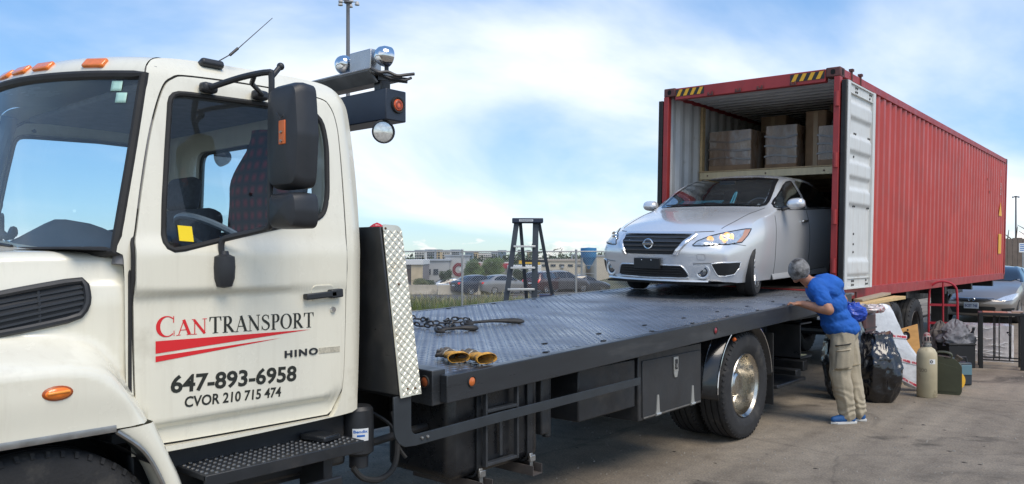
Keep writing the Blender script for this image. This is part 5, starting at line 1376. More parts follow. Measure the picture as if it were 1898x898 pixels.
def cut_arches(o, P, well=0.42):
    for yc in (0.0, P['wb']):
        m = MB()
        for s_ in (-1, 1): m.cyl((s_ * well, yc, P['wr'] + 0.01), (s_ * 1.3, yc, P['wr'] + 0.01), P['arch'], n=40)
        c = m.build('cutter', None, None, local=True)
        md = o.modifiers.new('arch', 'BOOLEAN'); md.object = c; md.operation = 'DIFFERENCE'; md.solver = 'EXACT'
        dg = bpy.context.evaluated_depsgraph_get(); me = bpy.data.meshes.new_from_object(o.evaluated_get(dg))
        o.modifiers.clear(); old = o.data; o.data = me; bpy.data.objects.remove(c)
    o.data.polygons.foreach_set('use_smooth', [True] * len(o.data.polygons)); o.data.set_sharp_from_angle(angle=R(45))
def inside(poly, x, y):
    r_ = False; n = len(poly)
    for i in range(n):
        (x0, y0), (x1, y1) = poly[i][:2], poly[i - 1][:2]
        if (y0 > y) != (y1 > y) and x < (x1 - x0) * (y - y0) / (y1 - y0) + x0: r_ = not r_
    return r_
def open_windows(o, fronts, sides, rears=()):
    bm = bmesh.new(); bm.from_mesh(o.data); kill = []
    for f in bm.faces:
        c, n = f.calc_center_median(), f.normal
        for poly in fronts:
            if n.y < -0.2 and n.z > 0.2 and 0.1 < c.y < 1.6 and inside(poly, c.x, c.z): kill.append(f)
        for poly in rears:
            if n.y > 0.15 and n.z > 0.2 and c.y > 2.2 and inside(poly, c.x, c.z): kill.append(f)
        for poly in sides:
            if abs(n.x) > 0.5 and inside(poly, c.y, c.z): kill.append(f)
    bmesh.ops.delete(bm, geom=list(set(kill)), context='FACES'); bm.to_mesh(o.data); bm.free()
    o.data.set_sharp_from_angle(angle=R(45))
def car_wheel(parent, loc, Rr, w, flip, steer=0.0, spokes=5, alloy=None, detail=True):
    wh = bpy.data.objects.new('wheel', None); COL.objects.link(wh); wh.parent = parent; wh.location = loc
    wh.rotation_euler = (0, 0, (PI if flip else 0) + steer)
    hw = w / 2; rr = Rr * 0.70
    m = MB(); m.lathe([(rr * 0.98, -hw * .8), (rr + 0.02, -hw), (Rr - 0.03, -hw), (Rr - 0.006, -hw * 0.8), (Rr, -hw * 0.5), (Rr, -0.012), (Rr - .007, -0.01), (Rr - .007, 0.01), (Rr, 0.012), (Rr, hw * 0.5), (Rr - 0.006, hw * 0.8), (Rr - 0.03, hw), (rr + 0.02, hw), (rr * 0.98, hw * 0.85)], (0, 0, 0), (1, 0, 0), 40); m.build('tyre', TYRE, wh, local=True)
    m = MB(); m.lathe([(rr, hw * 0.88), (rr * 0.97, hw * 0.92), (rr * 0.93, hw * 0.75), (rr * 0.90, -hw * 0.2), (0.0, -hw * 0.2)], (0, 0, 0), (1, 0, 0), 36)
    rim = m.build('rim', mat('dark_barrel', (0.03, 0.03, 0.032), 0.5, metal=0.5), wh, local=True)
    m = MB(); m.lathe([(rr * 1.0, hw * 0.90), (rr * 0.99, hw * 0.95), (rr * 0.93, hw * 0.90), (rr * 0.92, hw * 0.7)], (0, 0, 0), (1, 0, 0), 36); m.build('rim_lip', alloy, rim, local=True)
    for k in range(spokes):
        a = 2 * PI * k / spokes + 0.3; c, s_ = math.cos(a), math.sin(a); m = MB()
        for da in (-0.16, 0.16):
            a2 = a + da
            m.bar((hw * 0.72, 0.045 * math.cos(a), 0.045 * math.sin(a)), (hw * 0.84, rr * 0.95 * math.cos(a2), rr * 0.95 * math.sin(a2)), 0.028, 0.028, up=(1, 0, 0))
        m.build('spoke', alloy, rim, local=True, bevel=0.004)
    m = MB(); m.lathe([(0, hw * .86), (0.03, hw * .85), (0.045, hw * .75), (0.05, hw * .4)], (0, 0, 0), (1, 0, 0), 18); m.build('hub_cap', alloy, rim, local=True)
    return wh
SILVER = mat('silver_car_paint', (0.74, 0.75, 0.76), 0.27, metal=0.45, coat=0.8)
GLOSSBLACK = mat('gloss_black', (0.010, 0.010, 0.012), 0.12, coat=0.6)
MESHBLACK = mat('mesh_black', (0.010, 0.011, 0.012), 0.55)
CARGLASS = glass_mat('car_glass', (0.70, 0.78, 0.82), 0.03, spec=1.5)
DARKGLASS = mat('dark_tinted_glass', (0.012, 0.014, 0.017), 0.04, spec=0.6, coat=0.5)
ALLOY = mat('alloy_wheel', (0.62, 0.62, 0.62), 0.25, metal=0.9)
SEAM = mat('panel_seam', (0.015, 0.015, 0.016), 0.7)
HLGLASS = mat('headlight_chrome', (0.80, 0.80, 0.80), 0.16, metal=0.6, var=0.3, vscale=30, rvar=0.1)
CLEAR = glass_mat('lamp_cover', (0.92, 0.94, 0.95), 0.03)

# ---- silver sedan half out of the container
SX, SY = -4.55, 8.70
car = thing('sedan', (SX, SY, zdeck(SX, SY) + 0.005), 'silver sedan with a headlight lit, rolling out of the container onto the deck', 'car')
car.rotation_euler = (R(1.62), R(1.5), 0)
body = car_body(SED, 150, 'body', SILVER, car)
B = bvh_of(body)
WS = [(-0.715, 1.035), (-0.40, 1.045), (0, 1.05), (0.40, 1.045), (0.715, 1.035), (0.72, 1.10), (0.678, 1.25), (0.618, 1.375), (0.59, 1.408), (0.32, 1.435), (0, 1.442), (-0.32, 1.435), (-0.59, 1.408), (-0.618, 1.375), (-0.678, 1.25), (-0.72, 1.10)]
FW = [(0.52, 1.015), (1.48, 1.035), (1.44, 1.395), (1.25, 1.375), (1.05, 1.315), (0.80, 1.20), (0.58, 1.075)]
RWi = [(1.56, 1.038), (2.66, 1.075), (2.72, 1.12), (2.55, 1.235), (2.30, 1.335), (2.0, 1.385), (1.53, 1.40)]
ctr = lambda p: (sum(a[0] for a in p) / len(p), sum(a[1] for a in p) / len(p))
BW = [(-0.56, 1.16), (0.56, 1.16), (0.47, 1.385), (-0.47, 1.385)]
cut_arches(body, SED)
open_windows(body, [inset(polar(WS, ctr(WS), 60), ctr(WS), 0.03)], [inset(polar(FW, ctr(FW), 60), ctr(FW), 0.025), inset(polar(RWi, ctr(RWi), 60), ctr(RWi), 0.025)])
wsx = patch(B, 'front', WS, 0.004, 'windscreen', CARGLASS, car, 120, 10)
patch_ring(B, 'front', WS, 0.048, 0.006, 'black_border', GLOSSBLACK, wsx, 130, 4)
for s_ in (1, -1):
    for poly, nm in ((FW, 'front_window'), (RWi, 'rear_window')):
        g = patch(B, 'side', poly, 0.003, nm, CARGLASS if nm == 'front_window' else glass_mat('tinted_car_glass', (0.16, 0.18, 0.19), 0.01), car, 90, 6, s_)
        patch_ring(B, 'side', poly, 0.035, 0.005, 'window_frame', GLOSSBLACK, g, 110, 3, s_)
patch(B, 'rear', BW, 0.004, 'back_window', DARKGLASS, car, 60, 5)
# dark wells, floor pan and cabin
for s_ in (1, -1):
    for yc in (0.0, SED['wb']):
        m = MB(); rows = []
        for k in range(25):
            an = R(-15 + 210 * k / 24); rows.append([(s_ * 0.80, yc + 0.380 * math.cos(an), 0.325 + 0.380 * math.sin(an)), (s_ * 0.44, yc + 0.380 * math.cos(an), 0.325 + 0.380 * math.sin(an))])
        m.grid(rows); m.build('wheel_liner', MESHBLACK, car, local=True)
    m = MB(); m.box(s_ * 0.41, s_ * 0.432, -0.40, 0.42, 0.16, 0.72); m.build('liner_wall', MESHBLACK, car, local=True)
m = MB(); m.box(-0.72, 0.72, -0.75, 3.4, 0.145, 0.168); m.build('floor_pan', MESHBLACK, car, local=True)
CABIN = mat('cabin_grey', (0.10, 0.10, 0.105), 0.8, var=0.2, vscale=12)
m = MB(); rows = []
for k in range(17):
    u = -1 + k / 8; rows.append([(u * 0.70, 0.42, 0.95), (u * 0.70, 0.62, 0.985 + 0.03 * math.exp(-((u - 0.5) / .22) ** 2)), (u * 0.70, 0.90, 1.0 + 0.045 * math.exp(-((u - 0.5) / .25) ** 2)), (u * 0.70, 1.0, 0.95), (u * 0.70, 0.98, 0.5)])
m.grid(rows); m.build('dashboard', CABIN, car, local=True, smooth=60)
m = MB(); m.box(-0.74, 0.74, 0.4, 3.0, 0.30, 0.34); m.box(-0.72, 0.72, 2.75, 2.8, 0.3, 1.1); m.build('cabin_floor', CABIN, car, local=True)
m = MB(); rows = []
for k in range(13):
    u = -1 + k / 6; rows.append([(u * 0.52, y, z - 0.02 * u * u) for y, z in ((1.22, 1.405), (1.6, 1.44), (2.2, 1.415), (2.55, 1.33))])
m.grid(rows); m.build('headliner', mat('headliner', (0.16, 0.155, 0.15), 0.9), car, local=True)
for x in (0.37, -0.37):
    m = MB(); m.box(x - 0.25, x + 0.25, 1.25, 1.75, 0.40, 0.58); st = m.build('seat', CABIN, car, local=True, bevel=0.05, bseg=3)
    m = MB(); m.obox((x, 1.82, 0.82), (0.48, 0.14, 0.60), Matrix.Rotation(R(-14), 3, 'X')); m.build('backrest', CABIN, st, local=True, bevel=0.05, bseg=3)
    m = MB(); m.obox((x, 1.92, 1.22), (0.25, 0.10, 0.18), Matrix.Rotation(R(-10), 3, 'X')); m.build('headrest', CABIN, st, local=True, bevel=0.04, bseg=3)
m = MB(); m.box(-0.68, 0.68, 2.25, 2.45, 0.5, 1.08); m.build('rear_bench', CABIN, car, local=True, bevel=0.05)
m = MB(); m.tube([(0.37 + 0.185 * math.cos(a * PI / 12), 1.08 + 0.07 * math.sin(a * PI / 12), 1.0 + 0.165 * math.sin(a * PI / 12)) for a in range(24)], 0.014, 6, True); m.tube([(0.2, 1.08, 1.0), (0.37, 1.06, .98), (0.54, 1.08, 1.0)], 0.02, 6); m.build('steering_wheel', mat('wheel_grey', (0.10, 0.11, 0.12), .5), car, local=True)
m = MB(); m.bar((-0.11, 0.98, 1.365), (0.11, 0.98, 1.365), 0.02, 0.055); m.build('rear_view_mirror', MESHBLACK, car, local=True, bevel=0.008)
CYAN = mat('cyan_plastic', (0.10, 0.48, 0.58), 0.4)
m = MB()
for k in range(5): m.box(-0.56, 0.04, 0.66 + 0.03 * k, 0.672 + 0.03 * k, 1.07 + 0.014 * k, 1.079 + 0.014 * k)
tag(m.build('dash_slats', CYAN, car, local=True), None)
m = MB(); m.tube(spline([(0.10, 0.80, 1.03), (0.115, 0.86, 1.13), (0.13, 0.92, 1.22), (0.15, 0.93, 1.24), (0.155, 0.90, 1.20), (0.145, 0.84, 1.10), (0.14, 0.78, 1.03)], 5), 0.011, 6); m.build('hanging_strap', CYAN, car, local=True)
for x0, x1 in ((-0.02, 0.62), (-0.62, -0.06)):
    line_on(B, 'front', [(x0, 1.058), ((x0 + x1) / 2, 1.065), (x1, 1.062)], 0.016, 0.007, 'wiper', MESHBLACK, car)
# panel lines
line_on(B, 'top', [(0.735, 0.43), (0.70, 0.10), (0.675, -0.25), (0.64, -0.52)], 0.0, 0.0035, 'hood_seam', SEAM, car)
line_on(B, 'top', [(-0.735, 0.43), (-0.70, 0.10), (-0.675, -0.25), (-0.64, -0.52)], 0.0, 0.0035, 'hood_seam', SEAM, car)
line_on(B, 'front', [(-0.60, 0.745), (-0.35, 0.733), (0, 0.730), (0.35, 0.733), (0.60, 0.745)], 0.0, 0.005, 'hood_seam', SEAM, car)
for s_ in (1, -1):
    line_on(B, 'side', [(0.46, 0.93), (0.44, 0.75), (0.43, 0.5), (0.45, 0.23)], 0.0, 0.0035, 'door_seam', SEAM, car, s_)
    line_on(B, 'side', [(1.50, 1.01), (1.52, 0.85), (1.545, 0.6), (1.53, 0.3), (1.50, 0.23)], 0.0, 0.0035, 'door_seam', SEAM, car, s_)
    line_on(B, 'side', [(0.45, 0.23), (1.0, 0.225), (1.50, 0.23), (2.2, 0.25)], 0.0, 0.0035, 'door_seam', SEAM, car, s_)
    line_on(B, 'side', [(-0.355, 0.585), (-0.50, 0.60), (-0.58, 0.605)], 0.0, 0.003, 'bumper_seam', SEAM, car, s_)
    # sill skirt and belt trim
    fn = caster(B, 'side', 0.0, s_)
    m = MB(); rows = []
    for k in range(31):
        y = lerp(0.40, 2.28, k / 30); rows.append([fn(y, 0.235), tuple(Vector(fn(y, 0.20)) + Vector((s_ * 0.022, 0, 0.0))), tuple(Vector(fn(y, 0.18)) + Vector((s_ * 0.028, 0, -0.01))), (s_ * 0.78, y, 0.148)])
    m.grid(rows); m.build('side_skirt', SILVER, car, local=True, smooth=40)
    line_on(B, 'side', [(0.55, 1.002), (1.0, 1.014), (1.6, 1.026), (2.5, 1.055)], 0.002, 0.008, 'belt_trim', GLOSSBLACK, car, s_)
    # handles
    for y, z in ((1.36, 0.865), (2.42, 0.905)):
        p = Vector(fn(y, z)); m = MB(); m.bar(p + Vector((s_ * 0.022, -0.095, 0.0)), p + Vector((s_ * 0.022, 0.095, 0.006)), 0.018, 0.026); m.bar(p + Vector((s_ * 0.006, -0.085, 0)), p + Vector((s_ * 0.02, -0.085, 0)), 0.02, .02); m.bar(p + Vector((s_ * 0.006, 0.085, 0.006)), p + Vector((s_ * 0.02, 0.085, 0.006)), 0.02, .02)
        m.build('door_handle', CHROME, car, local=True, bevel=0.006)
    # door mirror
    m = MB(); rows = []
    for i in range(9):
        t = i / 8; sc_ = (0.55, 0.85, 0.97, 1.0, 1.0, 0.99, 0.96, 0.85, 0.5)[i]; x = lerp(0.90, 1.10, t)
        rows.append([(s_ * x, 0.74 + 0.10 * sc_ * math.cos(2 * PI * j / 20) * (1 if math.cos(2 * PI * j / 20) < 0 else 0.35), 1.065 + 0.074 * sc_ * math.sin(2 * PI * j / 20) * (1 if math.sin(2 * PI * j / 20) > 0 else 0.85) + 0.01 * t) for j in range(20)])
    m.grid(rows, closed_v=True); m.add(rows[0], [tuple(range(20))]); m.add(rows[-1], [tuple(range(20))])
    mi = m.build('door_mirror', SILVER, car, local=True, smooth=50)
    m = MB(); m.bar((s_ * 0.80, 0.72, 1.0), (s_ * 0.93, 0.72, 1.03), 0.09, 0.045); m.build('mirror_foot', GLOSSBLACK, mi, local=True, bevel=0.012)
    m = MB(); m.grid([[(s_ * x, 0.775, z) for x in (0.915, 0.98, 1.06)] for z in (1.02, 1.065, 1.115)]); m.build('mirror_glass', CHROME, mi, local=True)
# face: grille, badge, lamps, intakes
GR = [(-0.43, 0.700), (-0.25, 0.706), (0, 0.708), (0.25, 0.706), (0.43, 0.700), (0.37, 0.585), (0.30, 0.500), (0.285, 0.492), (0, 0.488), (-0.285, 0.492), (-0.30, 0.500), (-0.37, 0.585)]
gr = patch(B, 'front', GR, 0.007, 'grille', MESHBLACK, car, 110, 6)
fF = caster(B, 'front', 0.016)
for k, z in enumerate((0.532, 0.575, 0.618, 0.66)):
    w_ = lerp(0.30, 0.39, k / 3); m = MB(); m.grid([[tuple(Vector(fF(w_ * u / 8, z)) + Vector(d)) for d in ((0, 0.008, 0.012), (0, -0.006, 0.005), (0, -0.006, -0.004), (0, 0.008, -0.008))] for u in range(-8, 9)]); m.build('grille_bar', mat('grille_bar', (0.06, 0.062, 0.066), 0.3, metal=0.3), gr, local=True)
for s_ in (1, -1):
    m = MB(); P = spline([(s_ * 0.455, 0.708), (s_ * 0.40, 0.615), (s_ * 0.345, 0.535), (s_ * 0.315, 0.488)], 5)
    m.grid([[tuple(Vector(fF(p[0] + s_ * d, p[1] - 0.004)) + Vector((0, e, 0))) for d, e in ((-0.030, 0.004), (-0.02, -0.008), (0.018, -0.008), (0.030, 0.006))] for p in P]); m.build('grille_chrome', mat('satin_chrome', (0.75, 0.76, 0.78), 0.2, metal=0.7), gr, local=True, smooth=50)
m = MB(); m.grid([[tuple(Vector(fF(u * 0.44 / 10, 0.712 + dz)) + Vector((0, e, 0))) for dz, e in ((-0.010, 0.0), (-0.004, -0.012), (0.010, -0.010), (0.018, 0.004))] for u in range(-10, 11)]); m.build('grille_top_chrome', mat('satin_chrome', (0.75, 0.76, 0.78)), gr, local=True)
cz = Vector(fF(0.0, 0.598)) + Vector((0, -0.014, 0))
m = MB(); m.tube([cz + Vector((0.054 * math.cos(a * PI / 16), 0, 0.052 * math.sin(a * PI / 16))) for a in range(32)], 0.0085, 8, True); bd = m.build('badge_ring', CHROME, gr, local=True)
m = MB(); m.bar(cz + Vector((-0.068, -0.004, 0)), cz + Vector((0.068, -0.004, 0)), 0.014, 0.024); m.build('badge_bar', CHROME, bd, local=True, bevel=0.003)
off_ = rootloc(car)
t_ = text_mesh('badge_text', 'NISSAN', INK, bd, lambda u, v, w: tuple(cz + off_ + Vector((-0.056 + u, -0.0125, -0.007 + v))), 0.02, bold=0.0003, width=0.112, extrude=0.0)
m = MB(); m.box(-0.167, 0.167, Vector(fF(0.0, 0.42)).y - 0.028, Vector(fF(0.0, 0.42)).y - 0.004, 0.325, 0.445); pl = m.build('plate_holder', MESHBLACK, car, local=True, bevel=0.006)
for x in (-0.06, 0.06):
    m = MB(); y0 = Vector(fF(0.0, 0.42)).y - 0.028; m.lathe([(0, 0.006), (0.007, 0.004), (0.008, 0)], (x, y0, 0.425), (0, -1, 0), 10); m.build('screw', CHROME, pl, local=True)
IN = [(-0.385, 0.370), (0, 0.376), (0.385, 0.370), (0.425, 0.315), (0.455, 0.235), (0, 0.228), (-0.455, 0.235), (-0.425, 0.315)]
it = patch(B, 'front', IN, 0.007, 'lower_intake', MESHBLACK, car, 110, 6)
patch_ring(B, 'front', IN, 0.0, 0.006, 'intake_lip', SILVER, it, 110, 3, 1, 0.009)
for k in range(4):
    z = 0.258 + 0.028 * k; m = MB(); m.tube([fF(u * 0.042, z) for u in range(-9, 10)], 0.004, 4); m.build('intake_bar', mat('intake_bar', (0.02, 0.02, 0.022), 0.5), it, local=True)
m = MB(); fL = caster(B, 'front', 0.004); m.grid([[tuple(Vector(fL(u * 0.64 / 14, 0.225)) + Vector((0, d, z))) for d, z in ((0.01, 0.0), (-0.03, -0.015), (-0.035, -0.03), (0.06, -0.045))] for u in range(-14, 15)]); m.build('front_splitter', SILVER, car, local=True, smooth=50)
for s_ in (1, -1):
    HL = [(s_ * 0.485, 0.588), (s_ * 0.53, 0.648), (s_ * 0.60, 0.694), (s_ * 0.70, 0.732), (s_ * 0.80, 0.765), (s_ * 0.843, 0.776), (s_ * 0.845, 0.70), (s_ * 0.836, 0.625), (s_ * 0.78, 0.603), (s_ * 0.62, 0.588)]
    h = patch(B, 'front', HL, 0.001, 'headlight', HLGLASS, car, 110, 8)
    patch_ring(B, 'front', HL, 0.0, 0.002, 'lamp_seal', SEAM, h, 110, 3, 1, 0.006)
    fH = caster(B, 'front', 0.003)
    m = MB(); ol = [(s_ * 0.822, 0.771), (s_ * 0.841, 0.776), (s_ * 0.843, 0.70), (s_ * 0.834, 0.626), (s_ * 0.80, 0.609), (s_ * 0.82, 0.655), (s_ * 0.829, 0.72)]
    patch(B, 'front', ol, 0.003, 'indicator', mat('indicator_orange', (0.80, 0.36, 0.20), 0.2, coat=0.5), h, 50, 4)
    # reflector bowl and bulb; near bowls emit glow in place of reflected light
    for (x, z, r_) in ((0.735, 0.69, 0.042), (0.62, 0.655, 0.036)):
        p = Vector(fH(s_ * x, z)); m = MB(); m.lathe([(0.0, -0.002), (r_ * 0.5, 0.001), (r_, 0.006), (r_ * 1.05, 0.0)], p, Vector((s_ * 0.3, -1, 0.1)), 24); m.build('reflector_bowl', CHROME if s_ < 0 else mat('glow_bowl', (0.9, 0.7, 0.45), 0.2, metal=0.5, emit=(1.0, 0.50, 0.14), estr=0.7), h, local=True)
    if s_ > 0:
        for (x, z, sx_, sz_, e_) in ((0.738, 0.695, 0.032, 0.032, 16), (0.70, 0.675, 0.018, 0.036, 5), (0.775, 0.68, 0.02, 0.04, 4), (0.73, 0.65, 0.05, 0.014, 3)):
            p = Vector(fH(x, z)); m = MB(); m.sphere(p, 1, 14, 10, sx_, 0.016, sz_); m.build('bulb', mat('warm_bulb_%d' % e_, (1, 0.7, 0.4), 0.4, emit=(1.0, 0.46, 0.12), estr=5.0 if e_ > 10 else 1.6), h, local=True)
    for k in range(6):
        x = lerp(0.60, 0.80, k / 5); p = Vector(fH(s_ * x, lerp(0.598, 0.616, k / 5))); m = MB(); m.box(p.x - 0.012, p.x + 0.012, p.y - 0.005, p.y + 0.008, p.z - 0.008, p.z + 0.006); ld = m.build('running_light', MESHBLACK, h, local=True)
        m = MB(); m.sphere(p + Vector((0, -0.005, 0)), 0.0065, 8, 6); m.build('led', mat('led_lens', (0.9, 0.9, 0.86), 0.2), ld, local=True)
    patch(B, 'front', HL, 0.014, 'lamp_cover', CLEAR, h, 110, 8)
    # fog lamp and side vent
    c = Vector(fH(s_ * 0.585, 0.305)); nrm_ = Vector((s_ * 0.25, -1, 0)).normalized()
    m = MB(); m.lathe([(0.085, -0.012), (0.082, 0.004), (0.070, 0.008), (0.055, 0.0)], c, nrm_, 28); fg = m.build('fog_lamp_ring', SILVER, car, local=True, smooth=50)
    m = MB(); m.lathe([(0.055, 0.002), (0.046, 0.006), (0.040, 0.0)], c, nrm_, 24); m.build('fog_bezel', GLOSSBLACK, fg, local=True); m = MB(); m.lathe([(0.0, 0.006), (0.03, 0.004), (0.041, 0.0)], c, nrm_, 24); m.build('fog_lens', mat('fog_lens', (0.22, 0.23, 0.24), 0.1, metal=0.8), fg, local=True)
    VT = [(s_ * 0.665, 0.395), (s_ * 0.75, 0.408), (s_ * 0.838, 0.405), (s_ * 0.828, 0.34), (s_ * 0.80, 0.272), (s_ * 0.76, 0.257), (s_ * 0.71, 0.262), (s_ * 0.69, 0.32)]
    v_ = patch(B, 'front', VT, 0.010, 'bumper_vent', MESHBLACK, car, 70, 5)
    patch_ring(B, 'front', VT, 0.0, 0.008, 'vent_lip', SILVER, v_, 80, 3, 1, 0.007)
    line_on(B, 'front', [(s_ * 0.50, 0.392), (s_ * 0.60, 0.397), (s_ * 0.70, 0.405)], 0.001, 0.005, 'bumper_crease', mat('crease_grey', (0.16, 0.165, 0.17), 0.5), car)
TH_ = [(0.545, 0.435), (0.62, 0.435), (0.62, 0.495), (0.545, 0.495)]
patch_ring(B, 'front', roundpoly(TH_, 0.012), 0.0, 0.0005, 'tow_cover', mat('crease_grey', (0.16, 0.165, 0.17), 0.5), car, 60, 3, 1, 0.0018)
for s_, fl in ((1, False), (-1, True)):
    car_wheel(car, (s_ * 0.735, 0.0, 0.315), 0.315, 0.205, fl, R(13), 5, ALLOY)
    car_wheel(car, (s_ * 0.765, 2.70, 0.315), 0.315, 0.205, fl, 0, 5, ALLOY)
# ------------------------------------------------------------------ ground, verge, road, fence and the far side
CS, CC = math.sin(CAM_YAW), math.cos(CAM_YAW)
def vf(xr, d, z=0.0):
    """a point given by metres to the right and metres out along the line of sight over the lot"""
    return (xr * CC - d * CS, xr * CS + d * CC, z)
def height(xr, d):
    open_ = 1 - ss(9, 15, xr)
    h = -1.25 * ss(27, 41, d) * open_ + 0.10 * noise.noise((xr * 0.3, d * 0.3, 0)) * ss(26, 30, d) * (1 - ss(34, 40, d))
    h -= 6.5 * ss(90, 320, d)
    return h
ds = [-80, -40, -20, -5, 5, 15, 22, 24.0, 25, 26, 27, 28, 29, 30, 31, 32, 33.5, 35, 36.5, 38, 39.5, 41, 43, 50, 60, 75, 90, 110, 140, 180, 240, 320, 500, 900, 1800, 3500]
xs = [-2500, -900, -400, -200, -120, -80, -60, -45, -35, -28, -22, -18, -15, -13, -11, -9.5, -8, -7, -6, -5, -4, -3, -2, -1, 0, 1, 2, 3, 4, 5, 6, 7, 8, 9, 10, 11, 12, 13, 14, 15, 17, 20, 25, 35, 60, 120, 300, 900, 2500]
m = MB(); m.grid([[vf(x, d, height(x, d) - 0.02) for x in xs] for d in ds])
gr_ = m.build('terrain', mat('grassy_earth', (0.075, 0.085, 0.035), 0.95, var=0.4, vscale=0.8, dirt=(0.14, 0.12, 0.075), dscale=0.5, dlo=0.45, dhi=0.65), None, smooth=60); tag(gr_, kind='structure')

def lot_material():
    m = bpy.data.materials.new('worn_asphalt'); m.use_nodes = True; N, L = m.node_tree.nodes, m.node_tree.links
    b = N['Principled BSDF']; t = N.new('ShaderNodeTexCoord'); v = t.outputs['Object']
    def nz(s, d=6, r=0.6, dist=0.0):
        n = N.new('ShaderNodeTexNoise'); n.inputs['Scale'].default_value = s; n.inputs['Detail'].default_value = d; n.inputs['Roughness'].default_value = r; n.inputs['Distortion'].default_value = dist
        L.new(v, n.inputs['Vector']); return n.outputs['Fac']
    def rmp(src, pts):
        r = N.new('ShaderNodeValToRGB'); e = r.color_ramp.elements
        e[0].position, e[0].color = pts[0][0], (*pts[0][1], 1); e[1].position, e[1].color = pts[-1][0], (*pts[-1][1], 1)
        for p, c in pts[1:-1]: k = e.new(p); k.color = (*c, 1)
        L.new(src, r.inputs[0]); return r.outputs[0]
    def mix(a, bb, f, mode='MIX'):
        x = N.new('ShaderNodeMixRGB'); x.blend_type = mode
        if isinstance(f, float): x.inputs[0].default_value = f
        else: L.new(f, x.inputs[0])
        L.new(a, x.inputs[1])
        if isinstance(bb, tuple): x.inputs[2].default_value = (*bb, 1)
        else: L.new(bb, x.inputs[2])
        return x.outputs[0]
    base = rmp(nz(0.35, 8, 0.62, 0.4), [(0.30, (0.160, 0.134, 0.104)), (0.5, (0.240, 0.204, 0.160)), (0.72, (0.31, 0.268, 0.213))])
    speck = rmp(nz(60, 4, 0.8), [(0.28, (0.42, 0.41, 0.40)), (0.5, (1, 1, 1)), (0.72, (1.65, 1.6, 1.5))])
    c = mix(base, speck, 0.85, 'MULTIPLY')
    mid = rmp(nz(5.5, 6, 0.7), [(0.32, (0.78, 0.76, 0.74)), (0.5, (1, 1, 1)), (0.70, (1.16, 1.14, 1.10))])
    c = mix(c, mid, 0.9, 'MULTIPLY')
    grav = rmp(nz(28, 5, 0.75), [(0.56, (0, 0, 0)), (0.70, (1, 1, 1))])
    g2 = N.new('ShaderNodeMath'); g2.operation = 'MULTIPLY'; L.new(grav, g2.inputs[0]); L.new(rmp(nz(0.8, 5), [(0.48, (0, 0, 0)), (0.65, (0.6, 0.6, 0.6))]), g2.inputs[1])
    c = mix(c, (0.27, 0.245, 0.205), g2.outputs[0])
    stain = rmp(nz(0.75, 6, 0.6, 1.2), [(0.57, (0, 0, 0)), (0.70, (0.85, 0.85, 0.85))])
    c = mix(c, (0.055, 0.048, 0.04), stain)
    # tyre-scuffed lanes along the drive direction
    mp = N.new('ShaderNodeMapping'); mp.inputs['Scale'].default_value = (2.6, 0.10, 1); L.new(v, mp.inputs['Vector'])
    n2 = N.new('ShaderNodeTexNoise'); n2.inputs['Scale'].default_value = 1.4; n2.inputs['Detail'].default_value = 6; L.new(mp.outputs[0], n2.inputs['Vector'])
    c = mix(c, rmp(n2.outputs['Fac'], [(0.35, (0.78, 0.77, 0.76)), (0.65, (1.14, 1.13, 1.1))]), 0.7, 'MULTIPLY')
    # cracks
    vo = N.new('ShaderNodeTexVoronoi'); vo.feature = 'DISTANCE_TO_EDGE'; vo.inputs['Scale'].default_value = 0.42
    wv = N.new('ShaderNodeMixRGB'); wv.inputs[0].default_value = 0.16; L.new(v, wv.inputs[1])
    nn = N.new('ShaderNodeTexNoise'); nn.inputs['Scale'].default_value = 2.2; nn.inputs['Detail'].default_value = 6; L.new(v, nn.inputs['Vector']); L.new(nn.outputs['Color'], wv.inputs[2]); L.new(wv.outputs[0], vo.inputs['Vector'])
    ck = rmp(vo.outputs['Distance'], [(0.0, (0.30, 0.30, 0.30)), (0.006, (0, 0, 0))]); c = mix(c, (0.06, 0.052, 0.045), ck)
    L.new(c, b.inputs['Base Color'])
    b.inputs['Roughness'].default_value = 0.88; b.inputs['Specular IOR Level'].default_value = 0.3
    bp = N.new('ShaderNodeBump'); bp.inputs['Strength'].default_value = 0.55; bp.inputs['Distance'].default_value = 0.012
    hh = N.new('ShaderNodeMath'); hh.operation = 'ADD'; L.new(nz(70, 4, 0.7), hh.inputs[0]); L.new(nz(9, 4), hh.inputs[1]); L.new(hh.outputs[0], bp.inputs['Height']); L.new(bp.outputs[0], b.inputs['Normal'])
    return m
m = MB()
gx = [-60, -30, -20, -14, -10, -7, -5, -3, -1, 1, 3, 5, 7, 9, 11, 13, 15, 18, 25, 40, 70]
gd = [-30, -15, -5, 0, 3, 6, 9, 12, 15, 18, 21, 23, 24.2, 25, 26, 30, 40, 60, 80]
fs_rows = []
for d in gd:
    fs_rows.append([vf(x, min(d, 24.2) if x < 11 else d, 0.0) for x in gx])
m.grid(fs_rows)
lot = m.build('ground', lot_material(), None, smooth=60, weld=True); tag(lot, kind='structure')
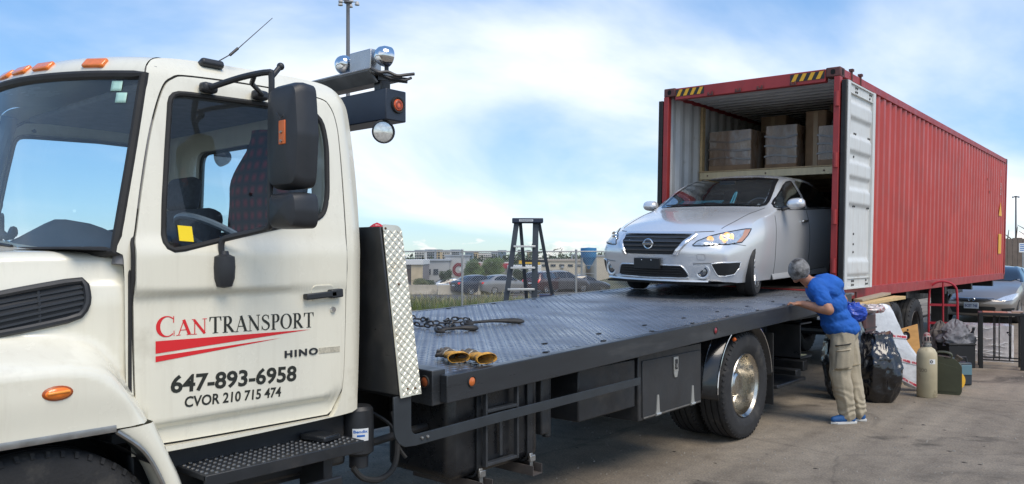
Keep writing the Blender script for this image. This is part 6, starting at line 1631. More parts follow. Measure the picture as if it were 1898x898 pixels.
# loose grit on the lot near the camera
random.seed(11); m = MB()
for k in range(2600):
    d = 3.5 + 9 * random.random() ** 1.4; xr = random.uniform(-1.5, 6.5) * d / 6
    r_ = random.uniform(0.003, 0.011) * (1.4 if random.random() < 0.1 else 1); c = Vector(vf(xr, d, r_ * 0.3)); n_ = 5
    top_ = c + Vector((0, 0, r_ * 0.7)); ring = [c + Vector((r_ * math.cos(a * 2 * PI / n_) * random.uniform(.7, 1.2), r_ * math.sin(a * 2 * PI / n_) * random.uniform(.7, 1.2), -r_ * 0.3)) for a in range(n_)]
    m.add(ring + [top_], [(a, (a + 1) % n_, n_) for a in range(n_)])
gt = m.build('grit', mat('grit_stone', (0.24, 0.22, 0.19), 0.9, var=0.5, vscale=9), None, smooth=0, recalc=False, weld=False); tag(gt, 'loose pale grit scattered over the asphalt lot', 'grit', kind='stuff')

random.seed(17); m = MB()
for k in range(60):
    d = random.uniform(4.4, 11); xr = random.uniform(0.05, 0.64) * d; c = vf(xr, d, 0.0); s_ = random.uniform(0.008, 0.024); n_ = 7
    pts = [(c[0] + s_ * random.uniform(.5, 1.5) * math.cos(2 * PI * a / n_), c[1] + s_ * random.uniform(.4, 1.0) * math.sin(2 * PI * a / n_)) for a in range(n_)]
    m.add([(q[0], q[1], 0.001) for q in pts] + [(c[0], c[1], s_ * 0.35)], [(a, (a + 1) % n_, n_) for a in range(n_)])
tag(m.build('dirt', mat('dark_debris', (0.05, 0.042, 0.035), 0.9, var=0.4, vscale=20), None, smooth=0, recalc=False, weld=False), 'small dark dirt clods scattered over the asphalt', 'dirt', kind='stuff')
# road in the dip beyond the fence, kerb and concrete barrier
m = MB(); m.grid([[vf(x, d, -1.262 + 0.012) for x in (-90, -40, -20, -10, 0, 5, 8)] for d in (43.5, 50, 56, 62, 66)])
rd = m.build('road', mat('road_asphalt', (0.085, 0.085, 0.09), 0.9, var=0.25, vscale=1.0), None); tag(rd, kind='structure')
m = MB(); m.grid([[vf(x, d, -1.242) for x in (-90, 0, 8)] for d in (52.6, 52.75)]); tag(m.build('lane_line', mat('line_paint', (0.7, 0.7, 0.66), 0.7)), kind='structure')

# barrier: one thing per cast segment
CONC = mat('barrier_concrete', (0.42, 0.37, 0.29), 0.9, var=0.2, vscale=1.5, dirt=(0.16, 0.14, 0.11), dscale=1.2, dlo=0.55, dhi=0.75)
def barrier(x0, x1, d, lab):
    t = thing('concrete_barrier', vf((x0 + x1) / 2, d, -1.25), lab, 'barrier', 'concrete barriers along the road', CAM_YAW)
    L_ = (x1 - x0) / 2
    m = MB(); m.prism([(-0.30, 0), (0.30, 0), (0.26, 0.10), (0.12, 0.28), (0.09, 0.72), (-0.09, 0.72), (-0.12, 0.28), (-0.26, 0.10)], lambda u, v, k: (lerp(-L_ + 0.02, L_ - 0.02, k), u, v)); m.build('segment', CONC, t, local=True, bevel=0.02)
for i, x0 in enumerate((-12.2, -8.9, -5.6)):
    barrier(x0, x0 + 3.25, 60 - 0.5 * i, ('tan concrete barrier segment farthest left beyond the fence', 'middle tan concrete barrier segment beyond the fence', 'tan concrete barrier segment just left of the fence post')[i])

# chain-link fence
FX = [-12.5, -8.87, -5.23, -1.59, 2.05, 5.69, 9.3]
FD = 25.0
fence = thing('chain_link_fence', vf(0, FD, 0), 'grey chain link fence with steel posts behind the truck', 'fence', rz=CAM_YAW)
GALV = mat('galvanised_steel', (0.40, 0.41, 0.41), 0.45, metal=0.6, var=0.15, vscale=5)
for x in FX:
    m = MB(); m.cyl((x, 0, -0.1), (x, 0, 1.86), 0.034, n=10); m.sphere((x, 0, 1.87), 0.04, 10, 6); m.build('post', GALV, fence, local=True)
    m = MB(); m.cyl((x, 0, 1.78), (x, 0, 1.83), 0.042, n=10); m.build('post_band', GALV, fence, local=True)
for a, b in zip(FX[:-1], FX[1:]):
    m = MB(); m.cyl((a, 0, 1.83), (b, 0, 1.83), 0.021, n=8); m.build('top_rail', GALV, fence, local=True)
m = MB()
x0, x1, H_, p_ = FX[0], FX[-1], 1.76, 0.0754
def wire(a, b, dy):
    a, b = Vector(a), Vector(b); r_ = 0.0032
    d = (b - a).normalized(); s1 = Vector((0, 1, 0)); s2 = d.cross(s1)
    o = [s1 * r_, (-s1 * 0.5 + s2 * 0.866) * r_, (-s1 * 0.5 - s2 * 0.866) * r_]
    m.add([a + q for q in o] + [b + q for q in o], [(0, 1, 4, 3), (1, 2, 5, 4), (2, 0, 3, 5)])
x = x0 - H_
while x < x1:
    a, b = max(x, x0), min(x + H_, x1)
    if b > a:
        wire((a, -0.004, 0.05 + (a - x)), (b, -0.004, 0.05 + (b - x)), 0); wire((a, 0.004, 0.05 + H_ - (a - x)), (b, 0.004, 0.05 + H_ - (b - x)), 0)
    x += p_
wm = m.build('wire_mesh', GALV, fence, local=True, smooth=0, recalc=False, weld=False); wm['kind'] = 'stuff'

# grass and weeds along the fence
def blades(name, n, xr0, xr1, d0, d1, h0, h1, mt, label, seed, dens=None):
    random.seed(seed); m = MB()
    for k in range(n):
        xr, d = random.uniform(xr0, xr1), random.uniform(d0, d1)
        if dens and random.random() > dens(xr, d): continue
        z = height(xr, d) - 0.02; h = random.uniform(h0, h1) * (0.6 + 0.8 * max(0, noise.noise((xr * 0.7, d * 0.7, 4)) + 0.3)); w = random.uniform(0.006, 0.014); a = random.uniform(0, PI); ln = random.uniform(-0.5, 0.5) * h; ln2 = random.uniform(-0.5, 0.5) * h
        c = Vector(vf(xr, d, z)); sd_ = Vector((math.cos(a), math.sin(a), 0)) * w
        mid = c + Vector((ln * 0.35, ln2 * 0.35, h * 0.6)); tip = c + Vector((ln, ln2, h))
        m.add([c - sd_, c + sd_, mid + sd_ * 0.8, mid - sd_ * 0.8, tip], [(0, 1, 2, 3), (3, 2, 4)])
    o = m.build(name, mt, None, smooth=0, recalc=False, weld=False); tag(o, label, 'grass', kind='stuff')
GRASS = mat('verge_grass', (0.13, 0.175, 0.045), 0.8, var=0.5, vscale=1.2)
DRY = mat('dry_grass', (0.30, 0.27, 0.12), 0.85, var=0.4, vscale=1.5)
blades('grass', 14000, -11, 8, 24.4, 32, 0.10, 0.34, GRASS, 'green grass along the chain link fence', 1)
blades('dry_grass', 6000, -4, 8, 25.5, 38, 0.20, 0.55, DRY, 'tall dry grass on the bank behind the fence', 2)

# leafy plants: crown of leaf faces over a woody frame
def crown(mb, c, rx, ry, rz, n, leaf, seed):
    random.seed(seed)
    lobes = [(Vector((random.uniform(-.55, .55) * rx, random.uniform(-.5, .5) * ry, random.uniform(-.45, .6) * rz)), random.uniform(0.35, 0.6)) for _ in range(9)]
    for k in range(n):
        lc, ls = random.choice(lobes); v = Vector((random.gauss(0, 1), random.gauss(0, 1), random.gauss(0, 1))).normalized() * random.random() ** 0.4
        p = Vector(c) + lc + Vector((v.x * rx * ls, v.y * ry * ls, v.z * rz * ls))
        a = Vector((random.gauss(0, 1), random.gauss(0, 1), random.gauss(0, 1))).normalized(); b = a.orthogonal().normalized(); s_ = leaf * random.uniform(0.6, 1.3)
        mb.add([p - a * s_, p + b * s_ * 0.45, p + a * s_, p - b * s_ * 0.45], [(0, 1, 2, 3)])
def plant(name, xr, d, z0, h, w, n, leaf, mt, label, cat, seed, trunk=0.3, group=None, cz=0.55):
    t = thing(name, vf(xr, d, z0), label, cat, group, CAM_YAW)
    m = MB(); crown(m, (0, 0, h * cz), w / 2, w / 2, h * (1 - cz) * 1.05, n, leaf, seed)
    if cat == 'bush': crown(m, (0, 0, h * 0.35), w / 2, w / 2, h * 0.4, n, leaf, seed + 500); m.build('crown', mt, t, local=True, smooth=0, recalc=False, weld=False)
    m = MB(); m.tube([(0, 0, 0), (0.03 * h, 0, h * 0.3), (0, 0.02 * h, h * 0.6), (0.02 * h, 0, h * 0.85)], [h * 0.03, h * 0.024, h * 0.014, h * 0.005], 7)
    random.seed(seed + 1)
    for k in range(5):
        a = random.uniform(0, 2 * PI); z = h * random.uniform(0.25, 0.6); m.tube([(0, 0, z), (math.cos(a) * w * 0.2, math.sin(a) * w * 0.2, z + h * 0.12), (math.cos(a) * w * 0.36, math.sin(a) * w * 0.36, z + h * 0.2)], [h * 0.012, h * 0.008, h * 0.003], 5)
    m.build('trunk', mat('bark', (0.09, 0.07, 0.05), 0.9, var=0.3, vscale=6), t, local=True)
    return t
LEAF = mat('leaf_green', (0.10, 0.155, 0.04), 0.6, var=0.5, vscale=0.9)
LEAFD = mat('leaf_dark', (0.035, 0.06, 0.022), 0.65, var=0.5, vscale=0.9)
LEAFO = mat('leaf_olive', (0.11, 0.125, 0.045), 0.65, var=0.4, vscale=0.9)
def fp(px, d): return (px - 949) / 1450 * d
def fz(py, d): return 1.70 + (474 - py) / 1450 * d
plant('bush', fp(880, 70), 70, fz(520, 70), 1.75, 2.1, 2600, 0.08, LEAF, 'rounded light green bush left half of the pair beside the fence post', 'bush', 21, group='bushes across the road')
plant('bush', fp(912, 71), 71, fz(520, 71), 2.0, 2.4, 2600, 0.08, LEAF, 'taller green bush behind the ladder, above the parked sedans', 'bush', 22, group='bushes across the road')
plant('bush', fp(826, 66), 66, fz(528, 66), 1.35, 1.25, 2000, 0.06, LEAFD, 'dark round bush in front of the grey building', 'bush', 23, group='bushes across the road')
plant('bush', fp(779, 64), 64, fz(530, 64), 0.6, 1.6, 1600, 0.05, LEAFO, 'low olive hedge clump in front of the brick column', 'bush', 24, group='bushes across the road')
plant('bush', fp(795, 64.5), 64.5, fz(530, 64.5), 0.5, 1.2, 1200, 0.05, LEAFD, 'small dark hedge clump under the grey building windows', 'bush', 25, group='bushes across the road')
plant('bush', fp(965, 68), 68, fz(522, 68), 1.2, 1.6, 1500, 0.07, LEAFD, 'dark bush behind the ladder steps', 'bush', 26, group='bushes across the road')
for i, (px, py, w_) in enumerate(((770, 556, 1.1), (790, 560, 1.3), (815, 558, 1.0), (885, 556, 0.9), (920, 552, 1.0), (1090, 536, 1.0))):
    d = 26.5 + 0.3 * i; plant('weed', fp(px, d), d, height(fp(px, d), d), 0.55, w_, 900, 0.03, LEAF if i % 2 else LEAFO, ('leafy weed at the left end of the fence', 'broad leafy weed second along the fence', 'leafy weed third along the fence', 'leafy weed just right of the fence post', 'leafy weed left of the ladder foot', 'leafy weed near the right fence post')[i], 'weed', 40 + i, group='weeds along the fence')
# far treeline and towers of the town
random.seed(9); m = MB()
for k in range(110):
    px = random.uniform(100, 1300); d = random.uniform(230, 300); h = random.uniform(3, 6.0)
    crown(m, vf(fp(px, d), d, fz(482, d) - 2 + h * 0.2), 6, 6, h * 0.8, 90, 0.7, 100 + k)
tag(m.build('far_wood', LEAFD, None, smooth=0, recalc=False, weld=False), 'far dark line of trees along the horizon', 'wood', kind='stuff')

def block(name, px0, px1, py0, py1, d, dep, mt, label, cat, group=None, roof=None):
    x0, x1 = fp(px0, d), fp(px1, d); z0, z1 = fz(py1, d), fz(py0, d)
    t = thing(name, vf((x0 + x1) / 2, d, z0), label, cat, group, CAM_YAW)
    m = MB(); m.box(-(x1 - x0) / 2, (x1 - x0) / 2, 0, dep, 0, z1 - z0); m.build('wall', mt, t, local=True)
    if roof:
        m = MB(); m.box(-(x1 - x0) / 2 - roof[0], (x1 - x0) / 2 + roof[0], -roof[0], dep + roof[0], z1 - z0 + 0.003, z1 - z0 + roof[1]); m.build('roof', roof[2], t, local=True)
    return t, (x1 - x0) / 2, z1 - z0
def wins(t, hw, h, cols, rows, mt, mx=0.08, my=0.1, gx_=0.35, gy_=0.4, frame=None, x0=-1.0, x1=1.0):
    """window boxes with recessed panes"""
    X0, X1 = hw * x0, hw * x1
    cw_, rh = (X1 - X0) * (1 - 2 * mx) / cols, h * (1 - 2 * my) / rows
    for r_ in range(rows):
        for c in range(cols):
            xa = X0 + (X1 - X0) * mx + cw_ * c + cw_ * gx_ / 2; za = h * my + rh * r_ + rh * gy_ / 2
            m = MB(); m.box(xa, xa + cw_ * (1 - gx_), -0.05 * (rh / 3), 0.02, za, za + rh * (1 - gy_)); m.build('window', mt, t, local=True)
WIN_D = mat('far_window', (0.05, 0.065, 0.085), 0.2, coat=0.3)
WIN_B = mat('far_window_blue', (0.16, 0.22, 0.28), 0.2)
WALLW = mat('tower_white', (0.74, 0.72, 0.68), 0.8, var=0.08, vscale=0.2)
WALLT = mat('tower_tan', (0.66, 0.50, 0.30), 0.8, var=0.08, vscale=0.2)
WALLG = mat('tower_grey', (0.36, 0.39, 0.43), 0.8, var=0.1, vscale=0.2)
WALLB = mat('tower_bluegrey', (0.20, 0.27, 0.34), 0.7, var=0.1, vscale=0.2)
TW = [(769, 787, 467, WALLW, 'white apartment tower, leftmost on the horizon', 6), (788, 805, 466, WALLG, 'grey banded apartment tower second from left on the horizon', 5), (806, 816, 466, WALLT, 'narrow tan tower left of the logo building', 2), (817, 834, 467, WALLW, 'white apartment tower right of the tan tower', 5), (835, 851, 466, WALLG, 'grey apartment tower left of the fence post', 5),
      (862, 876, 471, WALLB, 'blue grey tower just right of the fence post', 4), (877, 885, 470, WALLT, 'small tan tower above the bushes', 2), (886, 910, 472, WALLW, 'wide white apartment block above the bushes', 7), (911, 922, 470, WALLG, 'grey slab block left of the ladder', 3), (923, 938, 467, WALLB, 'blue grey tower touching the left ladder leg', 4), (960, 968, 466, WALLG, 'grey tower seen between the ladder legs', 3), (977, 984, 467, WALLT, 'tan tower seen inside the ladder frame', 2)]
for i, (a, b, top_, mt, lb, nc) in enumerate(TW):
    top_ -= 2; d = 300 + 9 * i; t, hw, h = block('apartment_tower', a, b, top_, 500, d, 12, mt, lb, 'tower', 'apartment towers on the horizon', (0.15, 0.3, WALLG))
    nr = 5
    for r_ in range(nr):
        z = h - 0.35 - (r_ + 1) * 1.02
        if z < 0: break
        for c in range(nc):
            w_ = 2 * hw / nc; m = MB(); m.box(-hw + w_ * (c + 0.16), -hw + w_ * (c + 0.84), -0.12, 0.05, z, z + 0.62); m.build('window', WIN_D if mt is not WALLB else WIN_B, t, local=True)
        if mt in (WALLW, WALLG): m = MB(); m.box(-hw - 0.05, hw + 0.05, -0.55, -0.001, z - 0.18, z - 0.05); m.build('balcony', mt, t, local=True)
# low buildings across the road
BRICK = mat('tan_brick', (0.60, 0.48, 0.31), 0.85, var=0.15, vscale=2.0)
GREYB = mat('grey_render', (0.45, 0.45, 0.45), 0.85, var=0.1, vscale=0.6)
WHITEF = mat('white_fascia', (0.72, 0.72, 0.70), 0.6)
t, hw, h = block('canopy_building', 735, 784, 491, 531, 66, 5, mat('dark_grey_wall', (0.22, 0.20, 0.20), 0.8), 'low building with white fascia and tan brick column by the headboard', 'building')  # wall is one even dark grey
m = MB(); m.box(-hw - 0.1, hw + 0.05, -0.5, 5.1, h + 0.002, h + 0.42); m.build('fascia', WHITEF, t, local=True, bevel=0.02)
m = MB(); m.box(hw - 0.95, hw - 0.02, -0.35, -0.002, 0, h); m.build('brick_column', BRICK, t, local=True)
m = MB(); m.box(-hw + 0.2, hw - 1.05, -0.06, 0.0, 0.4, h - 0.35); m.build('window', mat('brown_window', (0.12, 0.07, 0.06), 0.3), t, local=True)
t, hw, h = block('office_building', 784, 832, 484, 531, 72, 8, GREYB, 'low grey office building with small square windows beyond the road', 'building', None, (0.12, 0.14, WALLG))
for px in (781.5 + 4.5, 794, 808):
    x = fp(px, 72) - fp(808, 72); m = MB(); m.box(x - 0.22, x + 0.22, -0.05, 0.05, h * 0.46, h * 0.68); m.build('window', WIN_D, t, local=True)
t, hw, h = block('logo_building', 825, 862, 475, 531, 74, 8, mat('logo_wall', (0.50, 0.50, 0.50), 0.85, var=0.08), 'taller grey building with a round red and white logo', 'building', None, (0.1, 0.12, WALLG))
cx_l, cz_l, r_l = fp(850, 74) - fp(843.5, 74), h * 0.55, 0.85
def disc(m, r0, r1, a0, a1, y, cx, cz, n=24):
    m.prism([(cx + r0 * math.cos(R(lerp(a0, a1, i / n))), cz + r0 * 1.12 * math.sin(R(lerp(a0, a1, i / n)))) for i in range(n + 1)] + [(cx + r1 * math.cos(R(lerp(a1, a0, i / n))), cz + r1 * 1.12 * math.sin(R(lerp(a1, a0, i / n)))) for i in range(n + 1)], lambda u, v, k: (u, y - 0.03 * k, v))
m = MB(); disc(m, 0.58, 0.30, 50, 310, -0.01, cx_l, cz_l); lg_ = m.build('logo', mat('logo_dark_red', (0.22, 0.035, 0.05), 0.5), t, local=True)
m = MB(); m.prism([(cx_l + 0.0, cz_l), (cx_l + 0.45, cz_l + 0.5), (cx_l + 0.5, cz_l - 0.4)], lambda u, v, k: (u, -0.015 - 0.03 * k, v)); m.build('logo_wedge', mat('logo_white', (0.7, 0.7, 0.7), 0.5), t, local=True)
t, hw, h = block('red_sign_shop', 862, 945, 487, 525, 82, 8, mat('shop_wall', (0.52, 0.46, 0.42), 0.85), 'low shop with a red sign band behind the green bushes', 'building')
m = MB(); m.box(-hw, -hw + 1.6, -0.12, -0.002, h - 0.62, h - 0.05); m.build('sign_band', mat('sign_red', (0.40, 0.03, 0.05), 0.5), t, local=True)
m = MB(); m.box(hw - 2.3, hw - 0.1, -0.12, -0.002, h - 0.62, h - 0.1); m.build('sign_band', mat('sign_red', (0.4, 0.03, 0.05), 0.5), t, local=True)
t, hw, h = block('warehouse', 1000, 1085, 485, 530, 95, 14, mat('warehouse_tan', (0.62, 0.55, 0.44), 0.85, var=0.08, vscale=0.4), 'long flat tan warehouse left of the blue silo', 'building', None, (0.1, 0.25, mat('roof_brown', (0.42, 0.36, 0.30), 0.8)))
for c in range(5):
    m = MB(); m.box(-hw + 0.3 + 1.05 * c, -hw + 0.9 + 1.05 * c, -0.06, 0.0, h - 0.62, h - 0.35); m.build('window', WIN_D, t, local=True)
m = MB(); m.box(-0.15, 0.15, -0.3, 0, h - 0.8, h - 0.55); m.build('wall_lamp', WALLG, t, local=True)
t, hw, h = block('end_warehouse', 1104, 1180, 476, 532, 90, 12, mat('warehouse_tan2', (0.56, 0.49, 0.39), 0.85, var=0.08), 'tan warehouse wall right of the blue silo', 'building', None, (0.08, 0.2, WALLG))
# farther along the road to the left, mostly behind the cab and headboard
t, hw, h = block('store_building', 640, 728, 480, 531, 78, 9, mat('store_cream', (0.55, 0.52, 0.46), 0.85, var=0.08), 'cream flat roofed store hidden behind the headboard', 'building', None, (0.1, 0.25, WALLG))
wins(t, hw, h, 5, 1, WIN_D, 0.08, 0.3)
t, hw, h = block('brick_store', 520, 628, 476, 531, 84, 9, BRICK, 'tan brick store hidden behind the truck cab', 'building', None, (0.1, 0.25, WALLG))
wins(t, hw, h, 6, 1, WIN_D, 0.08, 0.3)
# yellow gantry and white box trailer
t = thing('yellow_hoist', vf(fp(993, 88), 88, fz(515, 88)), 'yellow steel hoist frame beside the white trailer', 'hoist', rz=CAM_YAW)
YEL = mat('machine_yellow', (0.75, 0.45, 0.03), 0.5)
for x in (-0.35, 0.35): m = MB(); m.box(x - 0.1, x + 0.1, -0.1, 0.1, 0, 1.9); m.build('post', YEL, t, local=True)
m = MB(); m.box(-1.9, 0.5, -0.12, 0.12, 1.55, 1.92); m.build('beam', YEL, t, local=True)
t = thing('box_trailer', vf(fp(975, 80), 80, fz(531, 80)), 'white box trailer with dark lettering seen between the ladder legs', 'trailer', rz=CAM_YAW)
m = MB(); m.box(-1.9, 1.55, 0, 2.2, 0.55, 2.15); bt = m.build('box_body', mat('trailer_white', (0.68, 0.69, 0.70), 0.5), t, local=True, bevel=0.03)
o_ = text_mesh('lettering', 'MILK & BREAD', mat('trailer_ink', (0.08, 0.09, 0.10), 0.6), bt, lambda u, v, w: (u, v, w), 0.4) if False else None
m = MB()
random.seed(4); xx = -0.9
for k in range(10):
    w_ = random.uniform(0.10, 0.2); m.box(xx, xx + w_, -0.012, -0.002, 1.18, 1.18 + random.choice((0.2, 0.26, 0.3))); xx += w_ + 0.06
lt_ = m.build('lettering', mat('trailer_ink', (0.08, 0.09, 0.10), 0.6), bt, local=True); lt_['kind'] = 'stuff'
for x in (-1.2, 0.9): m = MB(); m.lathe([(0.0, 0.1), (0.2, 0.1), (0.42, 0.1), (0.42, -0.1), (0, -0.1)], (x, 0.1, 0.42), (0, -1, 0), 18); m.build('wheel', TYRE, t, local=True)
# blue silo on legs
t = thing('silo', vf(fp(1091, 70), 70, fz(528, 70)), 'blue steel silo with conical bottom on a grey frame', 'silo', rz=CAM_YAW)
BLUE = mat('silo_blue', (0.03, 0.20, 0.42), 0.5, var=0.15, vscale=1)
sz_ = lambda py: fz(py, 70) - fz(528, 70)
m = MB(); m.lathe([(0.70, sz_(460)), (0.72, sz_(462)), (0.70, sz_(477)), (0.68, sz_(478)), (0.12, sz_(497)), (0.10, sz_(499))], (0, 0, 0), (0, 0, 1), 24); m.build('hopper', BLUE, t, local=True)
m = MB(); m.lathe([(0.0, sz_(459)), (0.72, sz_(460.5))], (0, 0, 0), (0, 0, 1), 24); m.build('lid', BLUE, t, local=True)
for x in (-0.62, 0.62):
    for y in (-0.5, 0.5): m = MB(); m.box(x - 0.04, x + 0.04, y - 0.04, y + 0.04, 0, sz_(478)); m.build('leg', GALV, t, local=True)
for z in (sz_(492), sz_(507)): m = MB(); m.bar((-1.2, -0.5, z), (0.62, -0.5, z), 0.05); m.build('brace', GALV, t, local=True)
m = MB(); m.cyl((-1.1, 0, 0), (-1.1, 0, sz_(476)), 0.10, n=10); m.tube([(-1.1, 0, sz_(476)), (-1.2, 0, sz_(472)), (-1.45, 0, sz_(474)), (-1.5, 0, sz_(480))], 0.1, 8); m.build('pipe', GALV, t, local=True)

# high-mast light poles
def mast(px, ptop, pbot, d, lamps, label, r_=0.16):
    z1 = fz(ptop, d); t = thing('light_mast', vf(fp(px, d), d, height(fp(px, d), d)), label, 'light pole', 'tall light masts', CAM_YAW)
    b = height(fp(px, d), d); m = MB(); m.cyl((0, 0, 0), (0, 0, z1 - b), r_ * 1.4, r_, n=12); m.build('pole', DULLM if False else mat('mast_grey', (0.16, 0.16, 0.17), 0.6), t, local=True)
    m = MB(); m.cyl((0, 0, z1 - b - 0.1), (0, 0, z1 - b + 0.15), r_ * 2.2, n=12); m.build('collar', mat('mast_grey', (0.16, 0.16, 0.17)), t, local=True)
    for k in range(lamps):
        a = 2 * PI * k / lamps + 0.25; c, s_ = math.cos(a), math.sin(a); rr = r_ * 5
        m = MB(); m.bar((0, 0, z1 - b), (c * rr, s_ * rr, z1 - b + 0.05), r_ * 0.35); ar = m.build('arm', mat('mast_grey', (0.16, 0.16, 0.17)), t, local=True)
        m = MB(); m.lathe([(0.0, 0.12), (r_ * 0.9, 0.10), (r_ * 1.3, -0.12), (r_ * 1.35, -0.2), (0, -0.22)], (c * rr, s_ * rr, z1 - b - 0.02), (0, 0, 1), 14); m.build('lamp_head', mat('lamp_head', (0.5, 0.5, 0.5), 0.5), ar, local=True)
mast(645, 4, 100, 70, 5, 'tall dark light mast rising behind the truck light bar')
mast(1883, 365, 410, 150, 4, 'thin light mast above the trees at the right edge', 0.13)
# right edge: trees, board fence, sign
for i, (px, py, d, h, w_, mt) in enumerate(((1868, 445, 62, 3.2, 3.0, LEAFD), (1884, 445, 64, 3.6, 3.2, LEAFO), (1902, 445, 60, 3.6, 3.4, LEAF), (1925, 445, 66, 4.4, 4.2, LEAFO), (1955, 445, 62, 4.5, 4.5, LEAF))):
    plant('tree', fp(px, d), d, 0.0, h + 1.2, w_, 2600, 0.10, mt, ('dark tree touching the far end of the container', 'olive tree behind the thin light mast', 'light green tree at the right edge of the picture', 'olive tree just outside the right edge', 'green tree beyond the right edge')[i], 'tree', 60 + i, group='trees at the right edge', cz=0.62)
t = thing('board_fence', vf(fp(1900, 48), 48, 0), 'weathered brown board fence behind the parked cars at right', 'fence', rz=CAM_YAW)
BOARD = mat('weathered_board', (0.15, 0.12, 0.10), 0.85, var=0.25, vscale=2)
for k in range(26):
    x = -2.0 + 0.31 * k; m = MB(); m.box(x, x + 0.29, 0.0, 0.03 + 0.012 * (k % 2), 0.1, fz(442, 48) + 0.04 * math.sin(k * 1.7)); m.build('board', BOARD, t, local=True)
m = MB(); m.box(-2.05, 6.1, 0.045, 0.12, 2.1, 2.2); m.build('rail', BOARD, t, local=True)
t = thing('notice_sign', vf(fp(1897, 46.5), 46.5, 0), 'white and blue notice sign on the board fence', 'sign', rz=CAM_YAW)
x0_, z0_, z1_ = 0.25, fz(468, 46.5), fz(451, 46.5)
m = MB(); m.box(-x0_, x0_ + 0.3, 0, 0.02, z0_, z1_); pn = m.build('panel', mat('sign_white', (0.75, 0.78, 0.80), 0.5), t, local=True)
for k in range(4): m = MB(); m.box(-x0_ + 0.05, x0_ + 0.2 - 0.05 * (k % 2), -0.005, -0.001, z1_ - 0.12 - 0.11 * k, z1_ - 0.07 - 0.11 * k); m.build('print_line', mat('sign_blue', (0.05, 0.18, 0.45), 0.5), pn, local=True)
m = MB(); m.box(-0.03, 0.03, 0.021, 0.06, 0, z1_); m.build('post', GALV, t, local=True)
# ------------------------------------------------------------------ things round the truck
def remesh(mb, name, mt, parent, voxel, smooth_it=4, disp=None, local=True, factor=0.5):
    tmp = mb.build('tmp', None, None, smooth=0, local=True, weld=False)
    md = tmp.modifiers.new('r', 'REMESH'); md.mode = 'VOXEL'; md.voxel_size = voxel
    if smooth_it: s_ = tmp.modifiers.new('s', 'SMOOTH'); s_.iterations = smooth_it; s_.factor = factor
    dg = bpy.context.evaluated_depsgraph_get(); me = bpy.data.meshes.new_from_object(tmp.evaluated_get(dg)); bpy.data.objects.remove(tmp)
    me.name = name
    if disp:
        ns = [v.normal.copy() for v in me.vertices]
        for v, n in zip(me.vertices, ns): v.co = v.co + n * disp(v.co)
    if not local:
        off = rootloc(parent)
        for v in me.vertices: v.co -= off
    me.polygons.foreach_set('use_smooth', [True] * len(me.polygons))
    return link(name, me, mt, parent)
def cap(m, p0, p1, r0, r1, n=14):
    p0, p1 = Vector(p0), Vector(p1); m.cyl(p0, p1, r0, r1, n); m.sphere(p0, r0, n, 8); m.sphere(p1, r1, n, 8)
def chainc(m, pts, rs):
    for i in range(len(pts) - 1): cap(m, pts[i], pts[i + 1], rs[i], rs[i + 1])

# ---- step ladder on the ground beyond the deck
ld = thing('step_ladder', vf(fp(975, 11.2), 11.2, 0), 'tall dark fibreglass step ladder with silver steps behind the deck', 'ladder', rz=CAM_YAW)
FIB = mat('fibreglass_dark', (0.035, 0.045, 0.06), 0.45, var=0.25, vscale=6)
STEPM = mat('ladder_alu', (0.62, 0.62, 0.60), 0.4, metal=0.5)
A = (Vector((-0.135, 0.0, 2.17)), Vector((-0.43, -0.22, 0))); B_ = (Vector((0.14, 0.02, 2.17)), Vector((0.09, -0.20, 0))); C_ = (Vector((-0.08, 0.10, 2.17)), Vector((0.10, 0.34, 0))); D_ = (Vector((0.19, 0.12, 2.17)), Vector((0.60, 0.36, 0)))
for p, q, w_ in ((A[0], A[1], 0.075), (B_[0], B_[1], 0.085), (C_[0], C_[1], 0.05), (D_[0], D_[1], 0.05)):
    m = MB(); m.bar(p, q, w_, 0.03, up=(0, 1, 0)); m.build('rail', FIB, ld, local=True, bevel=0.006)
for k in range(1, 7):
    z = 0.305 * k; t = 1 - z / 2.17
    a, b = A[0].lerp(A[1], t), B_[0].lerp(B_[1], t); m = MB(); m.bar(a + Vector((0, -0.02, 0)), b + Vector((0, -0.02, 0)), 0.085, 0.028); st = m.build('step', STEPM, ld, local=True, bevel=0.004)
    for e, s_ in ((a, 1), (b, -1)): m = MB(); m.bar(e + Vector((s_ * 0.06, 0.0, -0.015)), e + Vector((s_ * 0.01, 0.0, -0.09)), 0.02, 0.008); m.build('gusset', STEPM, st, local=True)
for z in (0.45, 1.06, 1.62):
    t = 1 - z / 2.17; m = MB(); m.bar(C_[0].lerp(C_[1], t), D_[0].lerp(D_[1], t), 0.03, 0.03); m.build('rear_bar', FIB, ld, local=True)
for a, b in ((A, C_), (B_, D_)):
    m = MB(); m.bar(a[0].lerp(a[1], 0.48), b[0].lerp(b[1], 0.48), 0.022, 0.006); m.build('spreader', mat('rusty_brown', (0.12, 0.07, 0.05), 0.7), ld, local=True)
m = MB(); m.box(-0.20, 0.245, -0.06, 0.16, 2.165, 2.235); tp = m.build('top_cap', mat('ladder_navy', (0.02, 0.03, 0.06), 0.4), ld, local=True, bevel=0.012)
m = MB(); m.box(-0.10, 0.10, -0.064, -0.0605, 2.185, 2.215); m.build('label', mat('ladder_label', (0.6, 0.62, 0.65), 0.5), tp, local=True)
text_mesh('label_text', 'MASTERCRAFT' if False else 'MAXIMUM', mat('ladder_ink', (0.03, 0.04, 0.07), 0.5), tp, lambda u, v, w: tuple(Vector((-0.08 + u, -0.0655, 2.192 + v)) + rootloc(tp)), 0.026, width=0.16, extrude=0.0)
m = MB(); m.box(0.20, 0.42, 0.22, 0.32, 1.085, 1.135); m.build('spreader_tray', mat('tray_blue', (0.02, 0.06, 0.16), 0.5), ld, local=True, bevel=0.006)

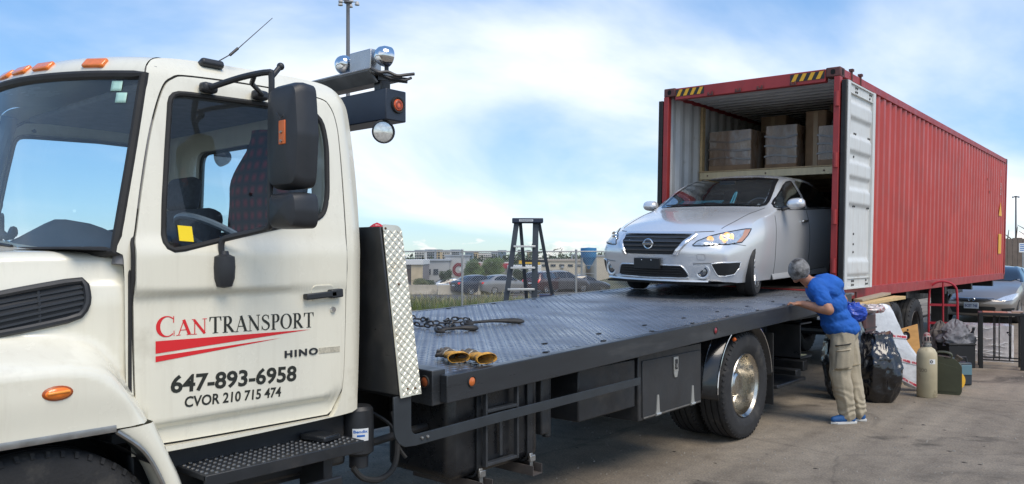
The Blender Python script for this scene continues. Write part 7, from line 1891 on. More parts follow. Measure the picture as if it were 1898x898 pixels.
# ---- chain with two tow hooks on the deck
CHN = mat('oily_chain', (0.05, 0.047, 0.045), 0.5, metal=0.5, var=0.4, vscale=15)
chn = thing('tow_chain', (-4.5, 4.5, zdeck(-4.5, 4.5)), 'dark tow chain with two hooks lying on the deck behind the headboard', 'chain')
def deckp(px, py):
    """deck point under a spot, solved on the deck's plane"""
    return None
path = spline([(-5.05, 4.45), (-4.80, 4.50), (-4.62, 4.40), (-4.42, 4.55), (-4.50, 4.72), (-4.62, 4.66), (-4.56, 4.50), (-4.40, 4.42), (-4.28, 4.30), (-4.36, 4.24), (-4.62, 4.22), (-4.90, 4.30), (-5.05, 4.40)], 10)
acc = 0.0; k = 0; last = path[0]
for i in range(1, len(path)):
    acc += (path[i] - path[i - 1]).length
    if acc >= 0.042:
        acc = 0; k += 1; p = path[i]; dr = (path[i] - path[i - 1]).normalized(); z = zdeck(p.x, p.y) + 0.018 + 0.016 * abs(math.sin(k * 0.9))
        d3 = Vector((dr.x, dr.y, 0)); s_ = Vector((-dr.y, dr.x, 0)) if k % 2 else Vector((-dr.y * 0.35, dr.x * 0.35, 0.94))
        m = MB(); m.tube([Vector((p.x, p.y, z)) + d3 * 0.030 * math.cos(a * PI / 7) + s_ * 0.016 * math.sin(a * PI / 7) for a in range(14)], 0.0065, 6, True); m.build('link', CHN, chn)
for (x, y, a0, L_) in ((-4.40, 4.62, R(42), 0.46), (-4.26, 4.16, R(52), 0.30)):
    z = zdeck(x, y) + 0.02; dv = Vector((math.cos(a0) * 0.65, math.sin(a0), 0)).normalized()
    m = MB(); m.tube([Vector((x, y, z)) + dv * L_ * t + Vector((0, 0, 0.012 * math.sin(t * 3))) for t in (0, .2, .4, .6, .8, .93, 1.0)], [0.012, 0.012, 0.013, 0.018, 0.024, 0.022, 0.008], 8)
    m.tube(spline([Vector((x, y, z)), Vector((x, y, z)) - dv * 0.05 + Vector((0.03, -0.02, 0.02)), Vector((x, y, z)) - dv * 0.06 + Vector((0.09, -0.05, 0.0)), Vector((x, y, z)) + Vector((0.10, -0.06, 0))], 4), 0.012, 7); m.build('hook', CHN, chn)

# ---- pair of work gloves at the deck corner
LEA = mat('glove_leather', (0.70, 0.36, 0.06), 0.8, var=0.25, vscale=25, dirt=(0.16, 0.11, 0.07), dscale=22, dlo=0.5, dhi=0.68, bump=0.3, bscale=120)
GLI = mat('glove_inside', (0.20, 0.16, 0.10), 0.9, var=0.3, vscale=30)
GLG = mat('glove_grey_cloth', (0.12, 0.105, 0.09), 0.9, var=0.35, vscale=40, dirt=(0.42, 0.38, 0.30), dscale=30, dlo=0.55, dhi=0.65)
def glove(loc, rz, label, sc_=1.0, curl=0.6):
    t = thing('work_glove', loc, label, 'glove', 'pair of work gloves on the deck', rz); t.scale = (0.84, 0.84, 0.95)
    # local: cuff mouth towards -y, fingers towards +y
    m = MB(); rows = []
    for (y, w_, h_, z) in ((-0.13, 0.080, 0.020, 0.034), (-0.10, 0.074, 0.024, 0.036), (-0.05, 0.060, 0.026, 0.038), (0.0, 0.052, 0.024, 0.040), (0.035, 0.05, 0.022, 0.040)):
        rows.append([(w_ * math.cos(2 * PI * j / 28), y - 0.02 * math.cos(2 * PI * j / 28 - 1.2) + 0.008 * math.sin(3 * 2 * PI * j / 28), max(0.003, z + (h_ + 0.014 * (y < -0.08)) * math.sin(2 * PI * j / 28))) for j in range(28)])
    m.grid(rows, closed_v=True); cf_ = m.build('cuff', LEA, t, local=True, smooth=60, solid=0.004)
    m = MB(); m.grid([[(p[0] * 0.95, p[1] + 0.012, lerp(p[2], 0.036, 0.08)) for p in r_] for r_ in rows], closed_v=True); m.build('lining', GLI, cf_, local=True)
    m = MB(); cap(m, (0, 0.02, 0.042), (0, 0.09, 0.046), 0.034, 0.036); cap(m, (-0.026, 0.03, 0.04), (-0.028, 0.10, 0.045), 0.026, 0.026); cap(m, (0.026, 0.03, 0.04), (0.028, 0.10, 0.045), 0.026, 0.026)
    for k, (x, L_) in enumerate(((-0.040, 0.06), (-0.014, 0.075), (0.014, 0.072), (0.038, 0.055))):
        cap(m, (x, 0.11, 0.045), (x * 1.1, 0.11 + L_ * 0.55, 0.052 + 0.008 * (k % 2)), 0.0135, 0.0125, 10); cap(m, (x * 1.1, 0.11 + L_ * 0.55, 0.052 + 0.008 * (k % 2)), (x * 1.15, 0.11 + L_ * (1 - 0.3 * curl), 0.030), 0.0125, 0.011, 10)
    cap(m, (-0.045, 0.04, 0.04), (-0.072, 0.085, 0.034), 0.017, 0.014, 10); cap(m, (-0.072, 0.085, 0.034), (-0.070, 0.115, 0.026), 0.014, 0.012, 10)
    remesh(m, 'hand', GLG, t, 0.0045, 3, lambda p: 0.002 * noise.noise(p * 60))
    m = MB(); m.tube([(0.05 * math.cos(PI * a / 10), 0.022 + 0.004 * math.sin(a), 0.040 + 0.031 * math.sin(PI * a / 10)) for a in range(11)], 0.004, 6); m.build('strap', mat('strap_white', (0.5, 0.48, 0.42), 0.8), t, local=True)
    return t
glove((-3.30, 3.31, zdeck(-3.30, 3.31) + 0.005), CAM_YAW + R(28), 'left of two orange leather work gloves, wide cuff open, on the deck', 1.0)
glove((-3.16, 3.375, zdeck(-3.16, 3.375) + 0.005), CAM_YAW + R(38), 'right orange leather work glove resting on the deck edge', 1.0)

# ---- goods stacked on the ground beside the container
BAGM = mat('black_bin_bag', (0.008, 0.008, 0.010), 0.22, spec=0.6, coat=0.5, bump=0.25, bscale=20)
def bag(name, loc, rz, w, d, h, mt, label, cat, seed, neck=0.25, lean=(0, 0)):
    o_ = MB(); rows = []; nu, nv = 96, 70
    for i in range(nv + 1):
        t = i / nv; prof = math.sin(PI * min(1, t * 0.92 + 0.08)) ** 0.42 if t < 0.62 else lerp(math.sin(PI * (0.62 * 0.92 + 0.08)) ** 0.42, neck, ss(0.62, 0.98, t))
        row = []
        for j in range(nu):
            a = 2 * PI * j / nu; c, s_ = math.cos(a), math.sin(a)
            q = Vector((c * 1.2 + seed, s_ * 1.2, t * 2.4))
            qq = Vector((q.x * 1.6 + q.z * 0.8, q.y * 1.6 - q.z * 0.5, q.z * 0.55)); w1 = noise.noise(q * 1.1)
            v1, v2 = noise.voronoi(Vector((q.x * 1.5 + 0.3 * w1, q.y * 1.5, q.z * 1.1)))[0], noise.voronoi(Vector((q.x * 3.4, q.y * 3.4 + w1, q.z * 2.6)))[0]
            rd_ = 1.0 + 0.20 * w1 - 0.22 * (v1[1] - v1[0]) - 0.10 * (v2[1] - v2[0]) + 0.06 - 0.04 * abs(noise.noise(Vector((q.x * 9, q.y * 9, q.z * 6)))) if True else 0.98 + 0.16 * w1 - 0.20 * abs(noise.noise(qq * 1.7)) - 0.10 * abs(noise.noise(Vector((q.x * 5 + 3 * w1, q.y * 5, q.z * 2.2)))) - 0.05 * abs(noise.noise(Vector((q.x * 9, q.y * 9 + 4 * w1, q.z * 6)))) + 0.10
            row.append((c * w / 2 * prof * rd_ + lean[0] * t, s_ * d / 2 * prof * rd_ + lean[1] * t, h * t + 0.02 * noise.noise(q * 2.2) * (t > 0.05) + (0.03 * noise.noise((j * 0.8, seed, 5)) if t > 0.95 else 0)))
        rows.append(row)
    o_.grid(rows, closed_v=True); o_.add(rows[-1], [tuple(range(nu))]); o_.add(rows[0], [tuple(range(nu))])
    ob = o_.build(name, mt, None, local=True, smooth=80); ob.location = loc; ob.rotation_euler = (0, 0, rz); ob.location.z = 0.0 + loc[2]
    tag(ob, label, cat); return ob
bag('rubbish_bag', (-2.70, 9.72, 0), 0.4, 0.56, 0.50, 0.79, BAGM, 'shiny black rubbish bag standing right behind the man', 'bag', 1.3, 0.55, (0.02, 0.06))
bag('rubbish_bag', (-3.02, 9.62, 0), 1.4, 0.50, 0.50, 1.0, BAGM, 'tall black bag in shadow under the blue sack', 'bag', 7.7, 0.6)
bag('blue_sack', (-2.90, 9.50, 0.93), 0.2, 0.30, 0.26, 0.22, mat('blue_plastic', (0.01, 0.055, 0.40), 0.4, coat=0.2, bump=0.2, bscale=25), 'crumpled blue sack on the dark pile beside the man', 'sack', 4.1, 0.5)
# brown trunk behind the wrapped sheet
t = thing('brown_trunk', (-2.98, 10.15, 0), 'dark red brown trunk behind the white wrapped panel', 'trunk')
m = MB(); m.box(-0.28, 0.10, -0.22, 0.22, 0.0, 1.0); m.build('shell', mat('trunk_brown', (0.075, 0.025, 0.022), 0.5, var=0.2, vscale=7), t, local=True, bevel=0.03)
m = MB(); m.box(-0.285, 0.105, -0.225, 0.225, 0.80, 0.82); m.build('band', mat('trunk_band', (0.03, 0.02, 0.02), .5), t, local=True)
# white wrapped panel with red printed tape, leaning
PANEL = [(-0.30, 1.02), (-0.15, 1.07), (0.02, 1.05), (0.10, 0.86), (0.20, 0.62), (0.34, 0.40), (0.43, 0.20), (0.43, 0.03), (0.34, 0.0), (0.22, 0.03), (0.10, 0.10), (0.05, 0.35), (0.0, 0.60), (-0.12, 0.70), (-0.30, 0.70)]
t = thing('wrapped_sheet', vf(fp(1662, 9.75), 9.75, 0), 'white plastic wrapped panel with red printed tape, leaning behind the rubbish bag', 'panel', rz=CAM_YAW)
ol = [tuple(p) for p in spline(PANEL, 4, True)]
pc = (0.06, 0.52)
def pw(u, v, k): return (u, 0.02 + 0.16 * v + 0.07 * k + 0.012 * noise.noise((u * 8, v * 8, k * 3)), v + 0.01)
m = MB(); N_ = 80; ring = polar(ol, pc, N_); 
rows = [[pw(lerp(pc[0], p[0], s_), lerp(pc[1], p[1], s_), k) for p in ring] for s_, k in ((0.02, 0), (0.25, 0), (0.5, 0.0), (0.75, 0.02), (0.93, 0.05), (1.0, 0.5), (0.93, 0.95), (0.5, 1.0), (0.02, 1.0))]
m.grid(rows, closed_v=True)
m.build('wrapping', mat('white_foam_wrap', (0.66, 0.68, 0.70), 0.35, coat=0.3, var=0.12, vscale=8, bump=0.35, bscale=18, dirt=(0.45, 0.47, 0.5), dscale=7, dlo=0.55, dhi=0.75), t, local=True, smooth=60)
for (u0, v0, u1, v1) in ((-0.30, 0.705, 0.19, 0.66), (0.03, 0.40, 0.40, 0.305), (0.08, 0.16, 0.27, 0.06)):
    m = MB(); rows = []
    dx, dv = (u1 - u0), (v1 - v0); L_ = math.hypot(dx, dv); nx_, nv_ = -dv / L_, dx / L_
    for s_ in range(13):
        u, v = lerp(u0, u1, s_ / 12), lerp(v0, v1, s_ / 12)
        rows.append([tuple(Vector(pw(u + nx_ * w_, v + nv_ * w_, 0)) + Vector((0, -0.006, 0))) for w_ in (-0.024, 0, 0.024)])
    m.grid(rows); tp_ = m.build('tape', mat('tape_white', (0.75, 0.70, 0.70), 0.35), t, local=True)
    off = rootloc(t)
    text_mesh('tape_print', 'VITAL WHEEL  VITAL WHEEL' if L_ > 0.3 else 'VITAL WHEEL', mat('tape_red', (0.60, 0.03, 0.06), 0.5), tp_, lambda u, v, w: tuple(Vector(pw(u0 + dx * u + nx_ * (v - 0.012), v0 + dv * u + nv_ * (v - 0.012), 0)) + Vector((0, -0.009, 0)) + off), 0.034, width=1.0, bold=0.002, extrude=0.0)
# crumpled clear wrap on top of the pile
bag('plastic_scrap', (-2.86, 10.10, 1.0), 0.9, 0.34, 0.22, 0.10, mat('cloudy_plastic', (0.55, 0.48, 0.47), 0.25, coat=0.5, dirt=(0.5, 0.12, 0.12), dscale=9, dlo=0.56, dhi=0.62), 'crumpled pinkish plastic wrap lying on the brown trunk', 'wrap', 9.2, 0.8)
# cardboard sheet with a slot
t = thing('cardboard_sheet', vf(fp(1660, 10.35), 10.35, 0), 'beige cardboard sheet with a dark slot leaning on the trailer tyre', 'cardboard', rz=CAM_YAW)
m = MB(); cs_ = [(-0.28, 0.0), (0.18, 0.0), (0.15, 0.55), (-0.02, 1.10), (-0.30, 1.02)]; sl = [(-0.02, 0.72), (0.03, 0.70), (0.02, 0.78), (-0.02, 0.80)]
m.prism(cs_, lambda u, v, k: (u, 0.14 * v + 0.02 * k, v + 0.005), holes=[sl]); m.build('sheet', mat('beige_card', (0.46, 0.36, 0.25), 0.85, var=0.15, vscale=6), t, local=True)
m = MB(); m.prism([(-0.03, 0.69), (0.04, 0.69), (0.03, 0.81), (-0.03, 0.81)], lambda u, v, k: (u, 0.14 * v + 0.022 + 0.004 * k, v + 0.005)); m.build('slot_back', SEAM, t, local=True)
# planks lying on the pile
for i, (pa, pb, w_, h_, lb, cl) in enumerate(((vf(fp(1575, 9.75), 9.75, 1.075), vf(fp(1668, 10.4), 10.4, 1.145), 0.16, 0.04, 'lower yellow pine plank lying on the stacked goods', (0.60, 0.42, 0.20)), (vf(fp(1590, 9.95), 9.95, 1.130), vf(fp(1643, 10.5), 10.5, 1.19), 0.12, 0.03, 'upper grey weathered plank lying on the pine plank', (0.36, 0.30, 0.22)))):
    m = MB(); m.bar(pa, pb, w_, h_); o = m.build('plank', mat('plank_%d' % i, cl, 0.75, var=0.2, vscale=8, stretch=(1, 6, 6), bump=0.1, bscale=40), None, bevel=0.003); tag(o, lb, 'plank', 'planks on the pile')
m = MB(); m.bar(vf(fp(1576, 9.70), 9.70, 1.04), vf(fp(1592, 9.82), 9.82, 1.055), 0.12, 0.035); o = m.build('plank', mat('dark_plank', (0.03, 0.03, 0.03), 0.6), None, bevel=0.003); tag(o, 'short dark block under the pine plank end', 'block')
# plywood panel with a speaker hole
t = thing('plywood_panel', vf(fp(1690, 10.6), 10.6, 0), 'orange plywood panel with a round dark hole leaning behind the gas cylinder', 'panel', rz=CAM_YAW)
m = MB(); hole = [(-0.045 + 0.055 * math.cos(a * PI / 12), 0.60 + 0.06 * math.sin(a * PI / 12)) for a in range(24)]
m.prism([(-0.16, 0.0), (0.16, 0.0), (0.12, 0.76), (-0.16, 0.68)], lambda u, v, k: (u, 0.10 * v + 0.02 * k, v + 0.004), holes=[hole]); m.build('sheet', mat('orange_ply', (0.58, 0.30, 0.09), 0.6, var=0.15, vscale=6, stretch=(1, 1, 4)), t, local=True, bevel=0.003)
m = MB(); m.lathe([(0.0, 0.02), (0.025, 0.012), (0.05, 0.0), (0.062, -0.008)], (-0.045, 0.085, 0.604), (0, -1, 0.1), 20); m.build('speaker_cone', MESHBLACK, t, local=True)
m = MB(); m.sphere((-0.02, 0.075, 0.685), 0.016, 10, 8); m.build('knob', SEAM, t, local=True)
# gas cylinder
t = thing('gas_cylinder', vf(fp(1718, 9.42), 9.42, 0), 'scuffed cream gas cylinder with a round white sticker', 'gas cylinder', rz=CAM_YAW)
CYLM = mat('cylinder_cream', (0.50, 0.43, 0.28), 0.55, var=0.15, vscale=5, dirt=(0.20, 0.14, 0.08), dscale=6, dlo=0.56, dhi=0.75)
m = MB(); m.lathe([(0.0, 0.0), (0.102, 0.0), (0.112, 0.012), (0.113, 0.48), (0.108, 0.53), (0.085, 0.575), (0.05, 0.60), (0.046, 0.615)], (0, 0, 0), (0, 0, 1), 36); cb_ = m.build('cylinder_body', CYLM, t, local=True, smooth=45)
m = MB(); m.lathe([(0.048, 0.60), (0.052, 0.605), (0.052, 0.63), (0.040, 0.635), (0.040, 0.66)], (0, 0, 0), (0, 0, 1), 20); m.build('collar', DULLM, t, local=True)
m = MB(); m.lathe([(0.040, 0.655), (0.046, 0.665), (0.044, 0.72), (0.030, 0.765), (0.0, 0.775)], (0, 0, 0), (0, 0, 1), 20); cp = m.build('valve_cap', mat('cap_grey', (0.42, 0.36, 0.32), 0.5, dirt=(0.35, 0.05, 0.05), dscale=20, dlo=0.5, dhi=0.58), t, local=True)
for a in (-100, -60, -140): m = MB(); c_, s_ = math.cos(R(a)), math.sin(R(a)); m.obox((c_ * 0.045, s_ * 0.045, 0.70), (0.012, 0.016, 0.05), Matrix.Rotation(R(a), 3, 'Z')); m.build('cap_slot', SEAM, cp, local=True)
m = MB(); m.grid([[(0.1142 * math.cos(a), 0.1142 * math.sin(a), 0.435 + z) for z in (-0.028, 0.028)] for a in [R(-103 + 36 * i / 8) for i in range(9)]]); sk = m.build('sticker', mat('white_label', (0.72, 0.72, 0.70), 0.4), cb_, local=True)
m = MB(); m.grid([[(0.1148 * math.cos(R(-92) + 0.16 * r_ * math.cos(a)), 0.1148 * math.sin(R(-92) + 0.16 * r_ * math.cos(a)), 0.435 + 0.019 * r_ * math.sin(a)) for r_ in (0.45, 1.0)] for a in [2 * PI * i / 20 for i in range(21)]]); m.build('sticker_ring', INK, sk, local=True)
off = rootloc(t)
text_mesh('stencil', 'LOO', mat('stencil_ink', (0.10, 0.08, 0.06), 0.7), cb_, lambda u, v, w: tuple(Vector((0.1136 * math.cos(R(-158) + u / 0.113), 0.1136 * math.sin(R(-158) + u / 0.113), 0.31 + v)) + off), 0.055, width=0.08, extrude=0.0)
# jerry can
t = thing('jerry_can', vf(fp(1758, 9.62), 9.62, 0), 'olive green metal jerry can beside the gas cylinder', 'jerry can', rz=CAM_YAW + R(-30))
OLV = mat('olive_paint', (0.055, 0.058, 0.030), 0.5, var=0.2, vscale=6, rvar=0.12)
m = MB(); m.prism(roundpoly([(-0.145, 0.0), (0.125, 0.0), (0.145, 0.05), (0.145, 0.36), (0.06, 0.445), (-0.145, 0.47)], [0.03, 0.03, 0.02, 0.04, 0.03, 0.05]), lambda u, v, k: (u, -0.075 + 0.15 * k, v)); jb = m.build('can_body', OLV, t, local=True, bevel=0.022, bseg=3)
m = MB(); m.prism(roundpoly([(-0.115, 0.04), (0.115, 0.04), (0.115, 0.33), (-0.115, 0.39)], 0.02), lambda u, v, k: (u, -0.0765 - 0.006 * k, v)); m.build('pressed_panel', OLV, jb, local=True, bevel=0.004)
for y in (-0.05, 0.0, 0.05): m = MB(); m.tube(spline([(-0.13, y, 0.465), (-0.12, y, 0.505), (-0.03, y, 0.51), (0.03, y, 0.49), (0.04, y, 0.455)], 4), 0.010, 8); m.build('handle', OLV if y else mat('handle_dark', (0.03, 0.032, 0.025), 0.5), t, local=True)
m = MB(); m.lathe([(0.035, 0.0), (0.035, 0.04), (0.042, 0.045), (0.042, 0.06), (0.0, 0.065)], (0.09, 0, 0.415), (0.55, 0, 0.83), 18); m.build('spout_cap', mat('cap_brown', (0.10, 0.075, 0.05), 0.6), t, local=True)
# small things behind the can
t = thing('battery_tool', vf(fp(1782, 10.3), 10.3, 0), 'teal and black tool case behind the jerry can', 'tool case', rz=CAM_YAW)
m = MB(); m.box(-0.10, 0.10, -0.08, 0.08, 0.0, 0.30); m.build('case', mat('case_dark', (0.03, 0.04, 0.05), 0.5), t, local=True, bevel=0.02); m = MB(); m.box(-0.09, 0.09, -0.088, -0.079, 0.14, 0.27); m.build('case_panel', mat('case_teal', (0.12, 0.22, 0.26), 0.5), t, local=True, bevel=0.006)
m = MB(); m.tube([(-0.07, 0, 0.30), (-0.06, 0, 0.36), (0.06, 0, 0.36), (0.07, 0, 0.30)], 0.012, 8); m.build('handle', BLACKPL, t, local=True)
t = thing('yellow_reel', vf(fp(1772, 9.95), 9.95, 0.0), 'small yellow hose reel on the ground behind the jerry can', 'reel', rz=CAM_YAW)
m = MB(); m.lathe([(0.0, -0.05), (0.10, -0.05), (0.11, -0.035), (0.07, -0.02), (0.07, 0.02), (0.11, 0.035), (0.10, 0.05), (0, 0.05)], (0, 0, 0.11), (0.3, -1, 0), 24); m.build('drum', mat('reel_yellow', (0.72, 0.40, 0.03), 0.5), t, local=True); m = MB(); m.lathe([(0, 0.062), (0.03, 0.06), (0.04, 0.045)], (0, 0, 0.11), (0.3, -1, 0), 16); m.build('hub', mat('reel_orange', (0.55, 0.22, 0.05), 0.5), t, local=True)
# red hand truck
t = thing('hand_truck', vf(fp(1748, 13.3), 13.3, 0), 'red tubular hand truck standing upright by the trailer', 'hand truck', rz=CAM_YAW + R(-22))
RT = mat('hand_truck_red', (0.42, 0.02, 0.035), 0.4, coat=0.2, var=0.15, vscale=8)
k_ = 13.3 / 1450
m = MB(); m.tube([(-0.22, 0, 0.05), (-0.215, 0, 0.9), (-0.205, 0, 1.10)] + [(-0.205 * math.cos(a), 0, 1.10 + 0.16 * math.sin(a)) for a in [PI * i / 12 for i in range(1, 12)]] + [(0.205, 0, 1.10), (0.215, 0, 0.9), (0.22, 0, 0.05)], 0.019, 10); m.build('frame', RT, t, local=True)
m = MB(); m.tube([(0, 0, 0.06), (0, 0, 1.25)], 0.015, 8); m.build('middle_bar', RT, t, local=True)
for z in (0.25, 0.55, 0.86): m = MB(); m.bar((-0.21, 0, z), (0.21, 0, z), 0.012, 0.04); m.build('cross_bar', RT, t, local=True)
m = MB(); m.box(-0.24, 0.24, -0.22, 0.0, 0.005, 0.015); m.build('toe_plate', RT, t, local=True)
for x in (-0.27, 0.27): m = MB(); m.lathe([(0.05, -0.03), (0.10, -0.035), (0.125, -0.02), (0.125, 0.02), (0.10, 0.035), (0.05, 0.03)], (x, 0.10, 0.125), (1, 0, 0), 20); m.build('wheel', TYRE, t, local=True)
# black box with grey moving blankets
t = thing('black_box', vf(fp(1770, 12.0), 12.0, 0), 'black box under the grey blankets', 'box', rz=CAM_YAW)
m = MB(); m.box(-0.20, 0.20, -0.2, 0.2, 0, 0.34); m.build('box_body', mat('box_black', (0.012, 0.012, 0.013), 0.5), t, local=True, bevel=0.01); m = MB(); m.box(-0.21, 0.21, -0.21, 0.21, 0.341, 0.37); m.build('lid', mat('box_black', (0.012, 0.012, 0.013)), t, local=True, bevel=0.008)
def drape(name, loc, label, w, d, h, seed, mt):
    m = MB(); rows = []; nu, nv = 50, 34
    for i in range(nv + 1):
        t_ = i / nv; row = []
        for j in range(nu):
            a = 2 * PI * j / nu; c, s_ = math.cos(a), math.sin(a); q = Vector((c * 1.1 + seed, s_ * 1.1, t_ * 2))
            f = (1 - t_) ** 0.55 if t_ > 0.35 else (1 - 0.35) ** 0.55 * (1 + 0.25 * (0.35 - t_))
            f *= 1 + 0.30 * noise.noise(q * 2.2) - 0.25 * abs(noise.noise(q * 4.0)) + 0.07 * math.sin(9 * a + 5 * t_) * (1 - t_)
            row.append((c * w / 2 * f, s_ * d / 2 * f, max(0, h * (0.12 + 0.88 * t_ ** 0.8) + 0.05 * noise.noise(q * 3.1) - 0.10 * (1 - t_) * (0.5 + 0.5 * math.sin(3 * a + seed)))))
        rows.append(row)
    m.grid(rows, closed_v=True); o = m.build(name, mt, None, local=True, smooth=80); o.location = loc; o.rotation_euler = (0, 0, CAM_YAW); tag(o, label, 'blanket', 'moving blankets')
BLK = mat('grey_blanket', (0.20, 0.20, 0.215), 0.95, var=0.3, vscale=10, bump=0.3, bscale=60)
drape('blanket', vf(fp(1772, 12.0), 12.0, 0.33), 'grey moving blanket heaped on the black box', 0.58, 0.5, 0.38, 2.0, BLK)
drape('blanket', vf(fp(1743, 12.3), 12.3, 0.0), 'brownish grey blanket heap left of the black box', 0.62, 0.5, 0.66, 6.0, mat('brown_blanket', (0.14, 0.125, 0.115), 0.95, var=0.3, vscale=8, bump=0.3, bscale=60))
t = thing('spray_bottle', vf(fp(1797, 12.0), 12.0, 0.36), 'black spray bottle leaning out of the blankets', 'bottle', rz=CAM_YAW)
m = MB(); m.lathe([(0.0, 0.0), (0.035, 0.0), (0.038, 0.02), (0.036, 0.14), (0.018, 0.18), (0.016, 0.20), (0.020, 0.205), (0.020, 0.235), (0.0, 0.24)], (0, 0, 0.0), (0.28, 0, 0.96), 16); m.build('bottle_body', BLACKPL, t, local=True); m = MB(); m.bar((0.05, 0, 0.235), (0.085, 0, 0.23), 0.02, 0.02); m.build('nozzle', DULLM, t, local=True)
# plastic wrapped carton
t = thing('wrapped_carton', vf(fp(1831, 12.75), 12.75, 0), 'clear plastic wrapped grey carton behind the black side table', 'carton', rz=CAM_YAW + R(-24))
m = MB(); rows = []; ol = roundpoly([(-0.33, -0.26), (0.33, -0.26), (0.33, 0.26), (-0.33, 0.26)], 0.05, 4)
for i in range(13): f = i / 12; rows.append([(p[0] * (1 + 0.02 * noise.noise((p[0] * 6, p[1] * 6, f * 5))), p[1] * (1 + 0.03 * noise.noise((p[0] * 6, p[1] * 6 + 3, f * 6))), 0.58 * f) for p in ol])
m.grid(rows, closed_v=True); m.add(rows[-1], [tuple(range(len(ol)))]); cb2 = m.build('carton_body', mat('clear_wrap', (0.60, 0.57, 0.56), 0.22, coat=0.6, var=0.3, vscale=6, bump=0.8, bscale=10, stretch=(1, 1, 0.4), dirt=(0.75, 0.75, 0.75), dscale=8, dlo=0.58, dhi=0.72), t, local=True, smooth=50)
random.seed(8)
for q in range(12):
    z = random.uniform(0.06, 0.55); m = MB(); a, b = sorted((random.uniform(-0.32, 0.32), random.uniform(-0.32, 0.32)))
    if b - a < 0.12: b = a + 0.15
    m.tube([(lerp(a, b, s_ / 6), -0.272 - 0.006 * math.sin(s_), z + 0.03 * math.sin(s_ * 0.9 + q) * 0.6) for s_ in range(7)], [0.001, 0.004, 0.006, 0.006, 0.005, 0.003, 0.001], 5); m.build('wrap_fold', mat('wrap_shine', (0.78, 0.78, 0.78), 0.15, coat=0.6), cb2, local=True)
# side table with tiled top
t = thing('side_table', vf(fp(1855, 11.85), 11.85, 0), 'black metal side table with an orange tiled top', 'table', rz=CAM_YAW + R(-29))
BM = mat('table_black', (0.012, 0.013, 0.014), 0.4)
hx, hy = 0.265, 0.19
for x in (-hx, hx):
    for y in (-hy, hy): m = MB(); m.box(x - 0.028, x + 0.028, y - 0.028, y + 0.028, 0, 0.80); m.build('leg', BM, t, local=True, bevel=0.004)
m = MB(); m.prism([(-hx - 0.03, -hy - 0.03), (hx + 0.03, -hy - 0.03), (hx + 0.03, hy + 0.03), (-hx - 0.03, hy + 0.03)], lambda x, y, k: (x, y, 0.80 + 0.04 * k), holes=[[(-hx + 0.02, -hy + 0.02), (hx - 0.02, -hy + 0.02), (hx - 0.02, hy - 0.02), (-hx + 0.02, hy - 0.02)]]); m.build('top_frame', BM, t, local=True, bevel=0.003)
for i in range(3):
    for j in range(3):
        m = MB(); w_ = (2 * hx - 0.05) / 3; d_ = (2 * hy - 0.05) / 3; x, y = -hx + 0.025 + w_ * i, -hy + 0.025 + d_ * j
        m.box(x + 0.003, x + w_ - 0.003, y + 0.003, y + d_ - 0.003, 0.815, 0.846); m.build('tile', mat('tile_orange', (0.40, 0.15, 0.07), 0.4, var=0.3, vscale=4) if i < 2 else mat('tile_tan', (0.42, 0.30, 0.22), 0.4, var=0.2, vscale=4), t, local=True, bevel=0.003)
m = MB(); m.box(0.14, 0.28, -0.12, 0.05, 0.847, 0.868); m.build('loose_tile', mat('tile_tan', (0.42, 0.30, 0.22)), t, local=True, bevel=0.002)
for y in (-hy, hy):
    for x in ((-0.10, -0.03, 0.10) if y < 0 else (-0.065,)): m = MB(); m.tube([(x, y, 0.13), (x, y, 0.80)], 0.008, 6); m.build('bar', BM, t, local=True)
    m = MB(); m.bar((-hx + .03, y, 0.13), (hx - .03, y, 0.13), 0.018, 0.018); m.build('stretcher', BM, t, local=True)
    m = MB(); m.sphere((0.10, y, 0.52), 0.016, 10, 8); m.build('bead', BM, t, local=True)
for x in (-hx, hx): m = MB(); m.bar((x, -hy + .03, 0.13), (x, hy - .03, 0.13), 0.018, 0.018); m.build('stretcher', BM, t, local=True)
m = MB(); m.tube([(0.115, -hy, 0.16), (0.12, -hy, 0.8)], 0.008, 6); m.build('bar', BM, t, local=True)
# grit bits and a dropped scrap on the lot
m = MB(); m.obox((-0.95, 9.2, 0.012), (0.06, 0.035, 0.02), Matrix.Rotation(R(30), 3, 'Z')); tag(m.build('scrap', mat('scrap_brown', (0.06, 0.05, 0.04), 0.9)), 'small dark scrap lying on the open asphalt', 'scrap')

# ------------------------------------------------------------------ the man leaning on the deck edge
man = thing('person', vf(fp(1575, 7.95), 7.95, 0), 'grey haired man in blue t-shirt and khaki cargo trousers leaning on the deck', 'person', rz=CAM_YAW)
SKIN = mat('skin', (0.40, 0.19, 0.115), 0.55, var=0.12, vscale=20)
V = Vector
hd, nk = V((-0.520, -0.01, 1.545)), V((-0.405, 0.01, 1.425))
chest, waist, pel = V((-0.255, 0.02, 1.35)), V((-0.145, 0.01, 1.08)), V((-0.075, 0.0, 0.94))
lsh, lel, lwr = V((-0.385, -0.135, 1.385)), V((-0.330, -0.29, 1.165)), V((-0.505, -0.075, 1.212))
rsh, rel, rwr = V((-0.125, 0.17, 1.41)), V((0.045, 0.25, 1.235)), V((0.010, 0.20, 1.095))
lhp, lkn, lan = V((-0.10, -0.075, 0.91)), V((-0.125, -0.06, 0.52)), V((-0.035, -0.02, 0.10))
rhp, rkn, ran = V((-0.02, 0.085, 0.91)), V((0.055, 0.09, 0.51)), V((0.115, 0.09, 0.11))
m = MB()
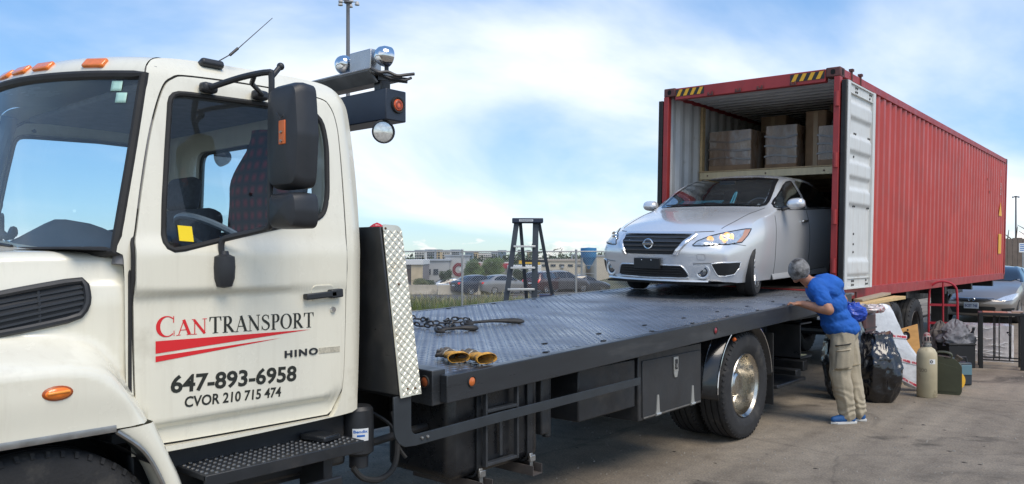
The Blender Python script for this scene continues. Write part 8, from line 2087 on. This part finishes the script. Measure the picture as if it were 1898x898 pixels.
# skull, jaw, face
m.sphere(hd, 0.094, 18, 12, 1.0, 0.86, 1.14); fdir = V((-0.12, 0.96, -0.25)).normalized()
fac = hd + fdir * 0.03 + V((0, 0, -0.02)); m.sphere(fac, 0.074, 16, 10, 1, 0.9, 1.0); cap(m, fac + fdir * 0.03 + V((0, 0, -0.03)), fac + fdir * 0.035 + V((0, 0, -0.06)), 0.035, 0.03)
up_ = V((-0.55, 0.05, 0.83)); m.sphere(fac + fdir * 0.076, 0.012, 10, 8, 1, 1, 1.5)
for s_ in (-1, 1):
    ear = hd + V((0.012, s_ * 0.080, -0.022)); m.sphere(ear, 0.030, 10, 8, 0.75, 0.35, 1.1)
cap(m, hd + V((0.03, 0, -0.05)), nk, 0.058, 0.062); cap(m, nk, chest + V((0.0, 0, 0.02)), 0.066, 0.10)
chainc(m, [chest, waist, pel], [0.13, 0.125, 0.13])
chainc(m, [lsh, lel, lel.lerp(lwr, 0.3), lwr], [0.060, 0.050, 0.053, 0.036]); chainc(m, [lsh, chest], [0.055, 0.10]); chainc(m, [rsh, rel, rwr], [0.052, 0.040, 0.029]); chainc(m, [rsh, chest], [0.055, 0.10])
chainc(m, [pel, lhp, lkn, lan], [0.11, 0.085, 0.052, 0.038]); chainc(m, [pel, rhp, rkn, ran], [0.11, 0.085, 0.052, 0.038])
cap(m, lan, lan + V((-0.07, -0.015, -0.055)), 0.032, 0.018); cap(m, ran, ran + V((-0.06, 0.01, -0.06)), 0.032, 0.018)
# left hand lying on the deck edge: palm and five bent fingers
hx_ = V((-1, 0.28, 0)).normalized(); hs_ = V((0.28, 1, 0)).normalized()
palm = lwr + hx_ * 0.05; cap(m, lwr, palm + V((0, 0, 0.004)), 0.027, 0.026); cap(m, palm - hs_ * 0.022, palm + hx_ * 0.03 - hs_ * 0.026, 0.018, 0.016); cap(m, palm + hs_ * 0.022, palm + hx_ * 0.03 + hs_ * 0.026, 0.018, 0.016); cap(m, palm, palm + hx_ * 0.035, 0.02, 0.017)
for k, (o_, L_) in enumerate(((-0.033, 0.062), (-0.012, 0.075), (0.010, 0.07), (0.031, 0.055))):
    b0 = palm + hx_ * 0.04 + hs_ * o_; b1 = b0 + hx_ * L_ * 0.45 + V((0, 0, 0.010)); b2 = b1 + hx_ * L_ * 0.35 + V((0, 0, -0.022)); cap(m, b0, b1, 0.0105, 0.0098, 8); cap(m, b1, b2, 0.0098, 0.0085, 8)
th0 = palm - hs_ * 0.03 - hx_ * 0.01; th1 = th0 - hs_ * 0.025 + hx_ * 0.03; cap(m, th0, th1, 0.014, 0.012, 8); cap(m, th1, th1 + hx_ * 0.028 - V((0, 0, 0.008)), 0.012, 0.010, 8)
# right hand, fingers loosely curled, in a glove (child below)
g0 = rwr; cap(m, rwr, rwr + V((-0.005, -0.005, -0.05)), 0.026, 0.022)
body_ = remesh(m, 'body', SKIN, man, 0.0075, 4)
m = MB(); pr_ = rwr + V((-0.008, -0.01, -0.055)); cap(m, rwr + V((0, 0, 0.01)), pr_, 0.034, 0.036); cap(m, pr_, pr_ + V((-0.005, 0.0, -0.04)), 0.034, 0.032)
for k in range(4): q0 = pr_ + V((-0.035 + 0.022 * k, -0.012, -0.055)); q1 = q0 + V((0.002, -0.012, -0.035)); cap(m, q0, q1, 0.013, 0.012, 8); cap(m, q1, q1 + V((0.004, 0.018, -0.022)), 0.012, 0.010, 8)
cap(m, pr_ + V((-0.035, -0.01, 0)), pr_ + V((-0.055, -0.03, -0.035)), 0.014, 0.012, 8)
remesh(m, 'right_glove', mat('glove_white_blue', (0.50, 0.55, 0.60), 0.8, dirt=(0.08, 0.16, 0.38), dscale=18, dlo=0.48, dhi=0.56), man, 0.006, 3)
# hair
m = MB(); m.sphere(hd + V((-0.002, -0.006, 0.010)), 0.106, 22, 16, 1.0, 0.885, 1.13)
hair = remesh(m, 'hair', mat('grey_hair', (0.27, 0.265, 0.26), 0.85, var=0.5, vscale=22, dirt=(0.055, 0.05, 0.048), dscale=9, dlo=0.47, dhi=0.62, bump=0.8, bscale=160), man, 0.008, 3, lambda p: 0.004 * noise.noise(p * 45) + 0.002 * noise.noise(p * 110))
bm = bmesh.new(); bm.from_mesh(hair.data)
kill = [v for v in bm.verts if (v.co - hd).dot(fdir) > 0.05 or (v.co - hd).dot(V((0.30, 0, -0.95)).normalized()) > 0.078]
bmesh.ops.delete(bm, geom=kill, context='VERTS'); bm.to_mesh(hair.data); bm.free()
# shirt
def wr(a, s1, s2=0.0):
    def f(p):
        q = V((p.x * 9, p.y * 9, p.z * 13 + p.x * 8)); return a * (noise.noise(q) * 0.9 - abs(noise.noise(q * 1.9)) * 0.9 + 0.35) + s2 * noise.noise(p * 40)
    return f
m = MB()
for p, rx, ry, rz_ in ((chest + V((0.02, 0, 0.045)), 0.165, 0.19, 0.12), (chest, 0.172, 0.21, 0.15), (chest.lerp(waist, 0.5), 0.165, 0.195, 0.16), (waist, 0.150, 0.178, 0.12), (waist.lerp(pel, 0.60), 0.178, 0.200, 0.10), (waist.lerp(pel, 0.85), 0.180, 0.202, 0.09)): m.sphere(p, 1, 20, 14, rx, ry, rz_)
chainc(m, [lsh + V((0.02, 0.03, 0)), lsh, lsh.lerp(lel, 0.62)], [0.09, 0.086, 0.078]); chainc(m, [rsh + V((-0.03, -0.03, 0)), rsh, rsh.lerp(rel, 0.60)], [0.08, 0.072, 0.062]); chainc(m, [lsh, nk + V((0.06, 0, -0.03)), rsh], [0.07, 0.088, 0.07]); chainc(m, [lsh, chest], [0.08, 0.13]); chainc(m, [rsh, chest], [0.08, 0.13])
shirt = remesh(m, 'tshirt', mat('royal_blue_cotton', (0.010, 0.105, 0.43), 0.85, var=0.12, vscale=8, bump=0.15, bscale=90), man, 0.009, 5, wr(0.011, 9, 0.0015))
m = MB(); m.tube([nk + V((0.012, 0, -0.012)) + V((0.062 * math.cos(a) * 0.9, 0.074 * math.sin(a), 0.045 * math.cos(a) * 0.4)) for a in [2 * PI * i / 24 for i in range(24)]], 0.007, 6, True); m.build('collar', mat('royal_blue_rib', (0.008, 0.085, 0.36), 0.85), shirt, local=True)
# trousers
m = MB(); m.sphere(pel + V((0.0, 0, -0.02)), 1, 20, 14, 0.150, 0.172, 0.12)
chainc(m, [lhp + V((0, 0, 0.02)), lhp.lerp(lkn, 0.5), lkn, lkn.lerp(lan, 0.5), lan + V((-0.005, 0, 0.05)), lan + V((0, 0, -0.015))], [0.118, 0.116, 0.102, 0.094, 0.086, 0.080])
chainc(m, [rhp + V((0, 0, 0.02)), rhp.lerp(rkn, 0.5), rkn, rkn.lerp(ran, 0.5), ran + V((0, 0, 0.05)), ran + V((0.005, 0, -0.015))], [0.118, 0.114, 0.100, 0.092, 0.084, 0.078])
def wrt(p):
    q = V((p.x * 8, p.y * 8, p.z * 10 + p.x * 5)); lo = ss(0.55, 0.1, p.z)
    g = V((p.x * 13 + p.z * 3, p.y * 13, p.z * 2.6)); return 0.011 * (0.4 - 1.6 * abs(noise.noise(g))) + 0.005 * noise.noise(q) + lo * 0.005 * math.sin(p.z * 60 + 9 * noise.noise(p * 6)) + 0.0012 * noise.noise(p * 60)
KH = mat('khaki_cotton', (0.43, 0.37, 0.27), 0.9, var=0.14, vscale=7, bump=0.2, bscale=80)
trs = remesh(m, 'trousers', KH, man, 0.009, 4, wrt)
BT = bvh_of(trs)
def on_leg(x, z):
    h = BT.ray_cast(V((x, -2, z)), V((0, 1, 0))); return (h[0] + h[1] * 0.004) if h[0] else V((x, -0.15, z))
m = MB(); o_ = [(-0.19, 0.76), (-0.075, 0.785), (-0.085, 0.575), (-0.205, 0.565)]
rows = [[tuple(on_leg(lerp(lerp(-0.20, -0.085, i / 8), lerp(-0.195, -0.075, i / 8), j / 10), lerp(lerp(0.565, 0.58, i / 8), lerp(0.755, 0.78, i / 8), j / 10)) + V((0, -0.008, 0))) for i in range(9)] for j in range(11)]
m.grid(rows); m.build('cargo_pocket', KH, trs, local=True, solid=0.012)
m = MB(); m.tube([tuple(on_leg(lerp(-0.205, -0.07, i / 8), lerp(0.80, 0.825, i / 8)) + V((0, -0.006, 0))) for i in range(9)], 0.006, 6); m.build('zip', SEAM, trs, local=True)
m = MB(); m.tube([tuple(on_leg(lerp(-0.205, -0.085, i / 8), lerp(0.745, 0.765, i / 8)) + V((0, -0.017, 0))) for i in range(9)], 0.004, 6); m.build('pocket_flap_edge', mat('khaki_dark', (0.20, 0.165, 0.11), .9), trs, local=True)
for xa, xb, z0 in ((-0.225, -0.03, 0.555), (-0.02, 0.10, 0.575)): m = MB(); m.tube([tuple(on_leg(lerp(xa, xb, i / 10), z0 + 0.02 * i / 10) + V((0, 0.001, 0))) for i in range(11)], 0.006, 6); m.build('knee_seam', mat('khaki_seam', (0.30, 0.25, 0.17), .9), trs, local=True)
# shoes
for (an, tv, nm, cl) in ((lan, V((-0.195, -0.035, 0)), 'shoe', (0.01, 0.085, 0.26)), (ran, V((-0.18, 0.03, 0)), 'shoe', (0.01, 0.085, 0.26))):
    heel = V((an.x + 0.045, an.y, 0.045)); m = MB(); toe = heel + tv
    chainc(m, [heel, heel.lerp(toe, 0.35) + V((0, 0, 0.012)), heel.lerp(toe, 0.75), toe], [0.042, 0.045, 0.042, 0.032]); cap(m, heel + V((-0.02, 0, 0.02)), an + V((0, 0, -0.02)), 0.040, 0.042)
    sh = remesh(m, nm, mat('blue_trainer', (0.01, 0.085, 0.26), 0.7, var=0.3, vscale=20), man, 0.007, 3)
    for v in sh.data.vertices: v.co.z = max(v.co.z, 0.014)
    dv = tv.normalized(); sv = V((-dv.y, dv.x, 0)); m = MB(); m.prism([(tuple(heel - dv * 0.045 + sv * 0.030)[:2]), tuple(heel - dv * 0.05)[:2], tuple(heel - dv * 0.045 - sv * 0.030)[:2], tuple(heel + tv * 0.5 - sv * 0.043)[:2], tuple(heel + tv * 0.9 - sv * 0.042)[:2], tuple(toe + dv * 0.036)[:2], tuple(heel + tv * 0.9 + sv * 0.042)[:2], tuple(heel + tv * 0.5 + sv * 0.043)[:2]], lambda x, y, k: (x, y, 0.001 + 0.024 * k)); m.build('sole', mat('sole_white', (0.62, 0.62, 0.60), 0.7), sh, local=True, bevel=0.004)
# ------------------------------------------------------------------ parked cars
SUVP = dict(SED); 
SUVP.update(front=-0.92, rear=3.62, wb=2.66, wr=0.35, arch=0.39, hw=0.92, zb=0.24,
    top=[(-0.92, 0.82), (-0.86, 0.93), (-0.5, 1.04), (0.1, 1.12), (0.40, 1.17), (0.75, 1.42), (1.05, 1.62), (1.35, 1.71), (2.0, 1.735), (2.8, 1.69), (3.25, 1.60), (3.45, 1.30), (3.62, 1.05)],
    sh=[(-0.92, 0.76), (-0.5, 0.95), (0.2, 1.05), (1.2, 1.09), (2.4, 1.12), (3.3, 1.14), (3.62, 0.98)],
    wid=[(-0.92, 0.82), (-0.6, 0.89), (0.0, 0.92), (1.5, 0.925), (2.8, 0.92), (3.62, 0.84)],
    cant_w=[(-0.92, 0.66), (0.2, 0.76), (0.5, 0.78), (0.95, 0.69), (1.3, 0.65), (2.2, 0.65), (3.0, 0.66), (3.3, 0.68), (3.62, 0.7)],
    cant_z=[(-0.92, 0.80), (-0.5, 1.0), (0.2, 1.10), (0.5, 1.18), (0.95, 1.50), (1.3, 1.63), (2.2, 1.66), (3.0, 1.60), (3.3, 1.45), (3.62, 1.02)])
def parked(name, P, paint, loc, rz, label, group, ns=60, suv=False):
    t = thing(name, loc, label, 'car', group, rz)
    b = car_body(P, ns, 'body', paint, t); bv = bvh_of(b); cut_arches(b, P)
    k = 1.0
    if suv:
        WSc = [(-0.70, 1.17), (0.70, 1.17), (0.60, 1.64), (-0.60, 1.64)]; S1 = [(0.62, 1.12), (1.50, 1.14), (1.50, 1.60), (1.28, 1.58), (0.95, 1.42)]; S2 = [(1.57, 1.14), (2.40, 1.16), (2.40, 1.61), (1.57, 1.61)]; S3 = [(2.46, 1.16), (3.10, 1.19), (2.98, 1.52), (2.46, 1.60)]; RWc = [(-0.62, 1.20), (0.62, 1.20), (0.56, 1.56), (-0.56, 1.56)]; TL = (0.70, 0.98, 0.10, 0.13)
    else:
        WSc = WS; S1, S2, S3 = FW, RWi, None; RWc = [(-0.60, 1.15), (0.60, 1.15), (0.48, 1.40), (-0.48, 1.40)]; TL = (0.60, 0.88, 0.16, 0.07)
    patch(bv, 'front', WSc, 0.014, 'windscreen', DARKGLASS, t, 60, 6); patch(bv, 'rear', RWc, 0.014, 'back_window', DARKGLASS, t, 60, 5)
    for s_ in (1, -1):
        for S_ in (S1, S2, S3):
            if S_: patch(bv, 'side', S_, 0.012, 'side_window', DARKGLASS, t, 48, 4, s_)
        x, z, w_, h_ = TL; patch(bv, 'rear', [(s_ * (x - w_ / 2), z - h_), (s_ * (x + w_ / 2), z - h_), (s_ * (x + w_ / 2 + 0.03), z + h_), (s_ * (x - w_ / 2), z + h_)], 0.006, 'tail_light', mat('tail_red', (0.55, 0.015, 0.02), 0.25, coat=0.5, emit=(1, 0.05, 0.03), estr=0.25), t, 30, 3)
        line_on(bv, 'side', [(1.53, 0.4), (1.53, 0.98)], 0.001, 0.006, 'door_seam', SEAM, t, s_)
        m = MB(); m.sphere((s_ * (P['hw'] + 0.09), 0.72, 1.05 + 0.1 * suv), 1, 12, 8, 0.10, 0.05, 0.07); m.build('door_mirror', paint, t, local=True)
        for y in (0.0, P['wb']): car_wheel(t, (s_ * (P['hw'] - 0.105), y, P['wr']), P['wr'], 0.21, s_ < 0, 0, 5, ALLOY)
    m = MB(); q = caster(bv, 'rear', 0.004); p = Vector(q(0, 0.72 + .1 * suv)); m.box(-0.16, 0.16, p.y, p.y + 0.012, 0.67 + .1 * suv, 0.77 + .1 * suv); m.build('number_plate', mat('plate_white', (0.65, 0.68, 0.72), 0.5), t, local=True)
    if suv:
        for s_ in (1, -1): m = MB(); m.tube([(s_ * 0.62, 1.2, 1.72), (s_ * 0.61, 1.4, 1.77), (s_ * 0.60, 2.6, 1.77), (s_ * 0.61, 2.9, 1.70)], 0.018, 6); m.build('roof_rail', DULLM, t, local=True)
    return t, bv
def paint(name, c, metal=0.3): return mat(name, c, 0.3, metal=metal, coat=0.8)
zr = -1.25
FARC = [('sedan', SED, paint('navy_paint', (0.02, 0.028, 0.05)), 888, 60.0, 128, 'dark navy sedan with an orange tail light, just right of the fence post', False),
        ('sedan', SED, paint('pewter_paint', (0.30, 0.29, 0.28), 0.5), 932, 60.5, 126, 'pewter sedan right of the navy sedan, behind the ladder', False),
        ('suv', SUVP, paint('maroon_paint', (0.05, 0.012, 0.02)), 1008, 62.5, 150, 'dark red suv with bright tail lights seen through the ladder', True),
        ('suv', SUVP, paint('grey_suv_paint', (0.10, 0.10, 0.11), 0.4), 1044, 64.0, 118, 'grey suv right of the ladder, left of the fence post', True),
        ('sedan', SED, paint('graphite_paint', (0.07, 0.08, 0.095), 0.4), 1082, 66.0, 112, 'graphite sedan right of the fence post under the silo', False),
        ('sedan', SED, paint('pearl_paint', (0.55, 0.58, 0.60), 0.3), 843, 66.5, 100, 'white low car roof peeping over the concrete barrier', False)]
for nm, P, pt, px, d, an, lb, sv in FARC:
    zz = zr if d < 66 else zr - 0.15
    if nm == 'sedan' and px == 843: zz = zr - 0.45
    # centre of the car (wheelbase middle) stands at the spot
    rz = CAM_YAW + R(an); c = Vector(vf(fp(px, d), d, zz)); off = Matrix.Rotation(rz, 3, 'Z') @ Vector((0, 1.35, 0))
    parked(nm, P, pt, c - off, rz, lb, 'cars standing along the far road', 46, sv)
# pale champagne sedan at the right, dark suv behind it
HY = dict(SED)
HY.update(top=[(-0.95, 0.60), (-0.90, 0.66), (-0.82, 0.71), (-0.5, 0.83), (0.0, 0.94), (0.33, 1.005), (0.43, 1.04), (0.75, 1.215), (1.05, 1.345), (1.30, 1.405), (1.60, 1.43), (2.1, 1.415), (2.5, 1.355), (2.85, 1.23), (3.10, 1.12), (3.3, 1.08), (3.60, 1.04), (3.67, 0.96)],
    cant_z=[(-0.95, 0.59), (-0.8, 0.685), (0.0, 0.905), (0.35, 0.97), (0.55, 1.025), (0.95, 1.25), (1.25, 1.35), (1.6, 1.375), (2.2, 1.35), (2.6, 1.26), (3.1, 1.07), (3.67, 0.93)], sweep=0.42)
t, bv = parked('sedan', HY, paint('champagne_paint', (0.27, 0.245, 0.225), 0.45), (-3.93, 23.25, 0), R(-1), 'champagne silver sedan parked facing the camera beyond the side table', 'cars parked at the right edge', 90)
fH2 = caster(bv, 'front', 0.016)
g1 = patch(bv, 'front', [(-0.46, 0.625), (0, 0.61), (0.46, 0.625), (0.40, 0.575), (0, 0.545), (-0.40, 0.575)], 0.014, 'upper_grille', MESHBLACK, t, 70, 4)
m = MB(); m.tube([fH2(x / 10 * 0.46, 0.632 - 0.012 * (1 - abs(x) / 10)) for x in range(-10, 11)], 0.010, 6); m.build('grille_chrome', CHROME, g1, local=True)
cz = Vector(fH2(0, 0.595)) + Vector((0, -0.014, 0)); m = MB(); m.tube([cz + Vector((0.075 * math.cos(a * PI / 12), 0, 0.038 * math.sin(a * PI / 12))) for a in range(24)], 0.007, 6, True); m.bar(cz + Vector((-0.03, 0, -0.03)), cz + Vector((-0.018, 0, 0.03)), 0.01); m.bar(cz + Vector((0.018, 0, -0.03)), cz + Vector((0.03, 0, 0.03)), 0.01); m.bar(cz + Vector((-0.024, 0, 0.004)), cz + Vector((0.024, 0, -0.004)), 0.01); m.build('badge', CHROME, g1, local=True)
patch(bv, 'front', [(-0.52, 0.44), (0.52, 0.44), (0.44, 0.27), (-0.44, 0.27)], 0.014, 'lower_grille', MESHBLACK, t, 70, 4)
p = Vector(fH2(0, 0.46)); m = MB(); m.box(-0.16, 0.16, p.y - 0.035, p.y - 0.01, 0.385, 0.535); pl2 = m.build('front_plate', mat('plate_blue_white', (0.55, 0.62, 0.72), 0.5), t, local=True, bevel=0.006)
text_mesh('plate_text', 'BLZE 748' if False else 'BCET 748', mat('plate_ink', (0.05, 0.08, 0.25), .5), pl2, lambda u, v, w: (-0.135 + u + rootloc(t).x, p.y - 0.0365 + rootloc(t).y, 0.425 + v), 0.09, width=0.27, extrude=0.0, bold=0.002)
for s_ in (1, -1):
    h = patch(bv, 'front', [(s_ * 0.50, 0.60), (s_ * 0.62, 0.672), (s_ * 0.76, 0.725), (s_ * 0.85, 0.755), (s_ * 0.852, 0.68), (s_ * 0.80, 0.60), (s_ * 0.66, 0.575)], 0.014, 'headlight', HLGLASS, t, 70, 5)
    patch(bv, 'front', [(s_ * 0.60, 0.395), (s_ * 0.83, 0.41), (s_ * 0.80, 0.32), (s_ * 0.62, 0.31)], 0.014, 'fog_recess', MESHBLACK, t, 40, 3)
parked('suv', SUVP, paint('dark_suv_paint', (0.05, 0.052, 0.058), 0.4), (-2.75, 29.6, 0), R(-2), 'dark suv with roof rails behind the champagne sedan', 'cars parked at the right edge', 60, True)
